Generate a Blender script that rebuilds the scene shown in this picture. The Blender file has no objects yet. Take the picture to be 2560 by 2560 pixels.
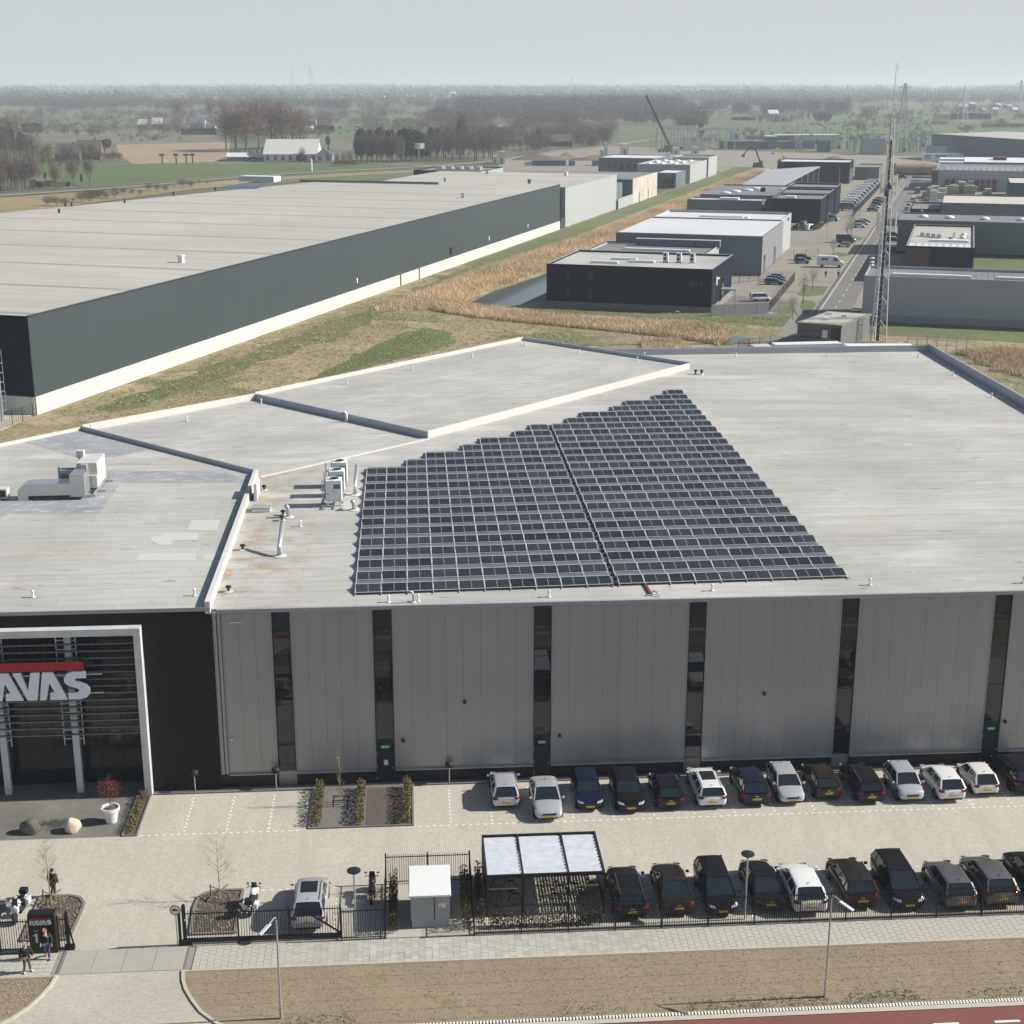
import bpy, bmesh, math, random
import numpy as np
from mathutils import Vector, Matrix
rnd = random.Random(7)
sc = bpy.context.scene
COL = sc.collection
R = math.radians

# ---------------------------------------------------------------- camera
F_PX, HOR, CTR, CAM_H, YAW = 3660.0, 206.0, 1280.0, 43.2, R(4.0)
PITCH = math.atan((CTR - HOR) / F_PX)
cam_d = bpy.data.cameras.new('camera'); cam = bpy.data.objects.new('camera', cam_d); COL.objects.link(cam)
cam.location = (0, 0, CAM_H); cam.rotation_euler = (R(90) - PITCH, 0, -YAW)
cam_d.sensor_width = 36; cam_d.lens = F_PX / 2560 * 36
cam_d.clip_start = 0.5; cam_d.clip_end = 60000
sc.camera = cam
# ---------------------------------------------------------------- light
SUN_EL, SUN_AZ = R(34), R(0.6)          # azimuth measured from +X towards +Y
sun_dir = Vector((math.cos(SUN_EL) * math.cos(SUN_AZ), math.cos(SUN_EL) * math.sin(SUN_AZ), math.sin(SUN_EL)))
sd = bpy.data.lights.new('sun', 'SUN'); sd.energy = 5.0; sd.angle = R(0.55); sd.color = (1.0, 0.95, 0.87)
so = bpy.data.objects.new('sun', sd); COL.objects.link(so); so.rotation_euler = (-sun_dir).to_track_quat('-Z', 'Y').to_euler()
world = bpy.data.worlds.new('World'); sc.world = world; world.use_nodes = True
wn = world.node_tree; wn.nodes.clear()
wo = wn.nodes.new('ShaderNodeOutputWorld'); wb = wn.nodes.new('ShaderNodeBackground'); sky = wn.nodes.new('ShaderNodeTexSky')
sky.sky_type = 'NISHITA'; sky.sun_disc = False; sky.sun_elevation = SUN_EL
sky.sun_rotation = math.atan2(sun_dir.x, sun_dir.y)
sky.altitude = 0; sky.air_density = 1.0; sky.dust_density = 1.2; sky.ozone_density = 1.5
wb.inputs[1].default_value = 1.0
# hazy spring sky: the physical sky, whitening towards the horizon all the way round
tcw = wn.nodes.new('ShaderNodeTexCoord'); spw = wn.nodes.new('ShaderNodeSeparateXYZ'); wn.links.new(tcw.outputs['Generated'], spw.inputs[0])
scl = wn.nodes.new('ShaderNodeVectorMath'); scl.operation = 'SCALE'; scl.inputs['Scale'].default_value = 0.075; wn.links.new(sky.outputs[0], scl.inputs[0])
rmp = wn.nodes.new('ShaderNodeValToRGB'); el = rmp.color_ramp.elements
el[0].position = 0.0; el[0].color = (.425, .455, .452, 1); el[1].position = 1.0; el[1].color = (.14, .21, .32, 1)
for ps, cl in ((.012, (.428, .457, .455, 1)), (.05, (.425, .455, .456, 1)), (.25, (.20, .265, .35, 1))): e_ = el.new(ps); e_.color = cl
wn.links.new(spw.outputs[2], rmp.inputs[0])
fcw = wn.nodes.new('ShaderNodeMapRange'); fcw.inputs[1].default_value = 0.0; fcw.inputs[2].default_value = 0.45; fcw.inputs[3].default_value = 1.0; fcw.inputs[4].default_value = 0.0; fcw.interpolation_type = 'SMOOTHSTEP'
wn.links.new(spw.outputs[2], fcw.inputs[0])
mxw = wn.nodes.new('ShaderNodeMix'); mxw.data_type = 'RGBA'; wn.links.new(fcw.outputs[0], mxw.inputs[0]); wn.links.new(scl.outputs[0], mxw.inputs[6]); wn.links.new(rmp.outputs[0], mxw.inputs[7])
wn.links.new(mxw.outputs[2], wb.inputs[0]); wn.links.new(wb.outputs[0], wo.inputs[0])
sc.view_settings.view_transform = 'Standard'; sc.view_settings.look = 'None'
sc.view_settings.exposure = 0.5; sc.view_settings.gamma = 1.0; sc.view_settings.use_curve_mapping = False
cy = sc.cycles
cy.max_bounces = 6; cy.diffuse_bounces = 3; cy.glossy_bounces = 3; cy.transmission_bounces = 3; cy.volume_bounces = 1
cy.transparent_max_bounces = 6; cy.use_denoising = True; cy.volume_step_rate = 1.0
cy.sample_clamp_indirect = 6

# ---------------------------------------------------------------- layout helpers (survey of the place)
def P(px, py, z=0.0):
    a = (px - CTR) / F_PX; b = (py - CTR) / F_PX
    t = (CAM_H - z) / (b * math.cos(PITCH) + math.sin(PITCH))
    X = a * t; Y = (math.cos(PITCH) - b * math.sin(PITCH)) * t
    c, s = math.cos(YAW), math.sin(YAW)
    return (X * c + Y * s, -X * s + Y * c)
TY = (150, 700, 1300, 1920); TS = 1932 / 640
def T(c, r, a, b, z=0.0): return P(640 * c + a / TS, TY[r] + b / TS, z)
def HZ(py, X, Y):
    d = X * math.sin(YAW) + Y * math.cos(YAW); b = (py - CTR) / F_PX
    return CAM_H - d * (b * math.cos(PITCH) + math.sin(PITCH)) / (math.cos(PITCH) - b * math.sin(PITCH))
def XAT(px, Y, z):
    c, s = math.cos(YAW), math.sin(YAW); k = (px - CTR) / F_PX
    return (Y * s + k * (Y * c * math.cos(PITCH) + (CAM_H - z) * math.sin(PITCH))) / (c - k * s * math.cos(PITCH))
def FT(x, y, z=0.0): return P(x * 1.32505, y * 1.32505, z)
BA = R(20.8)
def BW(u, v): return (u * math.cos(BA) + v * math.sin(BA), -u * math.sin(BA) + v * math.cos(BA))

# ---------------------------------------------------------------- materials
MATS = {}
def M(name, col, rough=0.7, metal=0.0, col2=None, scale=2.0, stretch=(1, 1, 1), bump=0.0, bdist=0.02, detail=4, spec=0.5,
      big=0.0, bigscale=0.05, rot=0.0, contrast=0.5, ior=None, coat=0.0, emit=None, rand=0.0):
    m = bpy.data.materials.new(name); m.use_nodes = True; nt = m.node_tree; b = nt.nodes['Principled BSDF']
    N = nt.nodes.new; L = nt.links.new
    b.inputs['Roughness'].default_value = rough; b.inputs['Metallic'].default_value = metal
    b.inputs['Specular IOR Level'].default_value = spec
    if ior: b.inputs['IOR'].default_value = ior
    if coat: b.inputs['Coat Weight'].default_value = coat; b.inputs['Coat Roughness'].default_value = 0.05
    if col2 is None: col2 = tuple(c * 0.86 for c in col)
    tc = N('ShaderNodeTexCoord'); mp = N('ShaderNodeMapping'); mp.inputs['Scale'].default_value = stretch
    mp.inputs['Rotation'].default_value = (0, 0, rot)
    L(tc.outputs['Object'], mp.inputs[0])
    no = N('ShaderNodeTexNoise'); no.inputs['Scale'].default_value = scale; no.inputs['Detail'].default_value = detail
    L(mp.outputs[0], no.inputs['Vector'])
    cr = N('ShaderNodeMapRange'); cr.inputs[1].default_value = 0.5 - contrast / 2; cr.inputs[2].default_value = 0.5 + contrast / 2
    L(no.outputs['Fac'], cr.inputs[0])
    mx = N('ShaderNodeMix'); mx.data_type = 'RGBA'; mx.inputs[6].default_value = (*col, 1); mx.inputs[7].default_value = (*col2, 1)
    L(cr.outputs[0], mx.inputs[0]); out = mx.outputs[2]
    if big:
        n2 = N('ShaderNodeTexNoise'); n2.inputs['Scale'].default_value = bigscale; n2.inputs['Detail'].default_value = 5
        L(tc.outputs['Object'], n2.inputs['Vector'])
        mr = N('ShaderNodeMapRange'); mr.inputs[1].default_value = 0.3; mr.inputs[2].default_value = 0.7
        mr.inputs[3].default_value = 1 - big; mr.inputs[4].default_value = 1 + big * 0.6; L(n2.outputs['Fac'], mr.inputs[0])
        vm = N('ShaderNodeVectorMath'); vm.operation = 'SCALE'; L(out, vm.inputs[0]); L(mr.outputs[0], vm.inputs['Scale']); out = vm.outputs[0]
    if rand:
        oi = N('ShaderNodeObjectInfo'); mr2 = N('ShaderNodeMapRange'); mr2.inputs[3].default_value = 1 - rand; mr2.inputs[4].default_value = 1 + rand
        L(oi.outputs['Random'], mr2.inputs[0])
        vm = N('ShaderNodeVectorMath'); vm.operation = 'SCALE'; L(out, vm.inputs[0]); L(mr2.outputs[0], vm.inputs['Scale']); out = vm.outputs[0]
    L(out, b.inputs['Base Color'])
    if bump:
        bp = N('ShaderNodeBump'); bp.inputs['Strength'].default_value = bump; bp.inputs['Distance'].default_value = bdist
        L(no.outputs['Fac'], bp.inputs['Height']); L(bp.outputs[0], b.inputs['Normal'])
    if emit: b.inputs['Emission Color'].default_value = (*emit, 1); b.inputs['Emission Strength'].default_value = 1
    m['out'] = out.node.name
    MATS[name] = m
    return m
def nodes_of(m): return m.node_tree.nodes, m.node_tree.links, m.node_tree.nodes['Principled BSDF']
def overlay(m, fac_out, col, blend='MIX'):
    n, L, b = nodes_of(m); src = b.inputs['Base Color'].links[0].from_socket
    mx = n.new('ShaderNodeMix'); mx.data_type = 'RGBA'; mx.blend_type = blend; mx.inputs[7].default_value = (*col, 1)
    L.new(src, mx.inputs[6]); L.new(fac_out, mx.inputs[0]); L.new(mx.outputs[2], b.inputs['Base Color'])
def lines(m, axis, period, width, col, strength=1.0, bump=0.0, rot=0.0, off=0.0):
    """regular joints of the sheet or strip along one axis"""
    n, L, b = nodes_of(m)
    tc = n.new('ShaderNodeTexCoord'); mp = n.new('ShaderNodeMapping'); mp.inputs['Rotation'].default_value = (0, 0, rot)
    sp = n.new('ShaderNodeSeparateXYZ'); L.new(tc.outputs['Object'], mp.inputs[0]); L.new(mp.outputs[0], sp.inputs[0])
    a = n.new('ShaderNodeMath'); a.operation = 'ADD'; a.inputs[1].default_value = off + 1000 * period; L.new(sp.outputs[axis], a.inputs[0])
    d = n.new('ShaderNodeMath'); d.operation = 'MODULO'; d.inputs[1].default_value = period; L.new(a.outputs[0], d.inputs[0])
    c = n.new('ShaderNodeMath'); c.operation = 'LESS_THAN'; c.inputs[1].default_value = width; L.new(d.outputs[0], c.inputs[0])
    s = n.new('ShaderNodeMath'); s.operation = 'MULTIPLY'; s.inputs[1].default_value = strength; L.new(c.outputs[0], s.inputs[0])
    overlay(m, s.outputs[0], col)
def patches(m, scale, thr, col, strength=0.6, stretch=(1, 1, 1), soft=0.08, rot=0.0, detail=5):
    n, L, b = nodes_of(m)
    tc = n.new('ShaderNodeTexCoord'); mp = n.new('ShaderNodeMapping'); mp.inputs['Scale'].default_value = stretch; mp.inputs['Rotation'].default_value = (0, 0, rot)
    no = n.new('ShaderNodeTexNoise'); no.inputs['Scale'].default_value = scale; no.inputs['Detail'].default_value = detail
    L.new(tc.outputs['Object'], mp.inputs[0]); L.new(mp.outputs[0], no.inputs['Vector'])
    mr = n.new('ShaderNodeMapRange'); mr.inputs[1].default_value = thr; mr.inputs[2].default_value = thr + soft; mr.inputs[4].default_value = strength
    L.new(no.outputs['Fac'], mr.inputs[0]); overlay(m, mr.outputs[0], col)
def bricks(m, scale, w, h, col1, col2, mortar, ms=0.02, strength=0.7, rot=(0, 0, 0), bump=0.15):
    n, L, b = nodes_of(m)
    tc = n.new('ShaderNodeTexCoord'); mp = n.new('ShaderNodeMapping'); mp.inputs['Rotation'].default_value = rot
    br = n.new('ShaderNodeTexBrick'); br.inputs['Scale'].default_value = scale; br.inputs['Brick Width'].default_value = w; br.inputs['Row Height'].default_value = h
    br.inputs['Color1'].default_value = (*col1, 1); br.inputs['Color2'].default_value = (*col2, 1); br.inputs['Mortar'].default_value = (*mortar, 1)
    br.inputs['Mortar Size'].default_value = ms
    L.new(tc.outputs['Object'], mp.inputs[0]); L.new(mp.outputs[0], br.inputs['Vector'])
    src = b.inputs['Base Color'].links[0].from_socket
    mx = n.new('ShaderNodeMix'); mx.data_type = 'RGBA'; mx.blend_type = 'MULTIPLY'; mx.inputs[0].default_value = strength
    L.new(src, mx.inputs[6]); L.new(br.outputs['Color'], mx.inputs[7]); L.new(mx.outputs[2], b.inputs['Base Color'])

G = lambda g: (g, g, g)
m_roof = M('grey_roof_membrane', (.455, .448, .415), .9, 0, (.385, .38, .352), .9, (.3, 1.7, 1), big=.20, bigscale=.09, bump=.1, detail=7, contrast=.42)
patches(m_roof, .55, .60, (.33, .32, .29), .5, (.12, 3.0, 1), .04)
bricks(m_roof, 1, 7.4, 1.02, (1, 1, 1), (.90, .905, .91), (.58, .565, .54), .016, .9, (0, 0, 0))
patches(m_roof, 1.1, .655, (.22, .19, .165), .6, (.5, 1.6, 1), .035, rot=.9)
patches(m_roof, .35, .57, (.40, .355, .29), .35, (.3, 1, 1), .12, rot=.4)
patches(m_roof, .22, .60, (.55, .54, .51), .5, (.4, 1, 1), .1)
def edge_stain(m, x0, x1, col):
    n, L, b = nodes_of(m); tc = n.new('ShaderNodeTexCoord'); sp = n.new('ShaderNodeSeparateXYZ'); L.new(tc.outputs['Object'], sp.inputs[0])
    a = n.new('ShaderNodeMapRange'); a.inputs[1].default_value = x0; a.inputs[2].default_value = x1; a.inputs[3].default_value = 1; a.inputs[4].default_value = 0; L.new(sp.outputs[0], a.inputs[0])
    g = n.new('ShaderNodeMath'); g.operation = 'GREATER_THAN'; g.inputs[1].default_value = x0 - .4; L.new(sp.outputs[0], g.inputs[0])
    no = n.new('ShaderNodeTexNoise'); no.inputs['Scale'].default_value = .6; no.inputs['Detail'].default_value = 8; L.new(tc.outputs['Object'], no.inputs['Vector'])
    r_ = n.new('ShaderNodeMapRange'); r_.inputs[1].default_value = .46; r_.inputs[2].default_value = .66; L.new(no.outputs['Fac'], r_.inputs[0])
    p = n.new('ShaderNodeMath'); p.operation = 'MULTIPLY'; L.new(a.outputs[0], p.inputs[0]); L.new(g.outputs[0], p.inputs[1])
    q = n.new('ShaderNodeMath'); q.operation = 'MULTIPLY'; L.new(p.outputs[0], q.inputs[0]); L.new(r_.outputs[0], q.inputs[1]); overlay(m, q.outputs[0], col)
m_roof2 = M('warehouse_roof_membrane', (.44, .422, .375), .9, 0, (.36, .345, .305), .35, (.1, 1.6, 1), big=.10, bigscale=.02, detail=6)
lines(m_roof2, 1, 24.9, 1.5, (.20, .18, .16), .7, off=-1.2)
patches(m_roof2, .12, .55, (.33, .31, .27), .5, (.5, 1, 1), .15)
lines(m_roof2, 1, 2.0, .06, (.33, .31, .28), .25)
m_roofdark = M('weathered_dark_roofing', (.20, .205, .21), .9, 0, (.15, .155, .16), .6, (1, 1, 1), big=.15, bigscale=.08)
m_rooflight = M('white_roof_sheet', (.62, .63, .62), .6, 0, (.55, .56, .56), .4, (1, 4, 1), big=.06)
m_roofcream = M('cream_roof_sheet', (.52, .49, .41), .8, 0, (.46, .44, .37), .4, big=.06)
m_panel = M('grey_coated_wall_panel', (.33, .32, .305), .34, .2, (.312, .303, .29), 1.5, (1, 1, .3), big=.04, bigscale=.12, spec=.5, rand=.025)
m_steel = M('galvanised_steel', (.52, .54, .55), .4, .6, (.42, .44, .46), 6)
m_trim = M('light_grey_metal_trim', (.34, .345, .345), .5, .1, (.30, .305, .305), 3)
m_side = M('pale_side_cladding', (.20, .21, .22), .6, .05, (.18, .19, .2), 1, (5, 5, .2))
m_parapet = M('pale_parapet_membrane', (.60, .585, .54), .85, 0, (.52, .505, .46), .8, big=.06)
m_coping_shade = M('bluish_zinc_coping', (.40, .43, .47), .5, .3, (.35, .38, .42), 1)  # also gives the main hall's sunless parapets their shade as colour
m_plinth = M('anthracite_plinth_panel', (.024, .026, .031), .5, 0, (.019, .021, .025), 1.5, spec=.25)
m_black = M('black_powder_coat', (.012, .012, .014), .45, 0, (.009, .009, .01), 5)
m_glass = M('dark_coated_glass', (.012, .013, .015), .03, 0, (.010, .011, .013), .5, ior=1.62)
m_darkglass = M('dark_tinted_glass', (.02, .022, .026), .06, 0, (.016, .018, .022), .5, ior=1.47)
m_brickdk = M('black_brick', (.020, .019, .018), .7, 0, (.030, .027, .023), 9, (.5, 1, 5), bump=.5, bdist=.02, contrast=.3, spec=.12)
bricks(m_brickdk, 1, .24, .058, (1, 1, 1), (.62, .6, .58), (.45, .45, .45), .006, 1, (R(90), 0, 0))
m_white = M('white_painted_metal', (.68, .69, .67), .45, 0, (.68, .69, .68), 2)
m_portal = M('portal_frame_metal', (.68, .69, .69), .45, .1, (.5, .51, .51), 1)
m_letter = M('sign_letter_face', (.76, .80, .84), .5, 0, (.73, .77, .81), 2)
m_red = M('sign_red', (.42, .008, .015), .4, 0, (.38, .007, .013), 2)
m_pv = M('solar_cell_glass', (.028, .030, .032), .10, 0, (.020, .022, .023), 3, rand=.5, ior=1.5)
lines(m_pv, 0, .165, .008, (.07, .075, .085), .8); lines(m_pv, 1, .165, .008, (.07, .075, .085), .8)
m_pvframe = M('aluminium_rail', (.66, .68, .70), .45, .2, (.44, .46, .48), 5)
m_warewall = M('green_grey_cladding', (.038, .055, .060), .55, .05, (.034, .050, .054), 1.2, (6, 6, .15), big=.04, bigscale=.05)
lines(m_warewall, 1, 5.96, .10, (.020, .028, .032), .6)
m_warewall2 = M('pale_grey_cladding', (.38, .40, .40), .6, .1, (.35, .37, .37), 1, (6, 6, .15), big=.03)
m_concrete = M('pale_concrete_panel', (.60, .59, .53), .85, 0, (.52, .51, .45), .8, (1, 1, .4), big=.07, bigscale=.2, rand=.05)
m_concrete2 = M('stained_concrete_panel', (.50, .465, .40), .85, 0, (.41, .375, .31), .6, (1, 1, .3), big=.15, bigscale=.2)
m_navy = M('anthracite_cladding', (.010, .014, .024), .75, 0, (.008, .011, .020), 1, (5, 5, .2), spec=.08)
m_slate = M('slate_grey_cladding', (.11, .14, .172), .6, .05, (.10, .126, .156), 1, (5, 5, .2), big=.05)
m_mid = M('mid_grey_cladding', (.36, .37, .385), .6, .05, (.33, .34, .355), 1, (5, 5, .2), big=.05)
m_green = M('green_clad_wall', (.12, .16, .165), .55, .1, (.108, .145, .15), 1, (5, 5, .2), big=.05)
m_brown = M('brown_brick', (.10, .062, .045), .85, 0, (.07, .044, .033), 3, big=.1)
m_skylight = M('translucent_rooflight', (.78, .79, .77), .35, 0, (.72, .73, .71), 2)

# ground
m_land = M('open_land', (.115, .115, .065), .95, 0, (.070, .10, .042), .02, big=.25, bigscale=.004, detail=8)
patches(m_land, .008, .55, (.17, .135, .095), .7); patches(m_land, .012, .60, (.055, .10, .035), .8)
m_grass = M('green_field', (.080, .128, .022), .95, 0, (.062, .10, .020), .12, big=.2, bigscale=.015, detail=8)
m_grass2 = M('muted_meadow', (.085, .145, .038), .95, 0, (.075, .10, .042), .05, big=.2, bigscale=.01, detail=8)
m_soil = M('ploughed_field', (.36, .27, .17), .95, 0, (.29, .21, .13), .1, big=.12, bigscale=.02)
lines(m_soil, 0, 7.0, 2.6, (.17, .125, .085), .7, rot=.35)
m_crop = M('grey_brown_field', (.15, .135, .10), .95, 0, (.12, .11, .08), .05, big=.15, bigscale=.02)
m_verge = M('dry_soil_verge', (.275, .22, .145), .97, 0, (.215, .17, .112), 2.2, (1, 2.0, 1), bump=.6, bdist=.06, big=.12, bigscale=.25, detail=9, contrast=.7)
patches(m_verge, 3.5, .58, (.15, .11, .07), .5, (1, 1, 1), .1); patches(m_verge, .35, .62, (.095, .10, .035), .55, (1, 1, 1), .12)
lines(m_verge, 1, .95, .07, (.15, .11, .07), .5, off=.13)
m_pave = M('beige_clinker_paving', (.515, .485, .41), .9, 0, (.465, .44, .37), 3, (1, 1, 1), big=.08, bigscale=.12, bump=.15, bdist=.01)
bricks(m_pave, 1, .21, .105, (1, 1, 1), (.84, .83, .81), (.50, .48, .45), .006, .85, (0, 0, R(90)))
patches(m_pave, .5, .50, (.36, .33, .27), .5, (1.8, .25, 1), .15)
patches(m_pave, 2.2, .66, (.24, .22, .18), .35, (1, 1, 1), .04)
m_slab = M('concrete_road_slab', (.36, .345, .295), .9, 0, (.33, .315, .27), 2, big=.1, bigscale=.3)
m_drive = M('grey_clinker_drive', (.47, .445, .375), .9, 0, (.445, .42, .355), 4, big=.10, bigscale=.2)
bricks(m_drive, 1, .21, .105, (1, 1, 1), (.80, .79, .77), (.55, .53, .5), .006, .8, (0, 0, R(20)))
m_tile = M('sidewalk_tile', (.40, .385, .33), .9, 0, (.36, .345, .295), 3, rand=.10, big=.05, bigscale=.5)
m_tilebed = M('sidewalk_bed', (.27, .26, .22), .95, 0, (.22, .21, .18), 4)
m_terrace = M('dark_terrace_slab', (.20, .195, .17), .85, 0, (.145, .14, .12), 1.2, (1, 1, 1), big=.2, bigscale=.3)
bricks(m_terrace, 1, .9, .3, (1, 1, 1), (.85, .85, .85), (.55, .55, .55), .008, .7, (0, 0, R(8)))
m_gravel = M('grey_gravel', (.20, .19, .175), .95, 0, (.11, .105, .10), 14, bump=1, bdist=.04, contrast=.25)
m_gravel2 = M('dark_bark_mulch', (.125, .105, .095), .95, 0, (.07, .058, .05), 16, bump=1, bdist=.04, contrast=.25)
m_kerb = M('grey_kerbstone', (.19, .18, .165), .9, 0, (.15, .142, .13), 3)
m_kerblight = M('pale_kerbstone', (.46, .43, .35), .9, 0, (.40, .37, .30), 3)
m_mark = M('white_marking_stone', (.76, .75, .70), .8, 0, (.68, .67, .62), 5)
m_redasph = M('red_cycle_path_asphalt', (.20, .068, .055), .92, 0, (.165, .056, .046), 3, big=.1, bigscale=.3, bump=.2)
m_asphalt = M('grey_asphalt', (.17, .16, .145), .92, 0, (.14, .133, .12), 1, big=.08, bigscale=.05)
m_road = M('pale_road', (.22, .205, .175), .92, 0, (.19, .178, .15), .3, big=.08, bigscale=.02)
m_yard = M('clinker_yard', (.26, .235, .19), .92, 0, (.22, .2, .162), .6, big=.1, bigscale=.06)
m_water = M('canal_water', (.035, .042, .038), .06, 0, (.03, .036, .032), .3, spec=.5, bump=.03, bdist=.02)
m_reed = M('dry_reed', (.66, .52, .335), .95, 0, (.57, .44, .28), .12, big=.25, bigscale=.05)
m_drygrass = M('dry_grass_blades', (.44, .35, .21), .95, 0, (.33, .28, .14), .4, big=.25, bigscale=.08)
m_rough = M('rough_dry_grassland', (.31, .245, .145), .97, 0, (.20, .175, .085), .9, bump=1, bdist=.3, big=.2, bigscale=.03, detail=10, contrast=.35)
patches(m_rough, .045, .50, (.085, .12, .035), .75, (1, 1, 1), .08); patches(m_rough, .09, .54, (.36, .28, .175), .8, (1, 1, 1), .07)
m_bank = M('green_bank_grass', (.115, .135, .042), .97, 0, (.085, .115, .033), .5, bump=.8, bdist=.2, big=.2, bigscale=.05, detail=9)
patches(m_bank, .12, .55, (.16, .13, .07), .6)
m_lawn = M('bright_lawn', (.095, .14, .038), .95, 0, (.10, .12, .045), .6, big=.15, bigscale=.1)
# vegetation
m_bark = M('bare_bark', (.13, .105, .085), .9, 0, (.09, .072, .058), 3)
m_twig = M('bare_twigs', (.125, .10, .082), .95, 0, (.085, .068, .058), .3, rand=.18)
m_twigred = M('reddish_bare_twigs', (.17, .105, .08), .95, 0, (.12, .075, .058), .3, rand=.12)
m_birch = M('pale_yellow_twigs', (.30, .25, .17), .95, 0, (.22, .18, .12), .5)
m_needle = M('dark_evergreen_foliage', (.018, .034, .022), .9, 0, (.012, .024, .016), .6, rand=.15)
m_willow = M('olive_spring_foliage', (.16, .15, .055), .9, 0, (.12, .115, .045), .6, rand=.15)
m_hedge = M('young_hedge_foliage', (.17, .15, .045), .9, 0, (.10, .085, .03), 4)
m_maple = M('red_maple_foliage', (.19, .03, .015), .8, 0, (.11, .016, .01), 5)
m_copse = M('dense_twig_mass', (.135, .112, .10), .95, 0, (.10, .084, .076), .05, big=.2, bigscale=.01)

# ---------------------------------------------------------------- mesh helpers
class MB:
    def __init__(s): s.v = []; s.f = []
    def add(s, vs, fs):
        o = len(s.v); s.v += [tuple(p) for p in vs]; s.f += [tuple(i + o for i in f) for f in fs]; return s
    def box(s, x0, x1, y0, y1, z0, z1, rz=0.0, c=None):
        p = [(x0, y0, z0), (x1, y0, z0), (x1, y1, z0), (x0, y1, z0), (x0, y0, z1), (x1, y0, z1), (x1, y1, z1), (x0, y1, z1)]
        if rz:
            cx, cy_ = c if c else ((x0 + x1) / 2, (y0 + y1) / 2); a, b = math.cos(rz), math.sin(rz)
            p = [((x - cx) * a - (y - cy_) * b + cx, (x - cx) * b + (y - cy_) * a + cy_, z) for x, y, z in p]
        return s.add(p, [(0, 3, 2, 1), (4, 5, 6, 7), (0, 1, 5, 4), (1, 2, 6, 5), (2, 3, 7, 6), (3, 0, 4, 7)])
    def prism(s, pts, z0, z1):
        a = sum(pts[i][0] * pts[(i + 1) % len(pts)][1] - pts[(i + 1) % len(pts)][0] * pts[i][1] for i in range(len(pts)))
        if a < 0: pts = pts[::-1]
        n = len(pts); v = [(x, y, z0) for x, y in pts] + [(x, y, z1) for x, y in pts]
        return s.add(v, [tuple(range(n - 1, -1, -1)), tuple(range(n, 2 * n))] + [(i, (i + 1) % n, n + (i + 1) % n, n + i) for i in range(n)])
    def sheet(s, pts, z):
        a = sum(pts[i][0] * pts[(i + 1) % len(pts)][1] - pts[(i + 1) % len(pts)][0] * pts[i][1] for i in range(len(pts)))
        if a < 0: pts = pts[::-1]
        return s.add([(x, y, z) for x, y in pts], [tuple(range(len(pts)))])
    def beam(s, p, q, w, h=None):
        """a square bar between two points"""
        p = Vector(p); q = Vector(q); d = (q - p).normalized(); h = h or w
        up = Vector((0, 0, 1)) if abs(d.z) < .95 else Vector((1, 0, 0))
        a = d.cross(up).normalized() * w / 2; b = a.cross(d).normalized() * h / 2
        v = [p - a - b, p + a - b, p + a + b, p - a + b, q - a - b, q + a - b, q + a + b, q - a + b]
        return s.add(v, [(0, 3, 2, 1), (4, 5, 6, 7), (0, 1, 5, 4), (1, 2, 6, 5), (2, 3, 7, 6), (3, 0, 4, 7)])
    def tube(s, pts, r, n=8, r2=None, cap=True):
        pts = [Vector(p) for p in pts]; k = len(pts); vs = []
        rs = r if isinstance(r, (list, tuple)) else [r + ((r2 if r2 is not None else r) - r) * i / (k - 1) for i in range(k)]
        for i, p in enumerate(pts):
            d = (pts[min(i + 1, k - 1)] - pts[max(i - 1, 0)]).normalized()
            up = Vector((0, 0, 1)) if abs(d.z) < .9 else Vector((1, 0, 0))
            a = d.cross(up).normalized(); b = a.cross(d).normalized()
            for j in range(n):
                t = 2 * math.pi * j / n; vs.append(p + (a * math.cos(t) + b * math.sin(t)) * rs[i])
        fs = [(i * n + j, i * n + (j + 1) % n, (i + 1) * n + (j + 1) % n, (i + 1) * n + j) for i in range(k - 1) for j in range(n)]
        if cap: fs += [tuple(range(n))[::-1], tuple(range((k - 1) * n, k * n))]
        return s.add(vs, fs)
    def lathe(s, prof, n=20, c=(0, 0, 0), sx=1, sy=1):
        vs = []; k = len(prof)
        for r, z in prof:
            for j in range(n):
                t = 2 * math.pi * j / n; vs.append((c[0] + r * math.cos(t) * sx, c[1] + r * math.sin(t) * sy, c[2] + z))
        fs = [(i * n + j, i * n + (j + 1) % n, (i + 1) * n + (j + 1) % n, (i + 1) * n + j) for i in range(k - 1) for j in range(n)]
        fs += [tuple(range(n))[::-1], tuple(range((k - 1) * n, k * n))]
        return s.add(vs, fs)
    def mesh(s, name, mat, smooth=False):
        me = bpy.data.meshes.new(name); me.from_pydata(s.v, [], s.f)
        if mat: me.materials.append(mat)
        if smooth: me.polygons.foreach_set('use_smooth', [True] * len(me.polygons))
        me.update(); return me
    def done(s, name, mat, parent=None, loc=(0, 0, 0), rz=0.0, smooth=False):
        return put(name, s.mesh(name, mat, smooth), parent, loc, rz)
def put(name, me, parent=None, loc=(0, 0, 0), rz=0.0):
    o = bpy.data.objects.new(name, me); COL.objects.link(o); o.location = loc
    if rz: o.rotation_euler[2] = rz
    if parent is not None: o.parent = parent; KIDS.setdefault(parent.name, []).append(o)
    return o
KIDS = {}
def tag(o, label=None, cat=None, group=None, kind=None):
    if label: o['label'] = label
    if cat: o['category'] = cat
    if group: o['group'] = group
    if kind: o['kind'] = kind
    return o
def thing(name, label, cat, loc=(0, 0, 0), rz=0.0, group=None):
    o = bpy.data.objects.new(name, None); COL.objects.link(o); o.location = loc; o.rotation_euler[2] = rz; o.empty_display_size = .5
    return tag(o, label, cat, group)
def struct(name, mb, mat, **k): return tag(mb.done(name, mat, **k), kind='structure')
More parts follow.
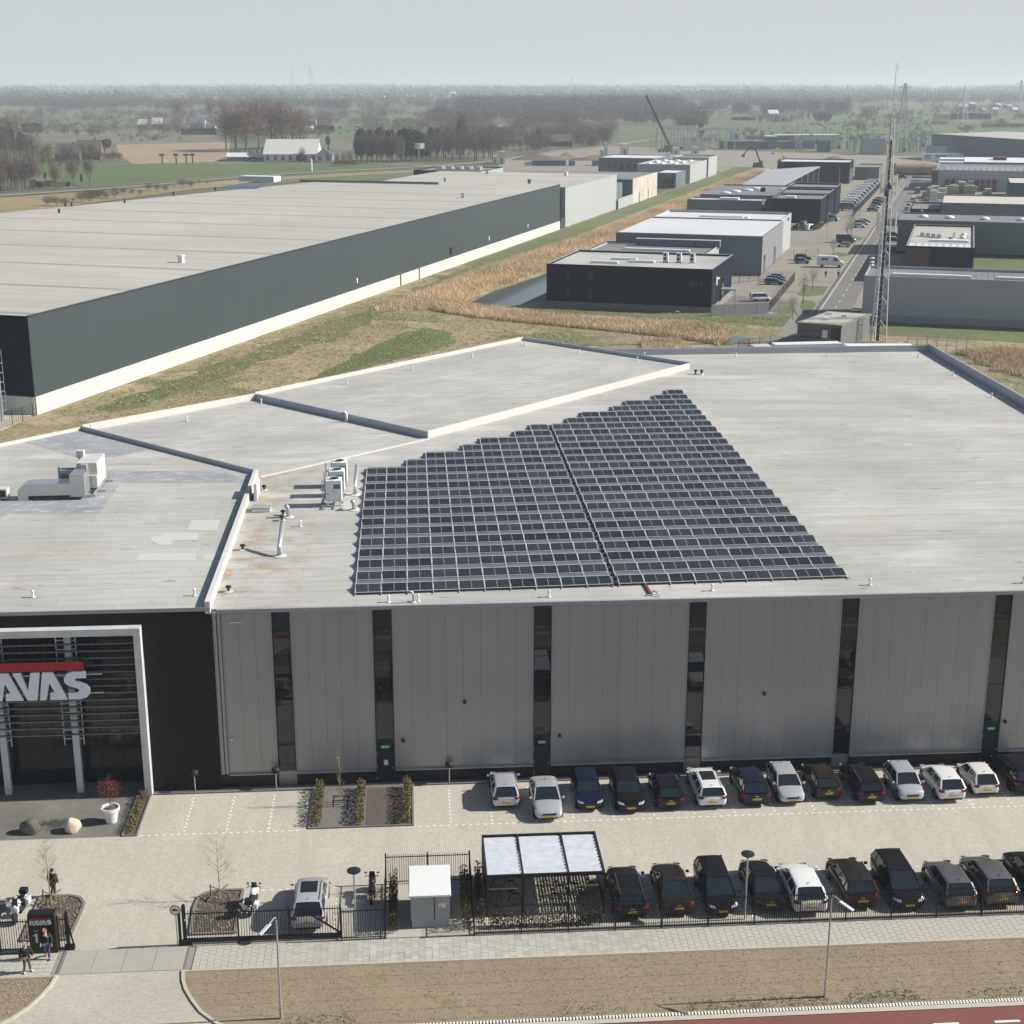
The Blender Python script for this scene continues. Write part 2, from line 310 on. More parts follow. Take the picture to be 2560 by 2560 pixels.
def bevel(o, w=.02, seg=2):
    b = o.modifiers.new('bevel', 'BEVEL'); b.width = w; b.segments = seg; b.limit_method = 'ANGLE'; return o
def dup(root, loc, rz=None, label=None, group=None, scale=None):
    def cp(o, par):
        c = o.copy(); COL.objects.link(c)
        if par is not None: c.parent = par; KIDS.setdefault(par.name, []).append(c)
        for ch in list(KIDS.get(o.name, ())): cp(ch, c)
        return c
    r = cp(root, None); r.location = loc
    if rz is not None: r.rotation_euler[2] = rz
    if label: r['label'] = label
    if group: r['group'] = group
    if scale is not None: r.scale = scale if isinstance(scale, (tuple, list)) else (scale,) * 3
    return r
def raw(name, V, Fq, mat, parent=None, loc=(0, 0, 0)):
    """a mesh straight from numpy arrays; Fq is (n,3) or (n,4)"""
    me = bpy.data.meshes.new(name); k = Fq.shape[1]
    me.vertices.add(len(V)); me.vertices.foreach_set('co', V.astype(np.float32).ravel())
    me.loops.add(Fq.size); me.loops.foreach_set('vertex_index', Fq.astype(np.int32).ravel())
    me.polygons.add(len(Fq)); me.polygons.foreach_set('loop_start', np.arange(0, Fq.size, k, dtype=np.int32))
    me.polygons.foreach_set('loop_total', np.full(len(Fq), k, dtype=np.int32)); me.materials.append(mat); me.update(); me.validate()
    return put(name, me, parent, loc) if name else me
# ================================================================ GROUND
struct('ground', MB().sheet([(-20000, -300), (20000, -300), (20000, 30000), (-20000, 30000)], -.35), m_land)
# near site
def flat(name, pts, z, mat): return struct(name, MB().sheet(pts, z), mat)
flat('street_asphalt', [(-90, 20), (120, 20), (120, 58.2), (-90, 58.2)], -.02, m_asphalt)
flat('cycle_path', [(-90, 55.6), (120, 55.6), (120, 59.85), (-90, 59.85)], -.016, m_redasph)
mk = MB()
for i in range(40):
    x = -30 + i * 3.0 + .3
    mk.sheet([(x, 58.62), (x + 1.25, 58.62), (x + 1.25, 58.78), (x, 58.78)], -.008)
mk.sheet([(-90, 56.0), (120, 56.0), (120, 56.1), (-90, 56.1)], -.008)
struct('cycle_path_marking', mk, m_mark)
def arc(cx, cy_, r, a0, a1, n=12): return [(cx + r * math.cos(R(a0 + (a1 - a0) * i / n)), cy_ + r * math.sin(R(a0 + (a1 - a0) * i / n))) for i in range(n + 1)]
RC = [(-12.12, 65.65), (-12.0, 64.8), (-11.75, 64.0), (-11.3, 63.05), (-10.75, 62.1), (-9.9, 61.15), (-9.0, 60.6), (-7.9, 60.35), (-6.5, 60.3)]
LC = [(-18.42, 65.65), (-18.52, 64.8), (-18.8, 63.9), (-19.2, 63.0), (-19.75, 62.2), (-20.4, 61.6), (-21.5, 60.95), (-22.8, 60.5), (-24.5, 60.3)]
flat('driveway', [(-26, 59.9)] + LC[::-1] + [(-18.4, 67.9), (-12.1, 67.9)] + RC + [(-5, 59.9)], -.004, m_drive)
flat('soil_verge', RC + [(90, 60.42), (90, 65.62)], 0.0, m_verge)
flat('soil_verge', LC + [(-60, 60.42), (-60, 65.62)], 0.0, m_verge)
def kerb(path, w=.12, z=.06, z0=-.1, mat=m_kerblight, name='kerb'):
    mb = MB()
    for i in range(len(path) - 1):
        p, q = Vector(path[i]), Vector(path[i + 1]); d = (q - p).normalized(); n_ = Vector((-d.y, d.x)) * w / 2
        mb.prism([tuple(p - n_), tuple(q - n_ + d * .01), tuple(q + n_ + d * .01), tuple(p + n_)], z0, z + .0007 * (i % 2))
    return struct(name, mb, mat)
kerb(RC, .16, .07); kerb(LC, .16, .07)
flat('kerb_strip', [(-6.5, 59.86), (90, 59.86), (90, 60.18), (-6.5, 60.18)], .012, m_kerblight)
mb = MB()
for i in range(300): mb.box(-5 + i * .16, -5 + i * .16 + .085, 60.18, 60.42, -.05, .045)
tag(mb.done('kerb_stone', m_mark), kind='stuff', label='row of pale upright kerb stones along the red cycle path')
flat('parking_paving', [(-70, 67.86), (70, 67.86), (70, 86.2), (-70, 86.2)], 0.0, m_pave)
# pavement of tiles
sw = flat('pavement', [(-12.1, 65.62), (70, 65.62), (70, 67.86), (-12.1, 67.86)], -.03, m_tilebed)
sl = flat('pavement', [(-60, 65.62), (-18.4, 65.62), (-18.4, 67.86), (-60, 67.86)], -.03, m_tilebed)
tv = [MB().box(.003, .357, .003, .337, -.03, h).mesh('tile', m_tile) for h in (.006, .010, .014)]
m_tile_l = M('light_sidewalk_tile', (.42, .41, .37), .9, 0, (.36, .35, .315), 3, rand=.12)
tvl = [MB().box(.003, .357, .003, .337, -.03, h).mesh('tile', m_tile_l) for h in (.008, .014, .02)]
rest = MB(); ntile = 0
cols = sorted(range(-33, 130), key=lambda i: abs(i - 7))
for i in cols:
    x = -.2 + i * .36
    if x < -12.0 or x > 34: continue
    for j in range(7):
        y = 65.66 + j * .34 - (.17 if i % 2 else 0)
        if y < 65.3 or y > 67.80: continue
        if y < 65.64 or y + .34 > 67.86:
            rest.box(x + .005, x + .355, max(y + .005, 65.65), min(y + .335, 67.83), -.03, .008 + .003 * (i % 3)); continue
        light = -3.6 < x < 7.6 and rnd.random() < .62
        if ntile < 300:
            o = put('tile', rnd.choice(tvl if light else tv), sw, (x, y, 0)); ntile += 1
        else: rest.box(x + .008, x + .352, y + .008, y + .332, -.03, .006 + rnd.random() * .006)
for i in range(60):
    for j in range(6): rest.box(-18.8 - i * .36 + .008 - .36, -18.8 - i * .36 - .008, 65.68 + j * .34 + .008, 65.68 + (j + 1) * .34 - .008, -.03, .007 + rnd.random() * .006)
tag(rest.done('tile', m_tile, sw), kind='stuff')
kerb([(-12.1, 65.62), (70, 65.62)], .08, .02, name='pavement_edging', mat=m_kerblight); kerb([(-60, 65.62), (-18.42, 65.62)], .08, .02, name='pavement_edging')
kerb([(-12.1, 65.62), (-12.1, 67.9)], .12, .012, name='pavement_edging', mat=m_kerb); kerb([(-18.42, 65.62), (-18.42, 67.9)], .12, .012, name='pavement_edging', mat=m_kerb)
kerb([(-12.1, 67.86), (70, 67.86)], .1, .015, name='pavement_edging', mat=m_kerb)
ds = flat('driveway_slab_bed', [(-18.36, 65.72), (-12.16, 65.72), (-12.16, 67.84), (-18.36, 67.84)], .0, m_tilebed)
for i in range(4):
    put('concrete_slab', MB().box(-18.34 + i * 1.545, -18.34 + (i + 1) * 1.545 - .025, 65.74, 67.82, -.1, .012 + .002 * i).mesh('concrete_slab', m_slab), ds)
# parking bay markings
mk = MB()
def dashes(p, q, pitch=.44, ln=.20, w=.10):
    p, q = Vector(p), Vector(q); d = (q - p); L_ = d.length; d.normalize(); n_ = Vector((-d.y, d.x)) * w / 2
    for k in range(int(L_ / pitch)):
        a = p + d * (k * pitch); b = a + d * ln
        mk.add([(a.x - n_.x, a.y - n_.y, .006), (b.x - n_.x, b.y - n_.y, .006), (b.x + n_.x, b.y + n_.y, .006), (a.x + n_.x, a.y + n_.y, .006)], [(0, 1, 2, 3)])
dashes((-16.7, 79.85), (-6.9, 79.85)); dashes((-.1, 79.85), (60, 79.85))
for x in (-14.15, -11.62, -9.1): dashes((x, 80.2), (x, 85.0), .46)
for k in range(20): dashes((1.88 + 2.5 * k, 80.2), (1.88 + 2.5 * k, 85.0), .46)
dashes((-9.3, 73.15), (-4.2, 73.15)); dashes((10.3, 73.15), (60, 73.15)); dashes((-4.65, 68.6), (-4.65, 73.1), .46)
for k in range(19): dashes((10.35 + 2.49 * k, 68.6), (10.35 + 2.49 * k, 73.0), .46)
struct('parking_marking', mk, m_mark)
# terrace at the entrance
flat('entrance_terrace', [(-45, 79.85), (-17.8, 79.85), (-17.8, 85.4), (-17.2, 85.4), (-17.2, 87.5), (-45, 87.5)], .008, m_terrace)
flat('gravel_strip', [(-17.0, 85.1), (-6.7, 85.1), (-6.7, 86.3), (-17.0, 86.3)], .010, m_gravel)
flat('gravel_strip', [(-.35, 85.3), (60, 85.3), (60, 86.3), (-.35, 86.3)], .010, m_gravel)
kerb([(-16.9, 85.1), (-6.7, 85.1), (-6.7, 79.98), (-.4, 79.98), (-.4, 85.25), (60, 85.3)], .1, .09, mat=m_kerb)
kerb([(-17.75, 85.5), (-17.75, 79.85), (-16.9, 79.85), (-16.9, 85.1)], .1, .09, mat=m_kerb)
flat('planting_bed', [(-6.65, 80.03), (-.45, 80.03), (-.45, 86.3), (-6.65, 86.3)], .012, m_gravel)
flat('planting_bed', [(-3.3, 80.03), (-.45, 80.03), (-.45, 85.2), (-3.3, 85.2)], .018, m_gravel2)
flat('footpath_slab', [(-6.0, 85.0), (-1.0, 85.0), (-1.0, 85.8), (-6.0, 85.8)], .024, m_terrace)
flat('planting_bed', [(-17.7, 79.9), (-16.95, 79.9), (-16.95, 85.4), (-17.7, 85.4)], .016, m_gravel2)
# kerbed islands by the gates
isR = [(-12.2, 68.9), (-12.35, 71.6), (-12.25, 72.5), (-11.95, 72.95), (-11.4, 73.2), (-9.9, 73.2), (-9.9, 68.9)]
isL = [(-20.95, 68.9), (-20.95, 73.25), (-19.4, 73.25), (-18.8, 73.0), (-18.45, 72.4), (-18.42, 71.6), (-18.5, 68.9)]
isM = [(-26, 68.9), (-26, 72.9), (-22.7, 72.9), (-22.9, 68.9)]
for pl in (isR, isL, isM):
    flat('planting_bed', pl, .05, m_gravel2); kerb(pl + [pl[0]], .16, .11, mat=m_kerb)

# ================================================================ MAIN BUILDING
mainb = thing('main_building', 'large hall with grey wall panels, dark window strips and a pale flat roof', 'building')
PA = [(-12.6, 85.95), (59, 85.95), (62.3, 171), (24.0, 171), (31.4, 161.8), (1.4, 130.2), (-12.75, 117.6)]
PC = [(-12.75, 117.6), (1.4, 130.2), (-15.85, 148.3), (-30.5, 135.0)]
PB = [(1.4, 130.2), (31.4, 161.8), (14.0, 180.2), (-15.85, 148.3)]
PD = [(-12.6, 85.6), (-12.75, 117.6), (-30.5, 135.0), (-62, 101.5), (-62, 85.6), (-33.5, 85.6), (-33.5, 87.4), (-17.0, 87.4), (-17.0, 85.6)]
MB().prism(PA, .0, 12.0).done('wall', m_panel, mainb); MB().prism(PC, 0, 12.0).done('wall', m_panel, mainb)
MB().prism(PB, 0, 12.38).done('wall', m_panel, mainb); MB().prism(PD, 0, 12.2).done('brick_wall', m_brickdk, mainb)
MB().box(-33.5, -17.0, 85.6, 87.4, 11.25, 12.2).done('lintel_wall', m_brickdk, mainb)
MB().sheet(PA, 12.05).done('roof', m_roof, mainb)
m_roofC = m_roof.copy(); m_roofC.name = 'turned_roof_membrane'
for n_ in m_roofC.node_tree.nodes:
    if n_.type == 'MAPPING': n_.inputs['Rotation'].default_value[2] += R(-46)
edge_stain(m_roof, -12.4, -5.0, (.30, .215, .13))
MB().sheet(PC, 12.06).done('roof', m_roofC, mainb); MB().sheet(PB, 12.42).done('roof', m_roofC, mainb)
PDr = [(-12.6, 85.62), (-12.75, 117.6), (-30.5, 135.0), (-62, 101.5), (-62, 85.62)]
MB().sheet(PDr, 12.24).done('roof', m_roof, mainb)
m_roofnew = M('newer_grey_roof_felt', (.34, .355, .36), .9, 0, (.27, .285, .29), 1.0, (1, 3, 1), big=.1, bigscale=.3)
lines(m_roofnew, 0, 2.4, .04, (.22, .23, .24), .4)
bricks(m_roofnew, 1, 1.6, .8, (1, 1, 1), (.82, .84, .86), (.6, .6, .6), .012, .9, (0, 0, 0))
patches(m_roofnew, .8, .58, (.50, .50, .48), .5, (1, 2, 1))
def rp(*pts): return [T(c, r, a, b, 12.25) for c, r, a, b in pts]
MB().sheet(rp((0, 1, 150, 1213), (0, 1, 640, 1100), (0, 1, 1190, 1265), (0, 1, 870, 1335), (0, 1, 600, 1345)), 12.246).done('roof_felt_patch', m_roofnew, mainb)
MB().sheet(rp((0, 1, -60, 1850), (0, 1, 60, 1762), (0, 1, 750, 1758), (0, 1, 915, 1530), (0, 1, 1880, 1528), (0, 1, 1700, 1445), (0, 1, 830, 1440), (0, 1, -60, 1690)), 12.246).done('roof_felt_patch', m_roofnew, mainb)
m_roofpatch = M('pale_repair_felt', (.50, .49, .46), .9, 0, (.47, .46, .43), 1)
for pts in (((0, 2, 1410, 78), (0, 2, 1445, 0), (0, 2, 1660, 0), (0, 2, 1640, 80)), ((0, 2, 1130, 148), (0, 2, 1155, 118), (0, 2, 1215, 118), (0, 2, 1235, 92), (0, 2, 1500, 97), (0, 2, 1495, 150), (0, 2, 1300, 152), (0, 2, 1300, 187), (0, 2, 1195, 187)),
            ((0, 2, 1020, 305), (0, 2, 1055, 250), (0, 2, 1480, 248), (0, 2, 1480, 305)), ((0, 2, 1520, 300), (0, 2, 1545, 258), (0, 2, 1630, 258), (0, 2, 1610, 300))):
    MB().sheet([T(*p, 12.25) for p in pts], 12.25).done('roof_felt_patch', m_roofpatch, mainb)
m_roofband = M('darker_roof_band', (.37, .36, .335), .9, 0, (.34, .33, .31), 1, (.2, 2, 1))
for y0, y1 in ((907, 930), (977, 1030)):
    MB().sheet([T(2, 1, 1500, y0, 12.05), T(3, 1, 900, y0, 12.05), T(3, 1, 960 + (y1 - 930), y1, 12.05), T(2, 1, 1520, y1, 12.05)], 12.056).done('roof_felt_band', m_roofband, mainb)
def run(name, p, q, th, z0, z1, mat, side=1):
    p, q = Vector(p), Vector(q); d = (q - p).normalized(); n_ = Vector((-d.y, d.x)) * th * side
    return MB().prism([tuple(p), tuple(q), tuple(q + n_), tuple(p + n_)], z0, z1).done(name, mat, mainb)
# parapets (inner face and coping); sunless runs carry shade in their darker bluish colour
run('parapet', (-30.5, 135.03), (-15.9, 148.33), .16, 11.6, 12.72, m_parapet); run('parapet', (-15.9, 148.33), (14.0, 180.25), .16, 11.6, 12.85, m_parapet)
run('parapet', (14.05, 180.2), (31.45, 161.8), .16, 11.7, 12.82, m_coping_shade)
run('parapet', (1.43, 130.17), (31.43, 161.77), .16, 11.9, 12.74, m_parapet); run('parapet', (1.37, 130.17), (-15.88, 148.26), .15, 11.9, 12.70, m_coping_shade, -1)
run('parapet', (-12.75, 117.6), (-30.5, 135.0), .13, 11.9, 12.62, m_coping_shade, 1)
run('parapet', (-62, 101.5), (-30.5, 135.03), .16, 11.6, 12.55, m_parapet)
run('parapet', (-12.58, 85.58), (-12.73, 117.6), .32, 11.9, 12.68, m_parapet, 1)
run('parapet', (24.0, 171.0), (62.35, 171.0), .2, 11.6, 12.80, m_coping_shade); run('parapet', (62.35, 171.3), (59.0, 85.6), .2, 11.6, 12.95, m_coping_shade)
run('roof_kerb', (-12.6, 117.5), (1.4, 130.0), .25, 12.0, 12.13, m_parapet, -1)
run('roof_edge_trim', (-12.25, 85.86), (59, 85.86), .20, 11.86, 12.10, m_trim, -1)
run('roof_edge_trim', (-62, 85.6), (-12.6, 85.6), .06, 12.08, 12.32, m_trim, -1)
# front facade
strips = [(-8.92, -7.78), (-2.70, -1.50), (7.36, 8.50), (17.2, 18.32), (27.0, 28.12), (36.95, 38.1), (47.0, 48.15)]
segs = []; x0 = -12.0
for a, b in strips: segs.append((x0, a)); x0 = b
segs.append((x0, 59))
cache = {}
for a, b in segs:
    n_ = max(1, round((b - a - .12) / 1.07)); w = (b - a - .12) / n_
    key = round(w, 3)
    if key not in cache: cache[key] = MB().box(.005, w - .005, 0, .16, 0, 10.9).mesh('wall_panel', m_panel)
    for i in range(n_): put('wall_panel', cache[key], mainb, (a + .06 + i * w, 85.78, .98))
    MB().box(a, a + .055, 85.74, 85.95, .98, 11.86).box(b - .055, b, 85.74, 85.95, .98, 11.86).done('panel_edge_trim', m_trim, mainb)
    MB().box(a, b, 85.60, 85.95, .90, .975).done('drip_trim', m_trim, mainb)
    k = max(1, round((b - a) / 3.0)); w = (b - a) / k
    for i in range(k): MB().box(a + i * w + .006, a + (i + 1) * w - .006, 85.84, 85.96, 0, .90).done('plinth_panel', m_plinth, mainb)
MB().box(-12.5, -12.3, 85.70, 85.95, 0.95, 11.86).box(-12.22, -12.05, 85.73, 85.95, .95, 11.86).done('corner_trim', m_trim, mainb)
MB().box(-12.55, -12.02, 85.84, 85.96, 0, .9).done('plinth_panel', m_plinth, mainb)
m_exit = M('green_exit_plate', (.10, .42, .30), .4, 0, (.09, .38, .27), 3)
m_paper = M('white_notice', (.75, .76, .76), .6, 0, (.7, .71, .71), 3)
doorset = {1, 2, 5}
for k, (a, b) in enumerate(strips):
    zb = 2.85 if k in doorset else 1.0
    if k == 0: zb = 1.0
    w = MB().box(a, b, 85.88, 85.96, 1.0 if k not in doorset else 0, 11.86).done('window_strip', m_black, mainb)
    for za, zc in ((zb + .06, 2.75 if zb < 2 else 3.0), (3.05, 5.6), (5.66, 8.4), (8.46, 10.55)):
        if zc - za > .3: MB().box(a + .07, b - .07, 85.862, 85.88, za, zc).done('glass_pane', m_glass, w)
    MB().box(a + .05, b - .05, 85.85, 85.88, 10.62, 11.82).done('spandrel_panel', m_plinth, w)
    MB().box(a, a + .05, 85.82, 85.88, zb, 11.86).box(b - .05, b, 85.82, 85.88, zb, 11.86).box(a + .05, b - .05, 85.83, 85.88, 10.56, 10.61).done('window_frame', m_plinth, w)
    if k in doorset:
        d = MB().box(a + .06, b - .06, 85.80, 85.88, .04, 2.32).done('door', m_plinth, mainb)
        MB().box(b - .22, b - .10, 85.74, 85.80, 1.02, 1.07).done('door_handle', m_steel, d)
        MB().box(a + .045, a + .075, 85.77, 85.80, 1.9, 2.15).box(a + .045, a + .075, 85.77, 85.80, .25, .45).box(a + .045, a + .075, 85.77, 85.80, 1.1, 1.25).done('door_hinge', m_steel, d)
        mb = MB().box(a + .32, b - .32, 85.77, 85.80, 2.42, 2.62); pl_ = mb.done('exit_sign', m_exit, mainb)
        MB().box(a + .42, a + .48, 85.765, 85.77, 2.46, 2.58).box(a + .55, b - .44, 85.765, 85.77, 2.50, 2.54).done('pictogram', m_paper, pl_)
        if k == 1: MB().box(a + .48, a + .75, 85.77, 85.80, 1.25, 1.6).done('door_notice', m_paper, d)
for p in ((1, 2, 1575, 1370), (1, 2, 1110, 1662), (2, 2, 1905, 1308), (2, 2, 360, 1625), (3, 2, 1790, 1520)):
    px, py = 640 * p[0] + p[2] / TS, TY[p[1]] + p[3] / TS
    X = P(px, py, 5)[0]
    for _ in range(3):
        z_ = HZ(py, X, 85.7); X = P(px, py, z_)[0]
    MB().lathe([(.03, -.12), (.11, -.10), (.11, .05), (.05, .1)], 10, (X, 85.66, z_)).beam((X, 85.66, z_), (X, 85.8, z_ + .05), .05).done('wall_lamp', m_black, mainb)
MB().box(-11.5, -10.75, 85.70, 85.79, 11.2, 11.26).done('wall_grille', m_white, mainb)
MB().lathe([(.02, -.07), (.1, -.05), (.1, .05), (.02, .07)], 12, (-11.75, 85.70, 3.4)).done('wall_button_lamp', m_white, mainb)
# entrance portal
PX1 = XAT(349, 84.9, 11.1)
MB().box(PX1 - .42, PX1, 84.9, 87.3, 0, 10.85).done('portal_post', m_portal, mainb)
MB().box(-34.2, -33.5, 84.9, 87.3, 0, 10.75).done('portal_post', m_portal, mainb)
MB().box(-34.2, PX1, 84.9, 87.3, 10.85, 11.30).done('portal_beam', m_portal, mainb)
gl = MB().box(-33.5, -17.3, 87.1, 87.36, .0, 10.85).done('curtain_wall', m_black, mainb)
nx = 11; gw = (33.5 - 17.3) / nx
for i in range(nx):
    for za, zc in ((.1, 2.7), (2.78, 5.3), (5.38, 7.9), (7.98, 10.7)):
        MB().box(-33.5 + i * gw + .04, -33.5 + (i + 1) * gw - .04, 87.07, 87.1, za, zc).done('glass_pane', m_darkglass, gl)
cx1 = T(0, 3, 620, 160)[0]; cx0 = T(0, 3, 78, 180)[0]
for x in (cx1, cx0, 2 * cx0 - cx1, cx0 * 3 - 2 * cx1):
    if x < -33: continue
    MB().box(x - .2, x + .2, 85.75, 86.05, 0, 10.75).done('portal_column', m_portal, mainb)
    mb = MB()
    for s_ in (-.75, .45): mb.box(x + s_ - .03, x + s_ + .03, 85.98, 86.05, 3.2, 10.75)
    for k in range(12): mb.box(x - .75, x + .45, 85.985, 86.04, 3.6 + k * .6, 3.66 + k * .6)
    mb.done('louvre_ladder', m_portal, mainb)
m_louvre = M('dark_aluminium_louvre', (.16, .17, .185), .4, .5, (.13, .14, .15), 4)
zt, zbm = HZ(TY[2] + 935 / TS, -20, 85.45), HZ(TY[2] + 1612 / TS, -20, 85.45)
for k in range(14):
    z_ = zt + (zbm - zt) * k / 13
    if k >= 13: z_ = zbm
    put('louvre', MB().box(-33.45, PX1 - .5, 85.35, 85.55, -.035, .035).mesh('louvre', m_louvre), mainb, (0, 0, z_))
# sign letters
sg = thing('wall_sign', 'big white RAVAS letters under a red bar on the entrance louvres', 'sign')
zr1, zr0 = HZ(TY[2] + 1068 / TS, -20, 84.9), HZ(TY[2] + 1130 / TS, -20, 84.9)
zl1, zl0 = HZ(TY[2] + 1140 / TS, -20, 84.9), HZ(TY[2] + 1348 / TS, -20, 84.9)
GL = {'R': [[(0, 0), (.28, 0), (.28, 1), (0, 1)], [(.28, 1), (.55, 1), (.74, .92), (.8, .75), (.76, .58), (.62, .47), (.86, 0), (.58, 0), (.38, .42), (.28, .42), (.28, .58), (.46, .60), (.52, .68), (.50, .78), (.44, .80), (.28, .80)]],
      'A': [[(0, 0), (.16, 1), (.5, 1), (.93, 0), (.34, 0), (.38, .27), (.52, .27), (.36, .62), (.22, 0)]],
      'V': [[(0, 1), (.27, 1), (.46, .35), (.60, 1), (.90, 1), (.74, 0), (.42, 0)]],
      'S': [[(.74, 1), (.30, 1), (.12, .93), (.02, .78), (.02, .62), (.14, .50), (.32, .44), (.48, .36), (.48, .28), (.40, .24), (.12, .24), (.12, 0), (.52, 0), (.72, .06), (.84, .20), (.84, .38), (.74, .52), (.52, .62), (.38, .66), (.36, .72), (.42, .76), (.74, .76)]]}
def letters(xr, y, z0, h, depth, parent, mat, red, zr0, zr1):
    """RAVAS, right end of the S at xr, with the red bar above"""
    xa = xr - 3.14 * h
    for ch, off in (('R', -.85), ('A', 0), ('V', .64), ('A', 1.46), ('S', 2.30)):
        mb = MB()
        for pl in GL[ch]:
            ar = sum(pl[i][0] * pl[(i + 1) % len(pl)][1] - pl[(i + 1) % len(pl)][0] * pl[i][1] for i in range(len(pl)))
            if ar < 0: pl = pl[::-1]
            n_ = len(pl); v = [(xa + (off + a) * h, y, z0 + b * h) for a, b in pl] + [(xa + (off + a) * h, y + depth, z0 + b * h) for a, b in pl]
            mb.add(v, [tuple(range(n_)), tuple(range(2 * n_ - 1, n_ - 1, -1))] + [(i, n_ + i, n_ + (i + 1) % n_, (i + 1) % n_) for i in range(n_)])
        mb.done('letter', mat, parent)
    MB().box(xa - .85 * h, xa + 2.99 * h, y, y + depth, zr0, zr1).done('red_bar', red, parent)
letters(XAT(674 / TS, 84.85, zl0 + 1), 84.85, zl0, zl1 - zl0, .16, sg, m_letter, m_red, zr0, zr1)
for z_ in (zl0 + .3, zl1 - .3): MB().beam((-31, 85.12, z_), (-19.3, 85.12, z_), .06).done('sign_rail', m_portal, sg)
# ================================================================ ROOF EQUIPMENT
def roofvent(c, r, a, b, z=12.06, h=.42, rad=.055):
    x, y = T(c, r, a, b, z)
    return (x, y, z)
m_pipe = m_steel
vp = None
for k, q in enumerate([(0, 2, 250, 582, 12.25), (0, 2, 1468, 570, 12.25), (1, 2, 1000, 620), (2, 2, 279, 580), (2, 2, 1510, 533), (3, 2, 769, 490), (3, 2, 1926, 475), (3, 1, 448, 578), (3, 1, 1135, 583),
          (3, 1, 1393, 720), (3, 1, 1687, 885), (2, 1, 98, 497, 12.43), (2, 1, 505, 550, 12.43), (2, 1, 945, 608, 12.43), (2, 1, 1000, 575), (2, 1, 1690, 578), (1, 1, 40, 930, 12.1), (1, 1, 688, 785, 12.43),
          (1, 1, 1180, 680, 12.43), (1, 1, 1630, 582, 12.43), (0, 1, 1410, 1062, 12.1), (0, 1, 688, 1130, 12.26), (1, 1, 335, 1860), (1, 2, 1225, 612)]):
    p = roofvent(*q)
    if vp is None:
        vp = thing('roof_vent', 'small white stub pipe near the edge of the pale hall roof', 'vent pipe', p, group='stub pipes along the roof edges')
        MB().tube([(0, 0, 0), (0, 0, .38)], .065, 8).done('pipe', m_white, vp); MB().lathe([(.1, .36), (.1, .42), (.04, .47)], 10).done('cap', m_white, vp)
        MB().lathe([(.16, 0), (.15, .03), (.06, .05)], 10).done('flange', m_parapet, vp)
    else: dup(vp, p)
def gooseneck(loc, label, h=.75, r=.07, mat=m_white):
    t = thing('gooseneck_pipe', label, 'vent pipe', loc)
    MB().tube([(0, 0, 0), (0, 0, h * .7), (-.06, 0, h * .9), (-.2, 0, h), (-.34, 0, h * .92), (-.38, 0, h * .75)], r, 8).done('pipe', mat, t, smooth=True)
    MB().lathe([(.2, 0), (.2, .03), (.08, .06)], 12).done('flange', m_parapet, t)
gooseneck((*T(1, 1, 684, 1072, 12.06), 12.06), 'white swan neck pipe beside the raised roof wall', 1.0, .12)
gooseneck((*T(1, 2, 1188, 622, 12.06), 12.06), 'pale swan neck pipe in front of the solar array', .75, .07, m_steel)
for q, lb in (((2, 1, 1385, 712), 'left of the two little dark capped vents behind the solar arrays'), ((2, 1, 1430, 714), 'right of the two little dark capped vents behind the solar arrays')):
    t = thing('capped_vent', lb, 'vent', (*T(*q, 12.06), 12.06))
    MB().lathe([(.25, 0), (.25, .05), (.12, .1)], 12).done('flange', m_white, t); MB().lathe([(.09, .1), (.09, .35), (.2, .37), (.16, .52), (.05, .56)], 12).done('cowl', m_plinth, t)
def duct(q0, label, ln=1.0, h0=.3, h1=2.1, r=.17):
    x, y = T(*q0, 12.06); t = thing('flue_pipe', label, 'duct', (x, y, 12.06))
    MB().tube([(0, 0, 0), (0, 0, h0), (0, .1, h0 + .2), (0.12, ln, h1)], r, 14).done('pipe', m_steel, t, smooth=True)
    MB().lathe([(.45, 0), (.45, .03), (.2, .1)], 16).done('flange', m_parapet, t)
    MB().tube([(0, .08, h0 + .1), (0, .14, h0 + .3)], r + .02, 14).done('collar', m_steel, t)
    MB().beam((.04, ln * .6, 0), (.06, ln * .6, h1 * .62), .04).done('support', m_steel, t)
duct((1, 1, 750, 1622), 'leaning silver flue beside the three condensers', 1.9, .35, 1.9)
duct((1, 2, 180, 272), 'leaning silver flue alone near the front left of the hall roof', 1.9, .35, 1.9)
def stubduct(q0, label, h=.8, r=.16):
    t = thing('vent_pipe', label, 'vent pipe', (*T(*q0, 12.06), 12.06))
    MB().tube([(0, 0, 0), (0, 0, h * .6), (-.05, -.02, h * .85), (-.2, -.05, h)], r, 12).done('pipe', m_steel, t, smooth=True)
    MB().lathe([(.42, 0), (.42, .03), (.2, .08)], 16).done('flange', m_parapet, t)
stubduct((1, 1, 740, 1735), 'short silver vent pipe between the condensers and the left solar array', .75)
stubduct((1, 1, 245, 1790), 'bent silver vent pipe beside two dark cowls near the roof hatch', .95)
for q, lb in (((1, 1, 205, 1775), 'upper of two small black cowls left of the bent silver pipe'), ((1, 1, 195, 1815), 'lower of two small black cowls left of the bent silver pipe'),
              ((1, 1, 62, 1585), 'small black cowl beside the white parapet above the hatch'), ((0, 2, 1832, 225), 'small black cowl near the white parapet below the hatch'), ((0, 2, 1725, 540), 'small black cowl near the front left corner of the hall roof')):
    t = thing('roof_cowl', lb, 'vent', (*T(*q, 12.06), 12.06))
    MB().lathe([(.3, 0), (.3, .02), (.1, .05)], 12).done('flange', m_parapet, t); MB().lathe([(.08, .05), (.08, .25), (.2, .27), (.18, .38), (.05, .42)], 12).done('cowl', m_black, t)
t = thing('roof_hatch', 'flat grey roof hatch beside the white parapet', 'hatch', (*T(1, 1, 50, 1745, 12.06), 12.06), R(0))
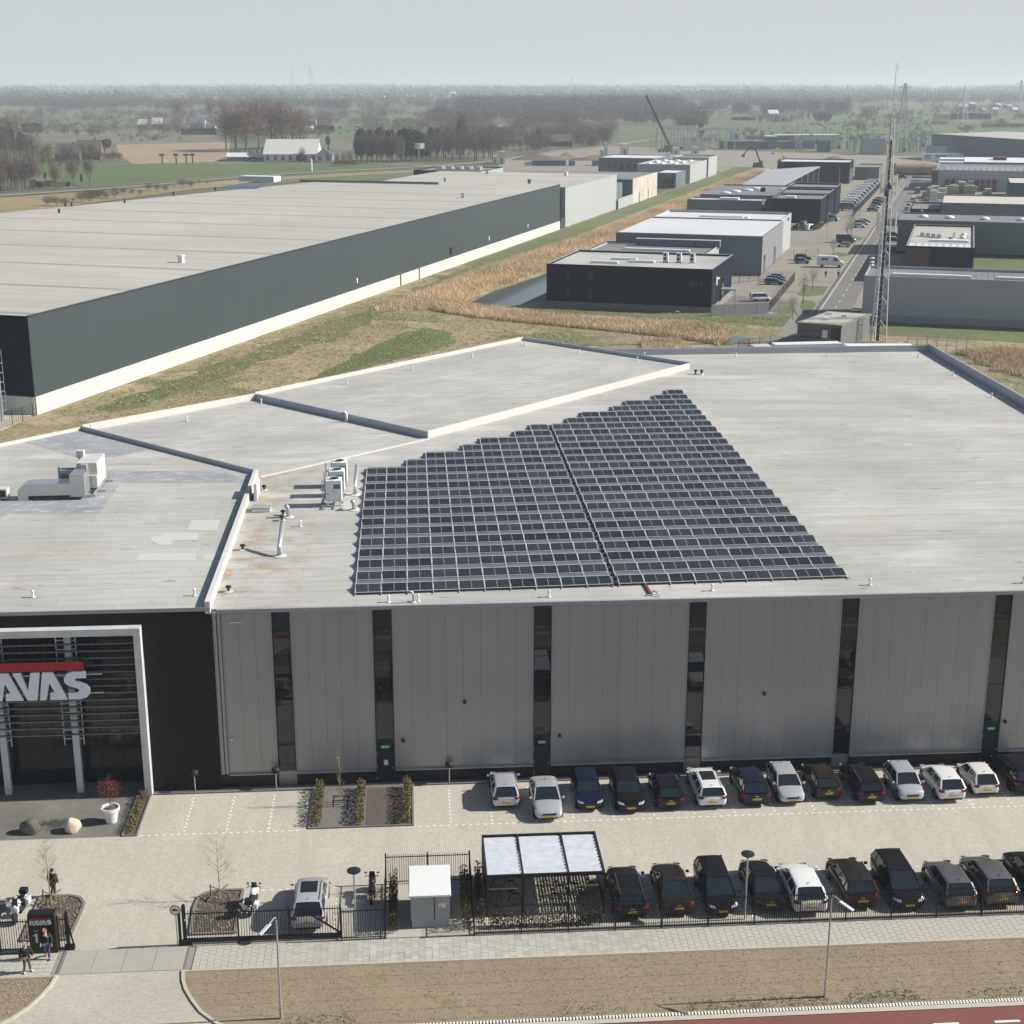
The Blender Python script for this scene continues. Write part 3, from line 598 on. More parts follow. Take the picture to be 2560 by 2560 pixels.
bevel(MB().box(-.75, .6, -.3, .75, 0, .28).done('frame', m_white, t), .02); bevel(MB().box(-.8, .65, -.35, .8, .28, .36).done('lid', m_roofnew, t), .02)
# white box on the parapet wall
t = thing('wall_cabinet', 'narrow white cabinet on the parapet by the hatch', 'cabinet', (*T(1, 1, 8, 1640, 12.06), 12.06)); MB().box(-.12, .12, -1.1, 1.2, .05, 1.35).done('body', m_white, t); MB().box(.12, .14, -1.0, 1.1, .15, 1.25).done('door', m_white, t)
# condensers
def condenser(loc, label):
    t = thing('condenser_unit', label, 'air conditioner', loc, group='condenser units on the hall roof')
    bevel(MB().box(-.6, .6, -.6, .6, .42, 2.1).done('casing', m_white, t), .03)
    for x in (0,):
        f = MB().lathe([(.46, 2.1), (.46, 2.15), (.40, 2.15), (.40, 2.11)], 24, (x, 0, 0)).done('fan_ring', m_white, t)
        MB().lathe([(.40, 2.105), (.40, 2.115)], 24, (x, 0, 0)).done('fan_opening', m_black, f)
        mb = MB()
        for k in range(4): mb.box(-.37, .37, -.03, .03, 2.12, 2.13, k * math.pi / 4, (0, 0))
        mb.done('fan_blade', m_plinth, f)
    MB().box(.0, .5, -.612, -.6, 1.45, 1.8).done('grille', m_slate, t)
    MB().box(-.46, -.40, -.62, -.6, 1.0, 1.1).box(-.05, .05, -.62, -.6, 1.25, 1.3).done('handle', m_black, t)
    MB().box(-.65, -.6, -.5, .5, .5, 2.0).done('coil', m_slate, t)
    return t
cz = [T(1, 1, 590, 1715, 12.06)]
xc, yc = cz[0][0], cz[0][1] + .6
for k, lb in enumerate(('nearest of three white condenser units in a row', 'middle one of three white condenser units in a row', 'farthest of three white condenser units in a row')):
    condenser((xc + .1 * k, yc + 2.75 * k, 12.06), lb)
rk = thing('condenser_rack', 'long steel rack carrying the three white condensers', 'rack', (xc, yc, 12.06))
for s_ in (-.45, .45): MB().beam((s_, -1.3, .38), (s_ + .2, 6.4, .38), .08).done('rail', m_steel, rk)
for k in range(5):
    y = -1.2 + k * 1.8
    MB().beam((-.9, y, .3), (.6, y, .3), .07).done('cross_bar', m_steel, rk)
    for s_ in (-.85, .55): MB().box(s_ - .15, s_ + .15, y - .15, y + .15, 0, .06).box(s_ - .03, s_ + .03, y - .03, y + .03, .06, .3).done('foot', m_steel, rk)
mb = MB()
for k in range(3): mb.box(-.95, -.87, .3 + k * 2.7, .38 + k * 2.7, .3, 1.9).beam((-.9, .34 + k * 2.7, 1.2), (-.6, .34 + k * 2.7, 1.2), .08)
mb.done('pipe_riser', m_steel, rk)
# air handling unit on the left roof
ax, ay = T(0, 1, 745, 1565, 12.55)
m_duct = M('zinc_duct_sheet', (.56, .57, .56), .3, .75, (.50, .51, .51), 1)
t = thing('air_handling_unit', 'big pale air handling unit with a long rounded duct on the left roof', 'air handling unit', (ax, ay, 12.25))
m_ahu = M('pale_unit_casing', (.60, .585, .54), .5, .1, (.55, .54, .50), 1, big=.05)
bevel(MB().box(-1.6, 0, 0, 3.1, .35, 2.3).done('casing', m_ahu, t), .03)
MB().box(.0, .02, .1, 1.4, .5, 2.15).box(.0, .02, 1.5, 2.9, .5, 2.15).done('service_door', m_ahu, t)
MB().box(-1.2, -.75, -.25, -.02, 1.2, 2.25).box(-.7, 0.0, -.35, -.02, .35, 1.35).done('intake_box', m_ahu, t)
bx0, by0 = T(0, 1, 640, 1640, 12.45); bx0 -= ax; by0 -= ay
bevel(MB().box(bx0 - 1.05, bx0 + .05, by0, by0 + 1.9, .25, 2.0).done('elbow_duct', m_duct, t), .03)
cxl = T(0, 1, 125, 1672, 12.3)[0] - ax
mb = MB(); yd0, yd1 = by0 + .1, by0 + 1.5
prof = [(bx0 - .9, 1.3), (cxl + .85, 1.3), (cxl + .4, 1.18), (cxl + .1, .88), (cxl, .5), (cxl, .0), (cxl + .8, .0), (cxl + .8, .36), (bx0 - .9, .36)]
n_ = len(prof)
mb.add([(x, yd0, z) for x, z in prof] + [(x, yd1, z) for x, z in prof], [tuple(range(n_)), tuple(range(2 * n_ - 1, n_ - 1, -1))] + [(i, n_ + i, n_ + (i + 1) % n_, (i + 1) % n_) for i in range(n_)])
mb.done('long_duct', m_duct, t)
MB().box(-1.9, -1.55, 2.2, 2.6, .2, 2.2).box(-2.0, -1.45, 2.1, 2.7, 2.2, 2.75).done('exhaust_stack', m_ahu, t)
mb = MB()
for y in (-.3, 2.7): mb.box(-2.3, .6, y, y + .12, .05, .17)
mb.box(-1.8, -1.68, -1.8, 3, .17, .29).box(-.1, .02, -1.8, 3, .17, .29).box(-1.9, .1, -1.85, -1.73, .05, .2).done('support_frame', m_steel, t)
MB().box(-3.2, -1.6, .9, 1.0, .55, 1.7).beam((-3.0, .5, 1.5), (-1.5, .5, 1.5), .25).beam((-3.0, .5, .9), (-1.5, .5, .9), .25).box(-3.15, -2.95, .4, .6, 0, 1.9).done('pipework', m_steel, t)
t = thing('duct_outlet', 'pale square duct outlet at the left edge of the roof', 'duct', (*T(0, 1, 55, 1660, 12.25), 12.25)); MB().box(-1.6, 0, 0, .9, .12, .85).done('casing', m_ahu, t); MB().box(-1.5, -.1, -.02, 0, .2, .75).done('opening', m_black, t)
# red cable tray from the array to the edge
x0_, y0_ = T(2, 2, 985, 460, 12.06); x1_, y1_ = T(2, 2, 1050, 568, 12.06)
t = thing('cable_tray', 'red cable duct running from the solar panels to the roof edge', 'cable duct', (0, 0, 0))
MB().beam((x0_, y0_, 12.13), (x1_, y1_, 12.13), .16, .1).done('tray', M('red_cable_cover', (.30, .02, .03), .6, 0, (.2, .015, .02), 6), t)
MB().tube([(x1_, y1_, 12.18), (x1_ + .15, y1_ + .05, 12.35), (x1_ + .35, y1_ - .1, 12.3), (x1_ + .5, y1_ - .35, 12.1)], .05, 6).tube([(x1_, y1_ - .05, 12.14), (x1_ - .3, y1_ - .12, 12.1), (x1_ - .45, y1_ - .1, 12.08)], .04, 6).done('cable_loop', m_steel, t)

# ================================================================ SOLAR ARRAYS
TILT = math.atan2(.23, 1.04); SK = R(2.0)
pvm = MB().box(0.02, 1.0 * 1.62, 0.02, .98, .015, .03).mesh('solar_panel', m_pv)
m_pvback = M('solar_cell_glass_far_side', (.030, .032, .038), .16, 0, (.024, .026, .031), 3, rand=.1)
frm = MB().box(0, 1.64, 0, .02, 0, .04).box(0, 1.64, .98, 1.0, 0, .04).box(0, .022, 0, 1, 0, .04).box(1.618, 1.64, 0, 1, 0, .04).box(.81, .826, .02, .98, .02, .034)
def panel_mesh(pit):
    """one framed module: cells and frame in one mesh, two materials"""
    me = bpy.data.meshes.new('solar_panel'); g = MB().box(.022, pit - .032, .02, .98, .012, .030)
    f2 = MB().box(0, pit - .01, 0, .035, 0, .042).box(0, pit - .01, .96, 1.0, 0, .042).box(0, .022, .02, .98, 0, .042).box(pit - .032, pit - .01, .02, .98, 0, .042).box(pit / 2 - .012, pit / 2 + .004, .02, .98, .0305, .034)
    me.from_pydata(g.v + f2.v, [], g.f + [tuple(i + len(g.v) for i in f) for f in f2.f]); me.materials.append(m_pv); me.materials.append(m_pvframe)
    me.polygons.foreach_set('material_index', [0] * len(g.f) + [1] * len(f2.f)); me.update(); return me, f2
m_defl = M('grey_deflector_sheet', (.165, .17, .17), .45, .15, (.135, .14, .14), 2, rand=.1)
def array(name, label, xof, pitch, counts, align_right):
    root = thing(name, label, 'solar array', (0, 0, 0))
    me, f2 = panel_mesh(pitch); fronts = []; backs = []; rails = MB(); base = MB()
    for k, n_ in enumerate(counts):
        if n_ <= 0: continue
        for i in range(n_):
            x = xof + pitch * (i if not align_right else i + (align_right - n_))
            yb = 89.95 + .034 * (x + 3.8) + 2.44 * k
            fronts.append((x, yb - 1.95)); backs.append((x, yb))
            if i == 0 or True:
                rails.box(x - .03, x + .02, yb - 2.25, yb + .18, 12.08, 12.13)
                rails.add([(x - .035, yb - 1.98, 12.19), (x + .03, yb - 1.98, 12.19), (x + .03, yb - .91, 12.42), (x - .035, yb - .91, 12.42), (x + .03, yb - .45, 12.235), (x - .035, yb - .45, 12.235), (x + .03, yb + .42, 12.19), (x - .035, yb + .42, 12.19)], [(0, 1, 2, 3), (3, 2, 4, 5), (5, 4, 6, 7)])
                base.box(x - .07, x + .07, yb - 2.05, yb - 1.85, 12.06, 12.12).box(x - .07, x + .07, yb - .12, yb + .05, 12.06, 12.12)
                rails.box(x - .02, x + .02, yb - 1.02, yb - .98, 12.12, 12.33)
        xe = xof + pitch * (n_ if not align_right else align_right); yb = 89.95 + .034 * (xe + 3.8) + 2.44 * k
        rails.box(xe - .03, xe + .02, yb - 2.25, yb + .18, 12.08, 12.13).box(xe - .02, xe + .02, yb - 1.02, yb - .98, 12.12, 12.33)
        xs0 = xof if not align_right else xof + pitch * (align_right - n_)
        yb0 = 89.95 + .034 * (xs0 + 3.8) + 2.44 * k
        # end triangles of the tents and the front trough
        for xx, yy in ((xs0 - .04, yb0), (xe + .03, yb)):
            rails.add([(xx, yy - 1.95, 12.12), (xx, yy - .05, 12.12), (xx, yy - 1.0, 12.33), (xx + .02, yy - 1.95, 12.12), (xx + .02, yy - .05, 12.12), (xx + .02, yy - 1.0, 12.33)], [(0, 2, 1), (3, 4, 5), (0, 3, 5, 2), (2, 5, 4, 1)])
        base.beam((xs0 - .1, yb0 - 2.02, 12.10), (xe + .1, yb - 2.02, 12.10), .06, .05)
    allp = [(x, y, 0) for x, y in fronts] + [(x, y, 1) for x, y in backs]
    allp.sort(key=lambda p: (p[1] + (6 if p[2] else 0)))
    extra_b = MB()
    dfl = MB().add([(.01, 0, -.01), (pitch - .015, 0, -.01), (pitch - .015, .40, -.15), (.01, .40, -.15), (pitch - .015, .45, -.18), (.01, .45, -.18), (pitch - .015, 1.33, -.20), (.01, 1.33, -.20)], [(0, 1, 2, 3), (3, 2, 4, 5), (5, 4, 6, 7)]).mesh('rear_deflector', m_defl)
    for n_, (x, y, bk) in enumerate(allp):
        if bk:
            if n_ < 330: o = put('rear_deflector', dfl, root, (x, y - .90, 12.37), SK)
            else:
                c_, s_ = math.cos(SK), math.sin(SK); vs = [(x + v.co.x * c_ - v.co.y * s_, y - .90 + v.co.x * s_ + v.co.y * c_, 12.37 + v.co.z) for v in dfl.vertices]; extra_b.add(vs, [(0, 1, 2, 3), (3, 2, 4, 5), (5, 4, 6, 7)])
        else: o = put('solar_panel', me, root); o.matrix_world = Matrix.Translation((x, y, 12.16)) @ Matrix.Rotation(SK, 4, 'Z') @ Matrix.Rotation(TILT + R(rnd.gauss(0, .35)), 4, 'X') @ Matrix.Diagonal((1, 1.07, 1, 1))
    if extra_b.v: tag(extra_b.done('rear_deflector', m_defl, root), kind='stuff')
    tag(rails.done('mounting_rail', m_pvframe, root), kind='stuff'); tag(base.done('ballast_foot', m_plinth, root), kind='stuff')
    return root
array('solar_array', 'stepped left solar array of dark panels in white frames', -3.8, 1.65, [10] * 13 + [8, 7, 5, 4, 2, 1], 10)
array('solar_array', 'right solar array of dark panels with a straight slanting right edge', 13.12, 1.68, [9] * 19 + [8, 7, 5, 4, 2, 1], 9)
mb = MB()
for k in range(46): 
    y = 88.3 + k * 1.0 + rnd.random() * .2; x = 12.93 + rnd.random() * .1
    mb.box(x - .08, x + .08, y, y + .45, 12.08, 12.2 + rnd.random() * .12)
tag(mb.done('cable_channel', m_plinth), 'dark cable channel in the gap between the two solar arrays', kind='stuff')
# ================================================================ CARS
def paint(name, col, metal=.3, rough=.28):
    dark = max(col) < .1; return M(name, col, .13 if dark else rough, 0 if dark else metal, tuple(c * .95 for c in col), 40, coat=0 if dark else 1.0, spec=.45 if dark else .5)
PT = {k: paint(k + '_car_paint', c, mt) for k, c, mt in (('silver', (.50, .52, .54), .35), ('lightsilver', (.55, .57, .58), .4), ('grey', (.16, .155, .15), .5), ('greybrown', (.17, .155, .145), .5), ('navy', (.006, .009, .028), .3), ('darkblue', (.009, .014, .032), .3),
      ('black', (.008, .008, .009), .2), ('blackbrown', (.022, .018, .015), .3), ('white', (.72, .72, .70), 0), ('cream', (.70, .68, .62), 0), ('blue', (.05, .10, .17), .3), ('dkgrey', (.05, .055, .06), .4), ('teal', (.10, .15, .17), .4))}
m_tyre = M('tyre_rubber', (.012, .012, .012), .85, 0, (.009, .009, .009), 20)
m_rim = M('alloy_rim', (.42, .43, .44), .35, .7, (.36, .37, .38), 20)
m_carglass = M('car_window_glass', (.012, .018, .020), .04, 0, (.010, .015, .017), 1, ior=1.7)
m_tail = M('red_tail_light', (.24, .006, .010), .25, 0, (.2, .005, .008), 10)
m_head = M('clear_headlight', (.62, .65, .66), .12, .3, (.55, .58, .6), 10)
m_plate = M('yellow_number_plate', (.68, .42, .02), .5, 0, (.6, .37, .02), 10)
m_chrome = M('bright_chrome', (.62, .62, .62), .2, .9, (.55, .55, .55), 10)
tyre_me = MB().lathe([(.20, -.10), (.30, -.105), (.325, -.08), (.325, .08), (.30, .105), (.20, .10)], 20).mesh('tyre', m_tyre, True)
rim_mb = MB().lathe([(.05, .085), (.07, .09), (.06, .10)], 10)
for k in range(5): rim_mb.box(-.025, .025, .04, .21, .075, .095, k * 2 * math.pi / 5, (0, 0))
rim_mb.lathe([(.19, .07), (.215, .07), (.215, .1), (.19, .1)], 20)
rim_me = rim_mb.mesh('rim', m_rim)
arch_me = MB().lathe([(.02, 0), (.385, 0), (.385, .01), (.02, .01)], 24).mesh('wheel_arch', m_tyre)
KIN = {  # L, W, H, belt, windscreen base/top, rear base/top (share of the length), bonnet height, boot height
    'hatch': (3.95, 1.70, 1.43, .95, .25, .075, -.485, -.37, .86, .9), 'mini': (3.5, 1.62, 1.47, .92, .27, .10, -.49, -.36, .88, .9),
    'estate': (4.55, 1.80, 1.44, .96, .23, .06, -.49, -.43, .86, .9), 'suv': (4.45, 1.84, 1.64, 1.02, .25, .08, -.485, -.39, .98, 1.0),
    'saloon': (4.6, 1.80, 1.44, .90, .22, .05, -.36, -.17, .85, .93), 'mpv': (4.35, 1.78, 1.58, .98, .34, .11, -.49, -.41, .88, .95),
    'van': (4.4, 1.85, 1.85, 1.05, .36, .2, -.495, -.48, .98, 1.0)}
def sub_mesh(vs, fs, name, mat, lv=1):
    me = bpy.data.meshes.new(name); me.from_pydata(vs, [], fs); me.materials.append(mat); me.update()
    bm = bmesh.new(); bm.from_mesh(me); bmesh.ops.recalc_face_normals(bm, faces=bm.faces)
    bm.to_mesh(me); bm.free()
    me.polygons.foreach_set('use_smooth', [True] * len(me.polygons)); me.update(); return me
CARM = {}
def car(name, kind, col, loc, rz, label, group, lo=False, roofcol=None, sunroof=False, rails=False, towards=True, scale=1.0):
    """rz = 0: the nose points to +Y"""
    L_, W, Hh, belt, wb_, wt, rb, rt, hood, boot = KIN[kind]; pm = PT[col]
    t = thing(name, label, 'van' if kind == 'van' else 'car', loc, rz, group); w = W / 2
    if scale != 1: t.scale = (scale,) * 3
    key = (kind, col)
    wr, wf = -.29 * L_, .305 * L_
    if kind not in CARM:
        st = [(-.5, .50, .74), (-.497, .72, .82), (-.488, boot - .05, .89), (-.46, belt if rb < -.45 else boot, .97), (rb if rb > -.44 else -.40, boot if rb > -.44 else belt, .99), (wr / L_, belt if rb < -.4 else boot, 1), (-.14, belt, 1.0), (.05, belt, 1), (wb_ - .02, belt, 1),
              (wb_ + .03, hood + .03, .99), (.36, hood - .02, .98) if wb_ < .33 else (wb_ + .06, hood, .98), (.44, hood - .09, .92), (.475, hood - .2, .84), (.493, .58, .72), (.5, .42, .60)]
        vs = []; n_ = 14
        for ty, zt, ww in st:
            h = w * ww; zs = .22 if abs(ty) < .47 else .28; y = ty * L_
            ring = [(0, zt + .012), (.5 * h, zt), (.84 * h, zt - .035), (.97 * h, zt - .12), (h, max(zt - .32, .5)), (.99 * h, .38), (.9 * h, zs)]
            for x, z in ring: vs.append((x, y, max(z, zs)))
            vs.append((0, y, zs))
            for x, z in ring[:0:-1]: vs.append((-x, y, max(z, zs)))
        k = len(st); fs = [(i * n_ + j, i * n_ + (j + 1) % n_, (i + 1) * n_ + (j + 1) % n_, (i + 1) * n_ + j) for i in range(k - 1) for j in range(n_)]
        fs += [tuple(range(n_))[::-1], tuple(range((k - 1) * n_, k * n_))]
        base = [(-.93 * w, rb * L_), (.93 * w, rb * L_), (.95 * w, (rb + .03) * L_), (.95 * w, (wb_ - .03) * L_), (.86 * w, wb_ * L_), (-.86 * w, wb_ * L_), (-.95 * w, (wb_ - .03) * L_), (-.95 * w, (rb + .03) * L_)]
        # roof shell
        rv = []; ys = [rt * L_ - .02, rt * L_ + .12, (rt + wt) / 2 * L_, wt * L_ - .15, wt * L_ + .03]
        for i, y in enumerate(ys):
            dz = -.05 if i in (0, 4) else (-.012 if i in (1, 3) else 0)
            for x, z in ((-.74, -.07), (-.70, -.015), (-.4, .005), (0, .012), (.4, .005), (.70, -.015), (.74, -.07)): rv.append((x * w * (.97 if i in (0, 4) else 1), y, Hh + z + dz))
        rf = [(i * 7 + j, i * 7 + j + 1, (i + 1) * 7 + j + 1, (i + 1) * 7 + j) for i in range(4) for j in range(6)]
        CARM[kind] = (vs, fs, rv, rf)
    vs, fs, rv, rf = CARM[kind]
    if key not in CARM: CARM[key] = (sub_mesh(vs, fs, 'body', pm), sub_mesh(rv, rf, 'roof', pm))
    bm_, rm_ = CARM[key]
    for o in (put('body', bm_, t), put('roof', rm_, t)): ss = o.modifiers.new('smooth', 'SUBSURF'); ss.levels = ss.render_levels = 1 if lo else 2
    o.scale = (1.03, 1.015, 1); KIDS[t.name][-2].scale = (1.02, 1.01, 1)
    zb, zr = belt - .01, Hh - .055; yb0, yb1, yt0, yt1 = rb * L_, wb_ * L_, rt * L_, wt * L_
    a, c = .92 * w, .715 * w
    def q(nm, pts, mat=m_carglass): return MB().add(pts, [tuple(range(len(pts)))]).done(nm, mat, t)
    zbr = boot - .01 if rb > -.44 else zb
    q('windscreen', [(-a * .93, yb1, zb), (a * .93, yb1, zb), (c * .95, yt1, zr), (-c * .95, yt1, zr)])
    q('rear_window', [(a * .92, yb0, zbr), (-a * .92, yb0, zbr), (-c * .95, yt0, zr), (c * .95, yt0, zr)])
    for s_ in (-1, 1): q('side_window', [(s_ * a, yb0 + .12, zb), (s_ * a, yb1 - .08, zb), (s_ * c, yt1 - .05, zr), (s_ * c, yt0 + .05, zr)][::s_])
    mb = MB()
    for s_ in (-1, 1):
        mb.beam((s_ * a * .97, yb1, zb), (s_ * c, yt1, zr), .07, .05).beam((s_ * a * .97, yb0, zbr), (s_ * c, yt0, zr), .10, .06)
        if not lo:
            ym = (yb0 * .45 + yb1 * .55); mb.beam((s_ * (a + .003), ym, zb), (s_ * (c + .005), (yt0 * .45 + yt1 * .55), zr), .02, .07)
            mb.beam((s_ * (a + .01), yb0 + .1, zb + .01), (s_ * (a + .01), yb1 - .05, zb + .01), .03, .03)
            mb.beam((s_ * (a + .002), yb0 * .78 + yb1 * .22, zb), (s_ * (c + .004), yt0 * .86 + yt1 * .14, zr), .02, .06)
    mb.done('pillar', pm, t)
    for s_ in (-1, 1):
        for y in (wr, wf):
            wh = put('wheel_arch', arch_me, t, (s_ * (w - .012), y, .34)); wh.rotation_euler = (0, R(90) * s_, 0)
            ty = put('wheel', tyre_me, t, (s_ * (w - .085), y, .325)); ty.rotation_euler = (0, R(90) * s_, 0)
            if not lo: put('rim', rim_me, ty)
    rz_ = .78 * (belt / .93)
    for s_ in (-1, 1):
        MB().add([(s_ * w * .86, -.500 * L_, rz_ - .07), (s_ * w * .62, -.505 * L_, rz_ - .05), (s_ * w * .62, -.498 * L_, rz_ + .06), (s_ * w * .90, -.487 * L_, rz_ + .10), (s_ * w * .99, -.455 * L_, rz_ + .10), (s_ * w * .985, -.46 * L_, rz_ - .07)], [(0, 1, 2, 3), (0, 3, 4, 5)]).done('tail_light', m_tail, t)
        MB().add([(s_ * w * .48, .502 * L_, .60), (s_ * w * .74, .490 * L_, .62), (s_ * w * .80, .470 * L_, .76), (s_ * w * .52, .484 * L_, .72), (s_ * w * .93, .435 * L_, .78), (s_ * w * .90, .455 * L_, .64)], [(0, 1, 2, 3), (1, 5, 4, 2)]).done('headlight', m_head, t)
    if not lo:
        MB().box(-.26, .26, -.509 * L_, -.503 * L_, .50 if kind != 'suv' else .62, .61 if kind != 'suv' else .73).done('number_plate', m_plate, t)
        MB().box(-.26, .26, .506 * L_, .511 * L_, .36, .46).done('number_plate', m_plate, t)
        MB().box(-w * .45, w * .45, .500 * L_, .505 * L_, .50, .62).box(-w * .6, w * .6, .503 * L_, .508 * L_, .27, .34).done('grille', m_black, t)
        MB().box(-w * .7, w * .7, -.507 * L_, -.50 * L_, .26, .36).done('rear_bumper_trim', m_tyre, t)
        for s_ in (-1, 1): bevel(MB().box(s_ * (w + .02), s_ * (w + .2), yb1 - .22, yb1 - .10, zb + .0, zb + .14).done('mirror', pm, t), .03)
        MB().beam((0, yt0 + .25, Hh), (0, yt0 + .12, Hh + .08), .03).done('aerial', m_black, t)
        MB().beam((-w * .3, yb0 - .01, zbr + .03), (w * .25, yb0 - .01 + .03, zbr + .06), .02).done('wiper', m_black, t)
        MB().box(-.10, .10, -.507 * L_, -.500 * L_, .72, .76).done('badge', m_chrome, t)
    if sunroof: MB().box(-.48 * w, .48 * w, (rt * .45 + wt * .55) * L_ - .3, wt * L_ - .12, Hh - .01, Hh + .018).done('sunroof', m_carglass, t)
    if rails:
        for s_ in (-1, 1): MB().beam((s_ * .68 * w, yt0 + .1, Hh + .02), (s_ * .68 * w, yt1 - .1, Hh + .02), .03).done('roof_rail', m_chrome if rails == 2 else m_black, t)
    return t
def park(k, fx, fy, kind, col, facing, label, group, dx=0.0, rz=0.0, **kw):
    """near bumper at the surveyed point; facing 1 = nose towards the road (-Y)"""
    x, y = FT(fx, fy, .30); L_ = KIN[kind][0]
    return car('parked_car', kind, col, (x + dx, y + L_ / 2, 0), (math.pi if facing else 0) + rz, label, group, **kw)
gU, gL = 'cars parked along the hall', 'cars parked along the fence'
park(0, 955, 1521, 'hatch', 'silver', 0, 'silver hatchback seen from behind, the leftmost car parked along the hall', gU)
park(1, 1036, 1544, 'saloon', 'lightsilver', 1, 'light silver saloon facing the road, standing furthest out of the row along the hall', gU)
park(2, 1114, 1525, 'hatch', 'navy', 1, 'navy blue car facing the road beside the light silver saloon', gU)
park(3, 1191, 1527, 'hatch', 'black', 1, 'black hatchback facing the road between the navy car and a black one seen from behind', gU, scale=1.05)
park(4, 1266, 1523, 'hatch', 'black', 0, 'black hatchback seen from behind, directly left of the white estate with sunroof', gU)
park(5, 1345, 1520, 'estate', 'white', 0, 'white estate car with a dark sunroof and roof rails', gU, sunroof=True, rails=2)
park(6, 1427, 1514, 'hatch', 'darkblue', 0, 'dark blue hatchback right of the white estate', gU, scale=1.08)
park(7, 1496, 1513, 'hatch', 'lightsilver', 1, 'light silver hatchback facing the road right of the dark blue hatchback', gU)
park(8, 1564, 1504, 'hatch', 'blackbrown', 0, 'dark brown hatchback seen from behind between a silver hatchback and a black estate', gU)
park(9, 1645, 1511, 'estate', 'black', 0, 'black estate car with silver roof rails in the row along the hall', gU, rails=2)
park(10, 1721, 1508, 'mini', 'silver', 1, 'silver small hatchback facing the road left of the two white cars', gU, scale=1.04)
park(11, 1797, 1507, 'hatch', 'white', 0, 'white hatchback with a dark rear window beside a smaller white car', gU, scale=1.03)
park(12, 1862, 1497, 'mini', 'cream', 0, 'small rounded off white hatchback near the right edge, back row', gU)
park(13, 1935, 1494, 'suv', 'black', 0, 'black car cut by the right edge of the picture in the row along the hall', gU, dx=.2)
park(14, 585, 1751, 'suv', 'silver', 0, 'silver car with a wide glass roof standing alone behind the sliding gate', gL, sunroof=True, rails=2, dx=-.1)
park(15, 1193, 1729, 'estate', 'black', 0, 'black estate with chrome roof rails next to the bicycle shelter', gL, rails=2, scale=1.02)
park(16, 1281, 1722, 'saloon', 'blackbrown', 0, 'black coupe with a low roof, second car right of the bicycle shelter', gL)
park(17, 1365, 1723, 'mpv', 'black', 1, 'black people carrier facing the road, third car right of the bicycle shelter', gL)
park(18, 1455, 1715, 'saloon', 'black', 0, 'black saloon partly behind the dark post lamp on the right', gL)
park(19, 1528, 1717, 'hatch', 'white', 0, 'white hatchback parked behind the fence among black cars', gL, scale=1.12)
park(20, 1625, 1706, 'hatch', 'blackbrown', 0, 'black hatchback right of the white one behind the fence', gL, scale=1.12)
park(21, 1716, 1711, 'mpv', 'black', 1, 'tall black people carrier facing the road left of two grey cars', gL, scale=1.03)
park(22, 1812, 1709, 'hatch', 'grey', 0, 'grey hatchback with a paler roof behind the fence on the right', gL, scale=1.07)
park(23, 1888, 1702, 'hatch', 'greybrown', 0, 'grey brown hatchback right of the grey one', gL, scale=1.13)
park(24, 1975, 1697, 'suv', 'black', 0, 'black car at the right edge of the row along the fence', gL)

# ================================================================ FENCES AND GATES
m_fence = M('black_fence_steel', (.012, .013, .016), .5, .2, (.010, .011, .013), 8)
def barfence(name, label, p, q, h=1.85, posts=2.49, bar=.125, z0=.0, limit=300, cat='fence', first=True):
    p = Vector(p); q = Vector(q); L_ = (q - p).length; rz = math.atan2(q.y - p.y, q.x - p.x)
    t = thing(name, label, cat, (p.x, p.y, z0), rz)
    n_ = max(1, round(L_ / posts)); pm = MB().box(-.035, .035, -.035, .035, 0, h + .05).lathe([(.05, h + .05), (.03, h + .09)], 6).mesh('post', m_fence)
    for i in range(0 if first else 1, n_ + 1): put('post', pm, t, (L_ * i / n_, 0, 0))
    rm = MB().box(.036, L_ / n_ - .036, -.02, .02, -.02, .02).mesh('rail', m_fence)
    for i in range(n_):
        for z in (.16, h - .16): put('rail', rm, t, (L_ * i / n_, 0, z))
    bm_ = MB().box(-.014, .014, -.014, .014, .05, h).mesh('bar', m_fence); k = int(L_ / bar); ex = MB()
    for i in range(1, k):
        x = L_ * i / k
        if i < limit: put('bar', bm_, t, (x, 0, 0))
        else: ex.box(x - .011, x + .011, -.011, .011, .05, h)
    if ex.v: tag(ex.done('bar', m_fence, t), kind='stuff')
    return t
barfence('bar_fence', 'long black bar fence between the parked cars and the pavement', (2.75, 67.8), (42.6, 67.8), h=1.85)
barfence('bar_fence', 'short black fence between the sliding gate and the white cabinet', (-4.2, 67.82), (-1.92, 67.82), h=1.9)
barfence('bar_fence', 'black fence along the back of the white cabinet enclosure', (-1.95, 73.3), (2.72, 73.3), h=1.85, posts=2.34)
barfence('bar_fence', 'black fence on the left side of the white cabinet enclosure', (-1.95, 67.85), (-1.95, 73.25), h=1.85, posts=2.7)
barfence('bar_fence', 'black fence between the white cabinet and the bicycle shelter', (2.74, 67.85), (2.74, 73.25), h=1.85, posts=2.7)
barfence('bar_fence', 'short black fence right of the entrance sign board', (-18.75, 67.95), (-18.35, 67.95), h=1.95, posts=1)
barfence('bar_fence', 'black fence behind the entrance sign board at the left edge', (-30, 67.98), (-19.0, 67.98), h=1.9)
gt = barfence('sliding_gate', 'black sliding gate with a heavy bottom beam and diagonal tail', (-12.25, 68.05), (-4.25, 68.05), h=1.95, posts=2.67, bar=.135, cat='gate', first=False)
MB().box(0, 8.0, -.07, .07, .10, .32).done('bottom_beam', m_fence, gt); MB().beam((6.0, .03, 1.8), (8.0, .03, .32), .08).done('diagonal_brace', m_fence, gt)
gp = thing('gate_post', 'tall black gate post pair beside the round road sign', 'gate post', (-12.3, 68.0, 0))
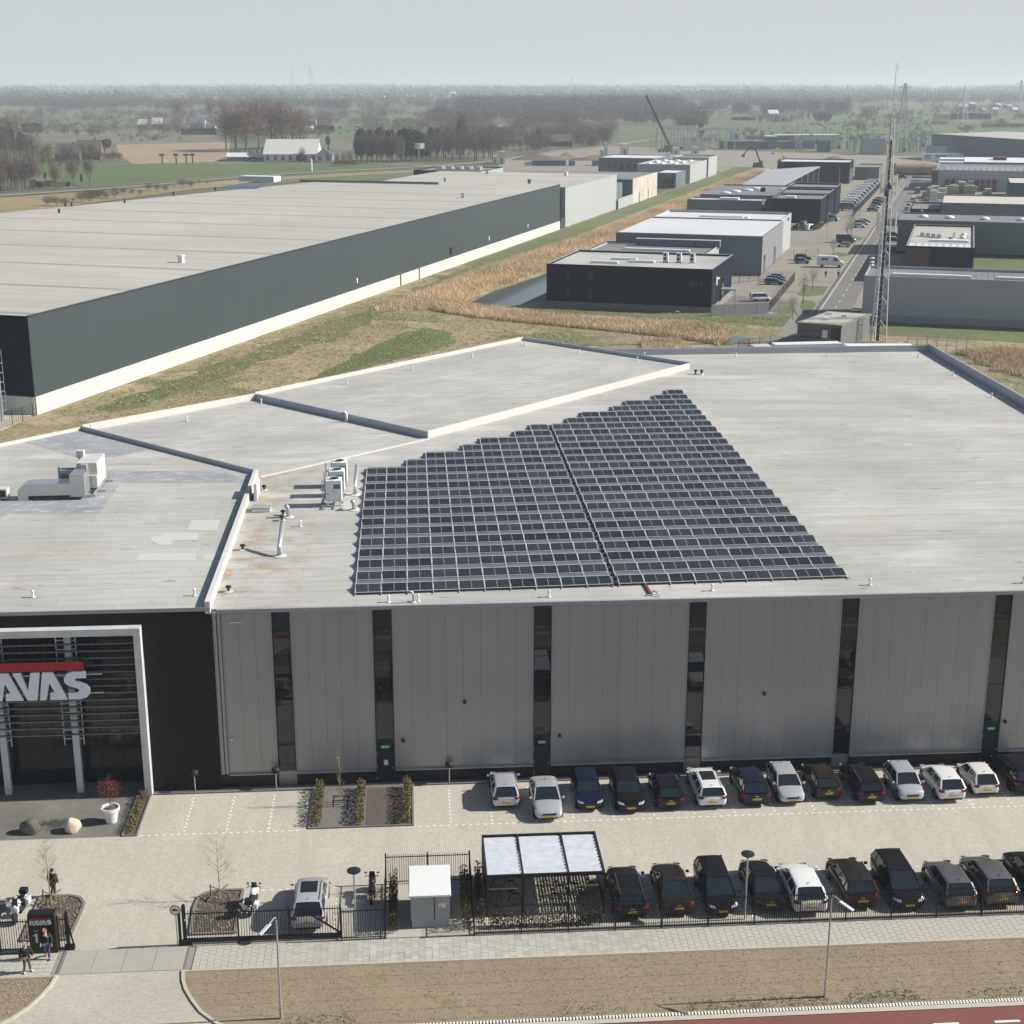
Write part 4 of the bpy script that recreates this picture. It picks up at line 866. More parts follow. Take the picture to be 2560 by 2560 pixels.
MB().box(-.11, .07, -.09, .09, 0, 2.3).lathe([(.1, 2.3), (.05, 2.4)], 8).done('post', m_fence, gp); MB().box(-.33, -.2, -.1, .06, 0, 2.05).done('post', m_fence, gp); MB().box(-.35, .35, -.12, -.02, .0, .35).done('motor_box', m_fence, gp)
MB().box(.02, .09, -.16, -.1, 1.5, 1.62).done('sensor', m_chrome, gp)
gp = thing('gate_post', 'black gate catch post with a wide foot near the sign board', 'gate post', (-18.3, 68.02, 0))
MB().box(-.08, .08, -.08, .08, 0, 2.15).lathe([(.07, 2.15), (.04, 2.25)], 8).box(-.2, .3, -.13, .13, 0, .25).beam((0, 0, 1.9), (.28, 0, .1), .07).done('post', m_fence, gp)
MB().box(-.12, .12, -.10, .10, .9, 1.1).done('catch', m_fence, gp)
# low kerb beside the fence
kerb([(2.7, 67.97), (42, 67.97)], .1, .12, name='fence_kerb', mat=m_kerb)

# ================================================================ CABINET, SHELTER, SIGNS
m_cab = M('cabinet_grey_green', (.33, .34, .33), .55, 0, (.30, .31, .30), 1)
t = thing('transformer_cabinet', 'white roofed grey transformer cabinet with a yellow warning sign inside the fence', 'transformer cabinet', (.45, 70.3, 0))
bevel(MB().box(-.98, .98, -1.55, 1.25, 0, .5).done('base', m_cab, t), .01); bevel(MB().box(-1.03, 1.03, -1.6, 1.3, .5, 1.9).done('body', m_cab, t), .01)
bevel(MB().box(-1.12, 1.12, -1.72, 1.42, 1.9, 2.02).done('roof_rim', m_white, t), .02); MB().add([(-1.08, -1.68, 2.022), (1.08, -1.68, 2.022), (1.08, 1.38, 2.022), (-1.08, 1.38, 2.022), (-1.08, -.1, 2.07), (1.08, -.1, 2.07)], [(0, 1, 5, 4), (4, 5, 2, 3), (0, 4, 3), (1, 2, 5)]).done('roof', m_white, t)
MB().box(-1.0, .20, -1.625, -1.6, .55, 1.85).done('door', m_cab, t); MB().box(.26, 1.0, -1.625, -1.6, .55, 1.85).done('door', m_cab, t); MB().box(.20, .26, -1.62, -1.6, .5, 1.88).done('door_gap', m_plinth, t)
m_yel = M('warning_yellow', (.75, .42, .02), .5, 0, (.7, .4, .02), 4)
MB().add([(.5, -1.635, 1.5), (.76, -1.635, 1.5), (.63, -1.635, 1.74)], [(0, 1, 2)]).done('warning_triangle', m_yel, t); MB().add([(.62, -1.640, 1.68), (.60, -1.640, 1.60), (.64, -1.640, 1.60), (.61, -1.64, 1.53), (.655, -1.640, 1.62), (.62, -1.64, 1.62)], [(0, 1, 2), (3, 4, 5)]).done('flash_symbol', m_black, t)
MB().box(.46, .82, -1.635, -1.625, 1.22, 1.44).done('notice', m_paper, t); MB().box(.5, .6, -1.64, -1.635, 1.25, 1.3).box(.5, .78, -1.64, -1.635, 1.36, 1.38).done('notice_print', m_black, t)
MB().beam((1.12, -1.5, .1), (1.6, -1.6, .1), .06).beam((.2, -2.1, .12), (.2, -2.1, .3), .05).done('earth_rod', m_steel, t)
# bicycle shelter
t = thing('bicycle_shelter', 'bicycle shelter with a white corrugated roof and dark mesh walls', 'bicycle shelter', (0, 0, 0))
SX0, SX1, SY0, SY1, SH = 3.5, 9.85, 69.6, 73.95, 2.42
sec = [(SX0, 5.42), (5.42, 7.88), (7.88, SX1)]; sec = [(SX0, 5.46), (5.46, 7.92), (7.92, SX1)]
m_corr = M('white_corrugated_sheet', (.48, .51, .56), .45, .1, (.64, .66, .70), 2)
for a, b in sec:
    vs, fs = [], []; n_ = 46; a1, b1 = a + .06, b - .10
    prof_ = []
    for i in range(n_):
        y = SY0 + .12 + (SY1 - SY0 - .24) * i / (n_ - 1); prof_.append((y, SH + (.045 if (i // 2) % 2 else 0) - .02 * i / n_))
    for y, z in prof_: vs += [(a1, y, z), (b1, y, z)]
    fs = [(2 * i, 2 * i + 1, 2 * i + 3, 2 * i + 2) for i in range(n_ - 1)]
    MB().add(vs, fs).done('roof_sheet', m_corr, t)
for x in (SX0, 5.46, 7.92, SX1):
    MB().box(x - .05, x + .05, SY0, SY1, SH - .06, SH + .075).done('roof_beam', m_plinth, t)
    for y in (SY0 + .05, SY1 - .05): MB().box(x - .05, x + .05, y - .05, y + .05, 0, SH - .06).done('post', m_plinth, t)
for y in (SY0, SY1): MB().box(SX0 - .05, SX1 + .05, y - .05, y + .05, SH - .12, SH + .08).done('edge_beam', m_plinth, t)
for a, b in sec:
    mb = MB()
    for k in range(18): mb.box(a + .05, b - .05, SY1 - .06, SY1 - .04, .25 + k * .115, .29 + k * .115)
    mb.done('rear_slat_screen', m_plinth, t)
for x in (SX0, SX1):
    mb = MB()
    for k in range(18): mb.box(x - .02, x + .02, SY0 + .1, SY1 - .1, .25 + k * .115, .31 + k * .115)
    mb.done('side_slat_screen', m_plinth, t)
for a, b in sec:
    if a > 5.4 and a < 6: continue
    for k in range(3): MB().beam((a + .2, 70.4 + k * 1.1, 1.2 + .1 * k), (b - .2, 70.4 + k * 1.1, 1.2 + .1 * k), .10, .05).done('cycle_rack_rail', m_steel, t)
def bicycle(loc, rz, col, label):
    t = thing('bicycle', label, 'bicycle', loc, rz, 'bicycles in the shelter'); fm = M(col[0], col[1], .4, .2, tuple(c * .9 for c in col[1]), 8)
    wm = MB()
    n_ = 24; vs = []; 
    for j in range(n_):
        a = 2 * math.pi * j / n_
        for dr, dx in ((-.018, 0), (0, .018), (.018, 0), (0, -.018)): vs.append((dx, (.33 + dr) * math.cos(a), (.33 + dr) * math.sin(a)))
    wm.add(vs, [(4 * j + k, 4 * j + (k + 1) % 4, 4 * ((j + 1) % n_) + (k + 1) % 4, 4 * ((j + 1) % n_) + k) for j in range(n_) for k in range(4)])
    for j in range(8): wm.beam((0, 0, 0), (0, .32 * math.cos(j * math.pi / 4), .32 * math.sin(j * math.pi / 4)), .006)
    me = wm.mesh('wheel', m_tyre)
    put('wheel', me, t, (0, -.53, .34)); put('wheel', me, t, (0, .55, .34))
    MB().tube([(0, -.12, .30), (0, -.28, .80)], .018, 6).tube([(0, -.12, .30), (0, .40, .78)], .018, 6).tube([(0, -.25, .72), (0, .38, .84)], .016, 6).tube([(0, .36, .92), (0, .55, .34)], .016, 6).tube([(0, -.12, .3), (0, -.53, .34), (0, -.27, .75)], .012, 6).done('frame', fm, t)
    MB().tube([(-.26, .22, .98), (-.2, .38, 1.0), (.2, .38, 1.0), (.26, .22, .98)], .013, 6).beam((0, .36, .9), (0, .38, 1.0), .03).done('handlebar', m_black, t)
    bevel(MB().box(-.07, .07, -.42, -.16, .86, .91).done('saddle', m_black, t), .02); MB().box(-.06, .06, -.75, -.35, .70, .72).done('carrier', m_black, t); MB().tube([(.0, -.12, .3), (.12, -.12, .18)], .012, 5).box(.08, .16, -.16, -.08, .16, .18).done('pedal', m_black, t)
for k, (x, y, rz, c, lb) in enumerate(((8.2, 71.2, 1.35, ('black_frame', (.015, .015, .016)), 'black bicycle behind the dark blue one in the shelter'), (7.2, 71.6, 1.1, ('brown_frame', (.12, .05, .02)), 'brown bicycle in the middle bay of the shelter'), (6.6, 72.6, 1.3, ('silver_frame', (.4, .41, .42)), 'silver bicycle at the back of the middle bay'), (4.6, 70.7, 1.5, ('red_frame', (.25, .02, .02)), 'dark red bicycle at the front of the left bay'), (8.35, 70.55, 1.25, ('blue_frame', (.03, .05, .12)), 'dark blue bicycle at the front of the right bay of the shelter'), (8.9, 71.6, 1.4, ('orange_frame', (.6, .22, .02)), 'bicycle with a small orange frame in the right bay of the shelter'),
      (9.1, 72.7, 1.5, ('grey_frame', (.3, .31, .32)), 'grey bicycle at the back of the right bay of the shelter'), (6.9, 70.8, 1.0, ('dark_frame', (.02, .02, .025)), 'dark bicycle leaning in the middle bay of the shelter'), (4.4, 72.0, 1.6, ('green_frame', (.03, .07, .05)), 'dark green bicycle in the left bay of the shelter'))):
    bicycle((x, y, 0), rz, c, lb)
# sign board with house number
t = thing('sign_board', 'black entrance sign board with RAVAS lettering, a red line and the house number', 'sign', (-19.5, 67.72, 0))
bevel(MB().box(-.68, .68, -.02, .52, 0, 2.28).done('board', m_black, t), .01)
m_lw = M('white_lettering', (.66, .68, .70), .5, 0, (.62, .64, .66), 5)
letters(.50, -.045, 1.68, .27, .02, t, m_lw, m_red, 2.0, 2.05)
MB().add([(-.36, -.035, .66), (-.24, -.035, .66), (-.24, -.035, 1.20), (-.32, -.035, 1.20), (-.46, -.035, 1.08), (-.43, -.035, 1.02), (-.36, -.035, 1.08)], [(0, 1, 2, 6), (2, 3, 4, 5, 6)]).done('number', m_lw, t)
MB().box(-.40, -.34, -.035, -.03, 1.33, 1.37).box(-.32, -.26, -.035, -.03, 1.33, 1.37).box(-.24, -.18, -.035, -.03, 1.33, 1.37).done('small_print', m_lw, t)
# no-lorries road sign
t = thing('road_sign', 'round white road sign with a red rim and black lorry on a thin pole', 'road sign', (-12.72, 67.95, 0))
MB().tube([(0, 0, 0), (0, 0, 2.35)], .03, 8).done('pole', m_steel, t)
d = MB().lathe([(.02, 0), (.29, 0), (.29, .012), (.02, .012)], 32).done('sign_rim', m_red, t, (0, -.035, 2.12)); d.rotation_euler[0] = R(90)
d = MB().lathe([(.02, 0), (.235, 0), (.235, .006), (.02, .006)], 32).done('sign_face', m_white, t, (0, -.049, 2.12)); d.rotation_euler[0] = R(90)
MB().box(-.15, .05, -.062, -.057, 2.08, 2.19).box(.06, .14, -.062, -.057, 2.08, 2.15).box(-.12, -.07, -.062, -.057, 2.05, 2.08).box(.07, .11, -.062, -.057, 2.05, 2.08).done('lorry_symbol', m_black, t)
# boulders and the potted maple
def boulder(loc, s, mat, label, seed):
    bm = bmesh.new(); bmesh.ops.create_icosphere(bm, subdivisions=3, radius=1); r_ = random.Random(seed)
    ks = [(Vector((r_.gauss(0, 1), r_.gauss(0, 1), r_.gauss(0, 1))).normalized(), .70 + .22 * r_.random()) for _ in range(16)]
    for v in bm.verts:
        for d_, c_ in ks:
            e_ = v.co.dot(d_) - c_
            if e_ > 0: v.co -= d_ * e_ * .85
        v.co = Vector((v.co.x * s[0], v.co.y * s[1], max(v.co.z, -.55) * s[2]))
    me = bpy.data.meshes.new('boulder'); bm.to_mesh(me); bm.free(); me.materials.append(mat)
    return tag(put('boulder', me, None, loc), label, 'boulder', 'boulders at the entrance')
boulder((-23.3, 80.75, .3), (.66, .55, .62), M('dark_stone', (.13, .115, .10), .9, 0, (.10, .09, .08), 3, bump=.5), 'dark grey boulder on the terrace, left of the pale one', 3)
boulder((-20.85, 80.75, .28), (.58, .5, .62), M('pale_stone', (.62, .50, .40), .9, 0, (.55, .44, .34), 3, bump=.5), 'pale pinkish boulder on the terrace', 8)
PX_, PY_ = T(0, 3, 842, 405)
t = thing('flower_pot', 'big white tapered flower pot on the dark terrace', 'flower pot', (PX_, PY_, 0))
m_pot = M('white_pot', (.78, .78, .80), .4, 0, (.74, .74, .76), 2)
MB().lathe([(.30, 0), (.33, .02), (.48, .80), (.55, .80), (.56, 1.0), (.49, 1.0), (.46, .86), (.1, .86)], 32).done('pot', m_pot, t, smooth=False)
MB().lathe([(.455, .875), (.3, .90), (.05, .91)], 20).done('earth', M('pot_earth', (.16, .10, .06), .95, 0, (.1, .06, .04), 12), t)

# ================================================================ LAMPS
def street_lamp(loc, label, ang, h=5.6):
    t = thing('street_lamp', label, 'street lamp', loc, ang)
    MB().tube([(0, 0, 0), (0, 0, .9)], .075, 10).done('base', m_steel, t); MB().tube([(0, 0, .9), (0, 0, h - .2)], .055, 10, .04).tube([(0, 0, h - .2), (.05, 0, h - .02), (.18, 0, h), (.5, 0, h - .12)], .035, 8).done('pole', m_steel, t)
    bevel(MB().box(-.02, .78, -.10, .10, -.03, .03).done('lamp_head', m_portal, t, (.45, 0, h - .14)), .03).rotation_euler[1] = R(14)
street_lamp((*P(2062, 2492), 0), 'tall grey street lamp on the verge in front of the white car', R(-48), 5.65)
street_lamp((*P(703, 2546), 0), 'tall grey street lamp on the verge below the sliding gate', R(-125), 5.55)
for q_, lb in (((2, 3, 1755, 1140), 'post lamp with a flat round dark top among the parked cars'), ((1, 3, 755, 1275), 'post lamp with a flat round dark top beside the sliding gate')):
    t = thing('post_lamp', lb, 'lamp', (*T(*q_), 0), group='post lamps with flat round tops')
    MB().tube([(0, 0, 0), (0, 0, 3.75)], .05, 10).done('pole', m_steel, t); MB().lathe([(.05, 3.7), (.14, 3.76), (.14, 3.86), (.36, 3.9), (.36, 3.95), (.1, 4.0)], 24).done('lamp_top', m_plinth, t)
for q_, lb in (((0, 3, 1475, 180), 'small bowl topped lamp in front of the black brick wall'), ((1, 3, 155, 160), 'small bowl topped lamp before the first window strip'), ((1, 3, 1460, 115), 'small bowl topped lamp left of the first silver hatchback')):
    t = thing('bollard_lamp', lb, 'lamp', (*T(*q_), 0), group='bowl topped lamps along the hall')
    MB().tube([(0, 0, 0), (0, 0, 1.15)], .035, 8).done('pole', m_steel, t)
    MB().lathe([(.06, 1.1), (.20, 1.16), (.27, 1.3), (.24, 1.46), (.1, 1.52)], 16).done('lamp_bowl', m_plinth, t, smooth=True)

# ================================================================ MOTORCYCLES
def motorcycle(loc, rz, label, bodymat, box=True, plate=False, screen=True):
    t = thing('motorcycle', label, 'motorcycle', loc, rz)
    def wheel(y):
        w_ = MB().lathe([(.22, -.06), (.30, -.07), (.32, 0), (.30, .07), (.22, .06)], 20).done('wheel', m_tyre, t, (0, y, .32)); w_.rotation_euler = (0, R(90), 0)
        MB().lathe([(.04, -.05), (.20, -.02), (.20, .02), (.04, .05)], 12).done('hub', m_rim, w_)
    wheel(-.72); wheel(.76)
    MB().tube([(0, .76, .32), (.0, .5, 1.0)], .05, 8).done('fork', m_chrome, t)
    MB().lathe([(.1, -.22), (.2, -.1), (.22, .05), (.14, .22)], 12, (0, .05, .5)).box(-.2, .2, -.25, .25, .3, .5).done('engine', m_plinth, t)
    o = MB().lathe([(.05, -.35), (.16, -.25), (.20, 0), (.17, .22), (.06, .33)], 14, (0, 0, 0)).done('tank', bodymat, t, (0, .22, .88), smooth=True); o.rotation_euler = (R(90), 0, 0)
    bevel(MB().box(-.15, .15, -.75, .0, .78, .90).done('seat', m_black, t), .05); bevel(MB().box(-.13, .13, -1.0, -.6, .68, .80).done('rear_fairing', bodymat, t), .04)
    MB().tube([(-.38, .30, 1.08), (-.3, .45, 1.06), (.3, .45, 1.06), (.38, .30, 1.08)], .02, 6).done('handlebar', m_black, t)
    for s_ in (-1, 1): MB().beam((s_ * .3, .45, 1.06), (s_ * .34, .48, 1.24), .02).box(s_ * .34 - .06, s_ * .34 + .06, .46, .49, 1.22, 1.3).done('mirror', m_black, t)
    MB().add([(-.18, .62, .95), (.18, .62, .95), (.14, .45, 1.35), (-.14, .45, 1.35)], [(0, 1, 2, 3)]).done('windshield', m_carglass if screen else m_black, t)
    o = MB().lathe([(.04, .1), (.13, .06), (.13, -.06), (.05, -.1)], 12).done('headlight', m_head, t, (0, .66, .88)); o.rotation_euler = (R(90), 0, 0)
    bevel(MB().box(-.2, .2, .45, .72, .55, .95).done('front_fairing', bodymat, t), .06)
    if box:
        for s_ in (-1, 1): bevel(MB().box(s_ * .20, s_ * .42, -.85, -.4, .42, .78).done('side_case', bodymat, t), .04)
        bevel(MB().box(-.22, .22, -1.12, -.75, .86, 1.15).done('top_case', m_plinth, t), .04)
    MB().box(-.09, .09, -1.04, -1.02, .50, .68).done('number_plate', m_plate if plate else m_paper, t); MB().box(-.08, .08, -1.03, -1.01, .72, .77).done('tail_light', m_tail, t)
    MB().tube([(.16, -.1, .35), (.2, -.8, .42)], .05, 8).done('exhaust', m_chrome, t)
motorcycle((-21.65, 71.4, 0), R(176), 'white motorcycle behind the fence left of the sign board', M('white_fairing', (.72, .73, .74), .3, 0, (.68, .69, .7), 6, coat=1), True)
motorcycle((-9.15, 71.3, 0), R(-6), 'white touring motorcycle with cases beside the right planted island', MATS['white_fairing'], True)
motorcycle((-2.72, 72.0, 0), R(-2), 'black motorcycle with a yellow number plate left of the cabinet enclosure', M('black_fairing', (.012, .012, .013), .3, 0, (.01, .01, .01), 6, coat=1), False, True, False)

# ================================================================ PEOPLE
m_skin = M('skin', (.52, .30, .21), .6, 0, (.47, .27, .19), 20)
def skin_obj(name, verts, edges, radii, mat, parent, root=0, sub=2):
    me = bpy.data.meshes.new(name); me.from_pydata(verts, edges, []); me.materials.append(mat)
    o = put(name, me, parent); o.modifiers.new('skin', 'SKIN').use_smooth_shade = True
    for i, r_ in enumerate(radii): me.skin_vertices[0].data[i].radius = (r_, r_) if not isinstance(r_, tuple) else r_
    me.skin_vertices[0].data[root].use_root = True
    s_ = o.modifiers.new('sub', 'SUBSURF'); s_.levels = sub; s_.render_levels = sub
    return o
def person(loc, rz, label, J, jacket, trousers, shoes, hairm, hair_long=.0):
    """J: joints (metres, the figure looks to -Y before turning)"""
    t = thing('person', label, 'person', loc, rz)
    names = ['pelvis', 'waist', 'chest', 'neck', 'head', 'crown', 'shl', 'ell', 'wrl', 'shr', 'elr', 'wrr', 'hil', 'knl', 'anl', 'tol', 'hir', 'knr', 'anr', 'tor']
    V = [J[n_] for n_ in names]; ix = {n_: i for i, n_ in enumerate(names)}
    Rr = dict(pelvis=(.15, .11), waist=(.13, .10), chest=(.16, .11), neck=.052, head=(.078, .09), crown=(.072, .085), shl=.055, ell=.042, wrl=.028, shr=.055, elr=.042, wrr=.028, hil=.085, knl=.056, anl=.038, tol=.032, hir=.085, knr=.056, anr=.038, tor=.032)
    ed = [('pelvis', 'waist'), ('waist', 'chest'), ('chest', 'neck'), ('neck', 'head'), ('head', 'crown'), ('chest', 'shl'), ('shl', 'ell'), ('ell', 'wrl'), ('chest', 'shr'), ('shr', 'elr'), ('elr', 'wrr'), ('pelvis', 'hil'), ('hil', 'knl'), ('knl', 'anl'), ('anl', 'tol'), ('pelvis', 'hir'), ('hir', 'knr'), ('knr', 'anr'), ('anr', 'tor')]
    E_ = [(ix[a], ix[b]) for a, b in ed]; rad = [Rr[n_] for n_ in names]
    for wn_, en in (('wrl', 'ell'), ('wrr', 'elr')):   # hands: palm, four fingers, thumb
        w_ = Vector(J[wn_]); d = (w_ - Vector(J[en])).normalized(); side = d.cross(Vector((0, 1, 0))).normalized() if abs(d.y) < .9 else Vector((1, 0, 0))
        pal = w_ + d * .07; V.append(tuple(pal)); rad.append((.036, .018)); pi_ = len(V) - 1; E_.append((ix[wn_], pi_))
        for f in range(4):
            b0 = pal + d * .035 + side * (f - 1.5) * .02; tp = b0 + d * (.05 + .012 * (1.5 - abs(f - 1.5))) + Vector((0, -.015, 0))
            V += [tuple(b0), tuple(tp)]; rad += [.009, .007]; E_ += [(pi_, len(V) - 2), (len(V) - 2, len(V) - 1)]
        th = pal - d * .02 + side * .045; V.append(tuple(th + d * .03)); rad.append(.009); E_.append((pi_, len(V) - 1))
    skin_obj('body', V, E_, rad, m_skin, t, 0, 1)
    def sub(name, keys, scale, mat, extra=()):
        vs = [J[k] for k in keys]; es = [(keys.index(a), keys.index(b)) for a, b in ed if a in keys and b in keys]
        rr = [tuple(x + scale for x in Rr[k]) if isinstance(Rr[k], tuple) else Rr[k] + scale for k in keys]
        return skin_obj(name, vs, es, rr, mat, t, 0, 1)
    sub('jacket', ['pelvis', 'waist', 'chest', 'shl', 'ell', 'wrl', 'shr', 'elr', 'wrr'], .05, jacket)
    sub('trousers', ['pelvis', 'hil', 'knl', 'anl', 'hir', 'knr', 'anr'], .02, trousers)
    for a, b in (('anl', 'tol'), ('anr', 'tor')): skin_obj('shoe', [tuple(Vector(J[a]) + Vector((0, .03, -.02))), J[b]], [(0, 1)], [.052, .048], shoes, t, 0, 1)
    h = Vector(J['head']); c = Vector(J['crown']); up = (c - h).normalized()
    fwd = Vector((0, -1, 0)); vs = [tuple(h + up * .06 - fwd * .045), tuple(c + up * .035), tuple(h - fwd * .075 - up * hair_long), tuple(h - fwd * .06 - up * (hair_long * 1.6 + .02))]
    skin_obj('hair', vs, [(0, 1), (0, 2), (2, 3)], [.088, .074, .066, .04], hairm, t, 0, 1)
    fc = (h + c) / 2
    MB().lathe([(.004, -.03), (.016, -.01), (.010, .02)], 6, tuple(h + fwd * .088 + up * .025)).done('nose', m_skin, t)
    for s_ in (-1, 1): MB().lathe([(.002, -.008), (.010, 0), (.002, .008)], 6, tuple(h + fwd * .082 + up * .045 + Vector((s_ * .03, 0, 0)))).done('eye', m_black, t)
    MB().box(-.022, .022, -.004, .004, -.004, .004).done('mouth', M('lips', (.35, .12, .10), .5), t, tuple(h + fwd * .086 - up * .015))
    return t
def pose(lean=0, step=.0, arms='down', head_tilt=0):
    J = dict(pelvis=(0, 0, .92), waist=(0, -.01 - lean * .3, 1.10), chest=(0, -.02 - lean, 1.34), neck=(0, -.03 - lean * 1.3, 1.50), head=(0, -.05 - lean * 1.4, 1.60), crown=(0, -.05 - lean * 1.4 - head_tilt, 1.68),
             shl=(.19, -.02 - lean, 1.40), ell=(.27, .02 - lean, 1.14), wrl=(.27, -.08 - lean, .90), shr=(-.19, -.02 - lean, 1.40), elr=(-.27, .02 - lean, 1.14), wrr=(-.27, -.08 - lean, .90),
             hil=(.09, 0, .86), knl=(.10, -.03 - step * .5, .47), anl=(.10, .03 - step, .09), tol=(.11, -.14 - step, .05), hir=(-.09, 0, .86), knr=(-.10, -.03 + step * .3, .47), anr=(-.10, .03 + step, .09), tor=(-.11, -.14 + step, .05))
    return J
m_bk = M('black_jacket_cloth', (.010, .010, .012), .9, 0, (.014, .014, .016), 12, bump=.3)
J = pose(.02, .16); J['knr'] = (-.10, -.10, .50); J['anr'] = (-.09, .26, .14); J['tor'] = (-.09, .15, .05); J['wrr'] = (-.26, -.14, .98)
p1 = person((-19.22, 67.25, 0), R(8), 'person with blond hair in a black jacket and blue jeans walking past the sign board', J, m_bk, M('blue_denim', (.05, .085, .14), .9, 0, (.04, .065, .11), 10), m_bk, M('blond_hair', (.42, .23, .08), .8, 0, (.32, .17, .06), 30), .02)
MB().box(.06, .16, -.165, -.16, 1.32, 1.36).done('chest_emblem', m_paper, p1)
J = pose(0, .0); J['anl'] = (.17, .04, .09); J['tol'] = (.26, -.12, .05); J['knl'] = (.14, -.02, .47); J['anr'] = (-.15, .02, .09); J['tor'] = (-.16, -.14, .05); J['wrl'] = (.30, -.22, 1.0); J['ell'] = (.28, .02, 1.14)
person((-19.95, 66.05, 0), R(28), 'person in a black jacket, olive trousers and white shoes standing on the left pavement', J, m_bk, M('olive_trousers', (.10, .095, .06), .9, 0, (.08, .075, .05), 10), m_white, M('grey_hair', (.30, .25, .22), .8, 0, (.25, .2, .18), 30), .0)

J = pose(.0, .12); J['anl'] = (.14, .10, .09); J['tol'] = (.16, -.06, .05)
person((*T(0, 3, 408, 972), 0), R(160), 'person in a dark brown coat standing behind the young tree at the left', J, M('dark_brown_coat', (.035, .024, .022), .9, 0, (.025, .018, .016), 10), M('brown_trousers', (.09, .065, .04), .9), m_bk, m_bk)
# ================================================================ LAND BEHIND THE HALL
def bsheet(name, uv, z, mat): return flat(name, [BW(u, v) for u, v in uv], z, mat)
def ragged(pts, step, amp, seed=3):
    q = random.Random(seed); out = []
    for i in range(len(pts)):
        p, r_ = Vector(pts[i]), Vector(pts[(i + 1) % len(pts)]); n_ = max(1, int((r_ - p).length / step))
        for k in range(n_): c = p.lerp(r_, k / n_); out.append((c.x + q.gauss(0, amp), c.y + q.gauss(0, amp)))
    return out
def psheet(name, px, z, mat, rag=None):
    pts = [P(a, b) for a, b in px]; return flat(name, ragged(pts, *rag) if rag else pts, z, mat)
bsheet('industrial_ground', [(-19.4, 300), (120, 300), (120, 830), (-19.4, 830)], -.15, m_yard)
bsheet('rough_grassland', [(-118, 60), (-30, 60), (-30, 800), (-118, 800)], -.12, m_rough)
bsheet('rough_grassland', [(-30, 60), (150, 60), (150, 283), (-10, 283), (-30, 262)], -.12, m_rough)
bsheet('grass_bank', [(-117, 345), (-108.5, 345), (-107, 800), (-117, 800)], -.08, m_bank)
flat('grass_bank', ragged([BW(*q) for q in ((-112, 172), (-108, 172), (-104, 240), (-108.5, 280), (-108.5, 345), (-114, 345), (-112, 260))], 2.5, .7), -.09, m_bank)
bsheet('reed_litter', [(-110, 268), (-97, 272), (-96.5, 300), (-94.8, 330), (-93.6, 345), (-92, 402), (-92.5, 530), (-94.5, 640), (-97, 760), (-104, 760), (-104, 640), (-105, 430), (-109, 360)], -.085, m_reed)
bsheet('grass_bank', [(-80, 276), (-45, 276), (-30, 272), (-30, 285), (-80, 285)], -.08, m_bank)
bsheet('grass_bank', [(-16, 268), (120, 262), (120, 283), (-16, 283)], -.08, m_bank)
psheet('grass_bank', [(735, 966), (800, 932), (860, 903), (940, 862), (1000, 832), (1060, 818), (1120, 828), (1142, 852), (1100, 872), (1020, 890), (930, 914), (850, 938), (790, 960)], -.07, m_lawn, (1.5, .3))
WATER = [(-94.5, 276.5), (-90.5, 272), (-87, 277), (-84.2, 285), (-83.0, 345), (-92, 420), (-97, 800), (-99.5, 800), (-97, 500), (-93.5, 400), (-93, 330), (-95.5, 300)]
bsheet('canal_water', WATER, -.07, m_water)
psheet('ditch_water', [(1795, 845), (1850, 838), (1880, 848), (1830, 860), (1790, 860)], -.06, m_water)

# ---------------- big warehouse (grid of the industrial estate, 20.8 degrees off the hall)
def bthing(name, label, cat, u, v, group=None):
    x, y = BW(u, v); return thing(name, label, cat, (x, y, 0), -BA, group)
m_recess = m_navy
wh = bthing('warehouse', 'huge long warehouse with green grey cladding, pale plinth and vast flat roof', 'warehouse', -118, 167.5)
FP = [(0, 0), (0, 274), (-75.5, 274), (-150, -120), (-150, 0)]
MB().prism([(0, 0), (0, 274), (-75, 272.5), (-128, 0)], 2.35, 13.3).done('wall', m_warewall, wh)
o = MB().box(-128, .0, -.06, -.004, 2.35, 13.28).done('end_wall', m_navy, wh)  # end turned from the sun: shade put into a darker cladding colour
MB().sheet([(-.02, .02), (-.02, 273.9), (-75, 272.4), (-128, .02)], 13.32).done('roof', m_roof2, wh)
MB().beam((0, 0, 13.33), (0, 274, 13.33), .3, .12).done('roof_edge_trim', m_warewall, wh)
for k in range(46):
    if k in (23, 25): MB().box(.0, .10, k * 5.96, k * 5.96 + .7, -.1, 2.3).done('plinth_door', m_plinth, wh)
    a = k * 5.96 + (.75 if k in (23, 25) else 0)
    put('plinth_panel', MB().box(-.1, .14, a + .02, (k + 1) * 5.96 - .02, -.3, 2.33).mesh('plinth_panel', m_concrete), wh)
for k in range(12): put('plinth_panel', MB().box(-.1 - (k + 1) * 6 + .02, -.12 - k * 6, -.14, .0, -.3, 2.33).mesh('plinth_panel', m_concrete), wh)
for c, r, a, b in ((1, 0, 760, 1665), (1, 0, 1757, 1347), (2, 0, 113, 1250)):
    px, py = 640 * c + a / TS, TY[r] + b / TS
    best = min(((abs(P(px, py, z)[0] * math.cos(BA) - P(px, py, z)[1] * math.sin(BA) + 118), z) for z in [1 + .1 * i for i in range(60)]))
    x, y = P(px, py, best[1]); v = x * math.sin(BA) + y * math.cos(BA) - 167.5
    MB().box(.0, .25, v - .25, v + .25, best[1] - .5, best[1] + .5).done('wall_light', m_white, wh)
x, y = P(640 + 1490 / TS, 150 + 1440 / TS, 4.0); MB().box(.0, .3, x * math.sin(BA) + y * math.cos(BA) - 168, x * math.sin(BA) + y * math.cos(BA) - 167, 3.2, 4.8).done('vent_grille', m_plinth, wh)
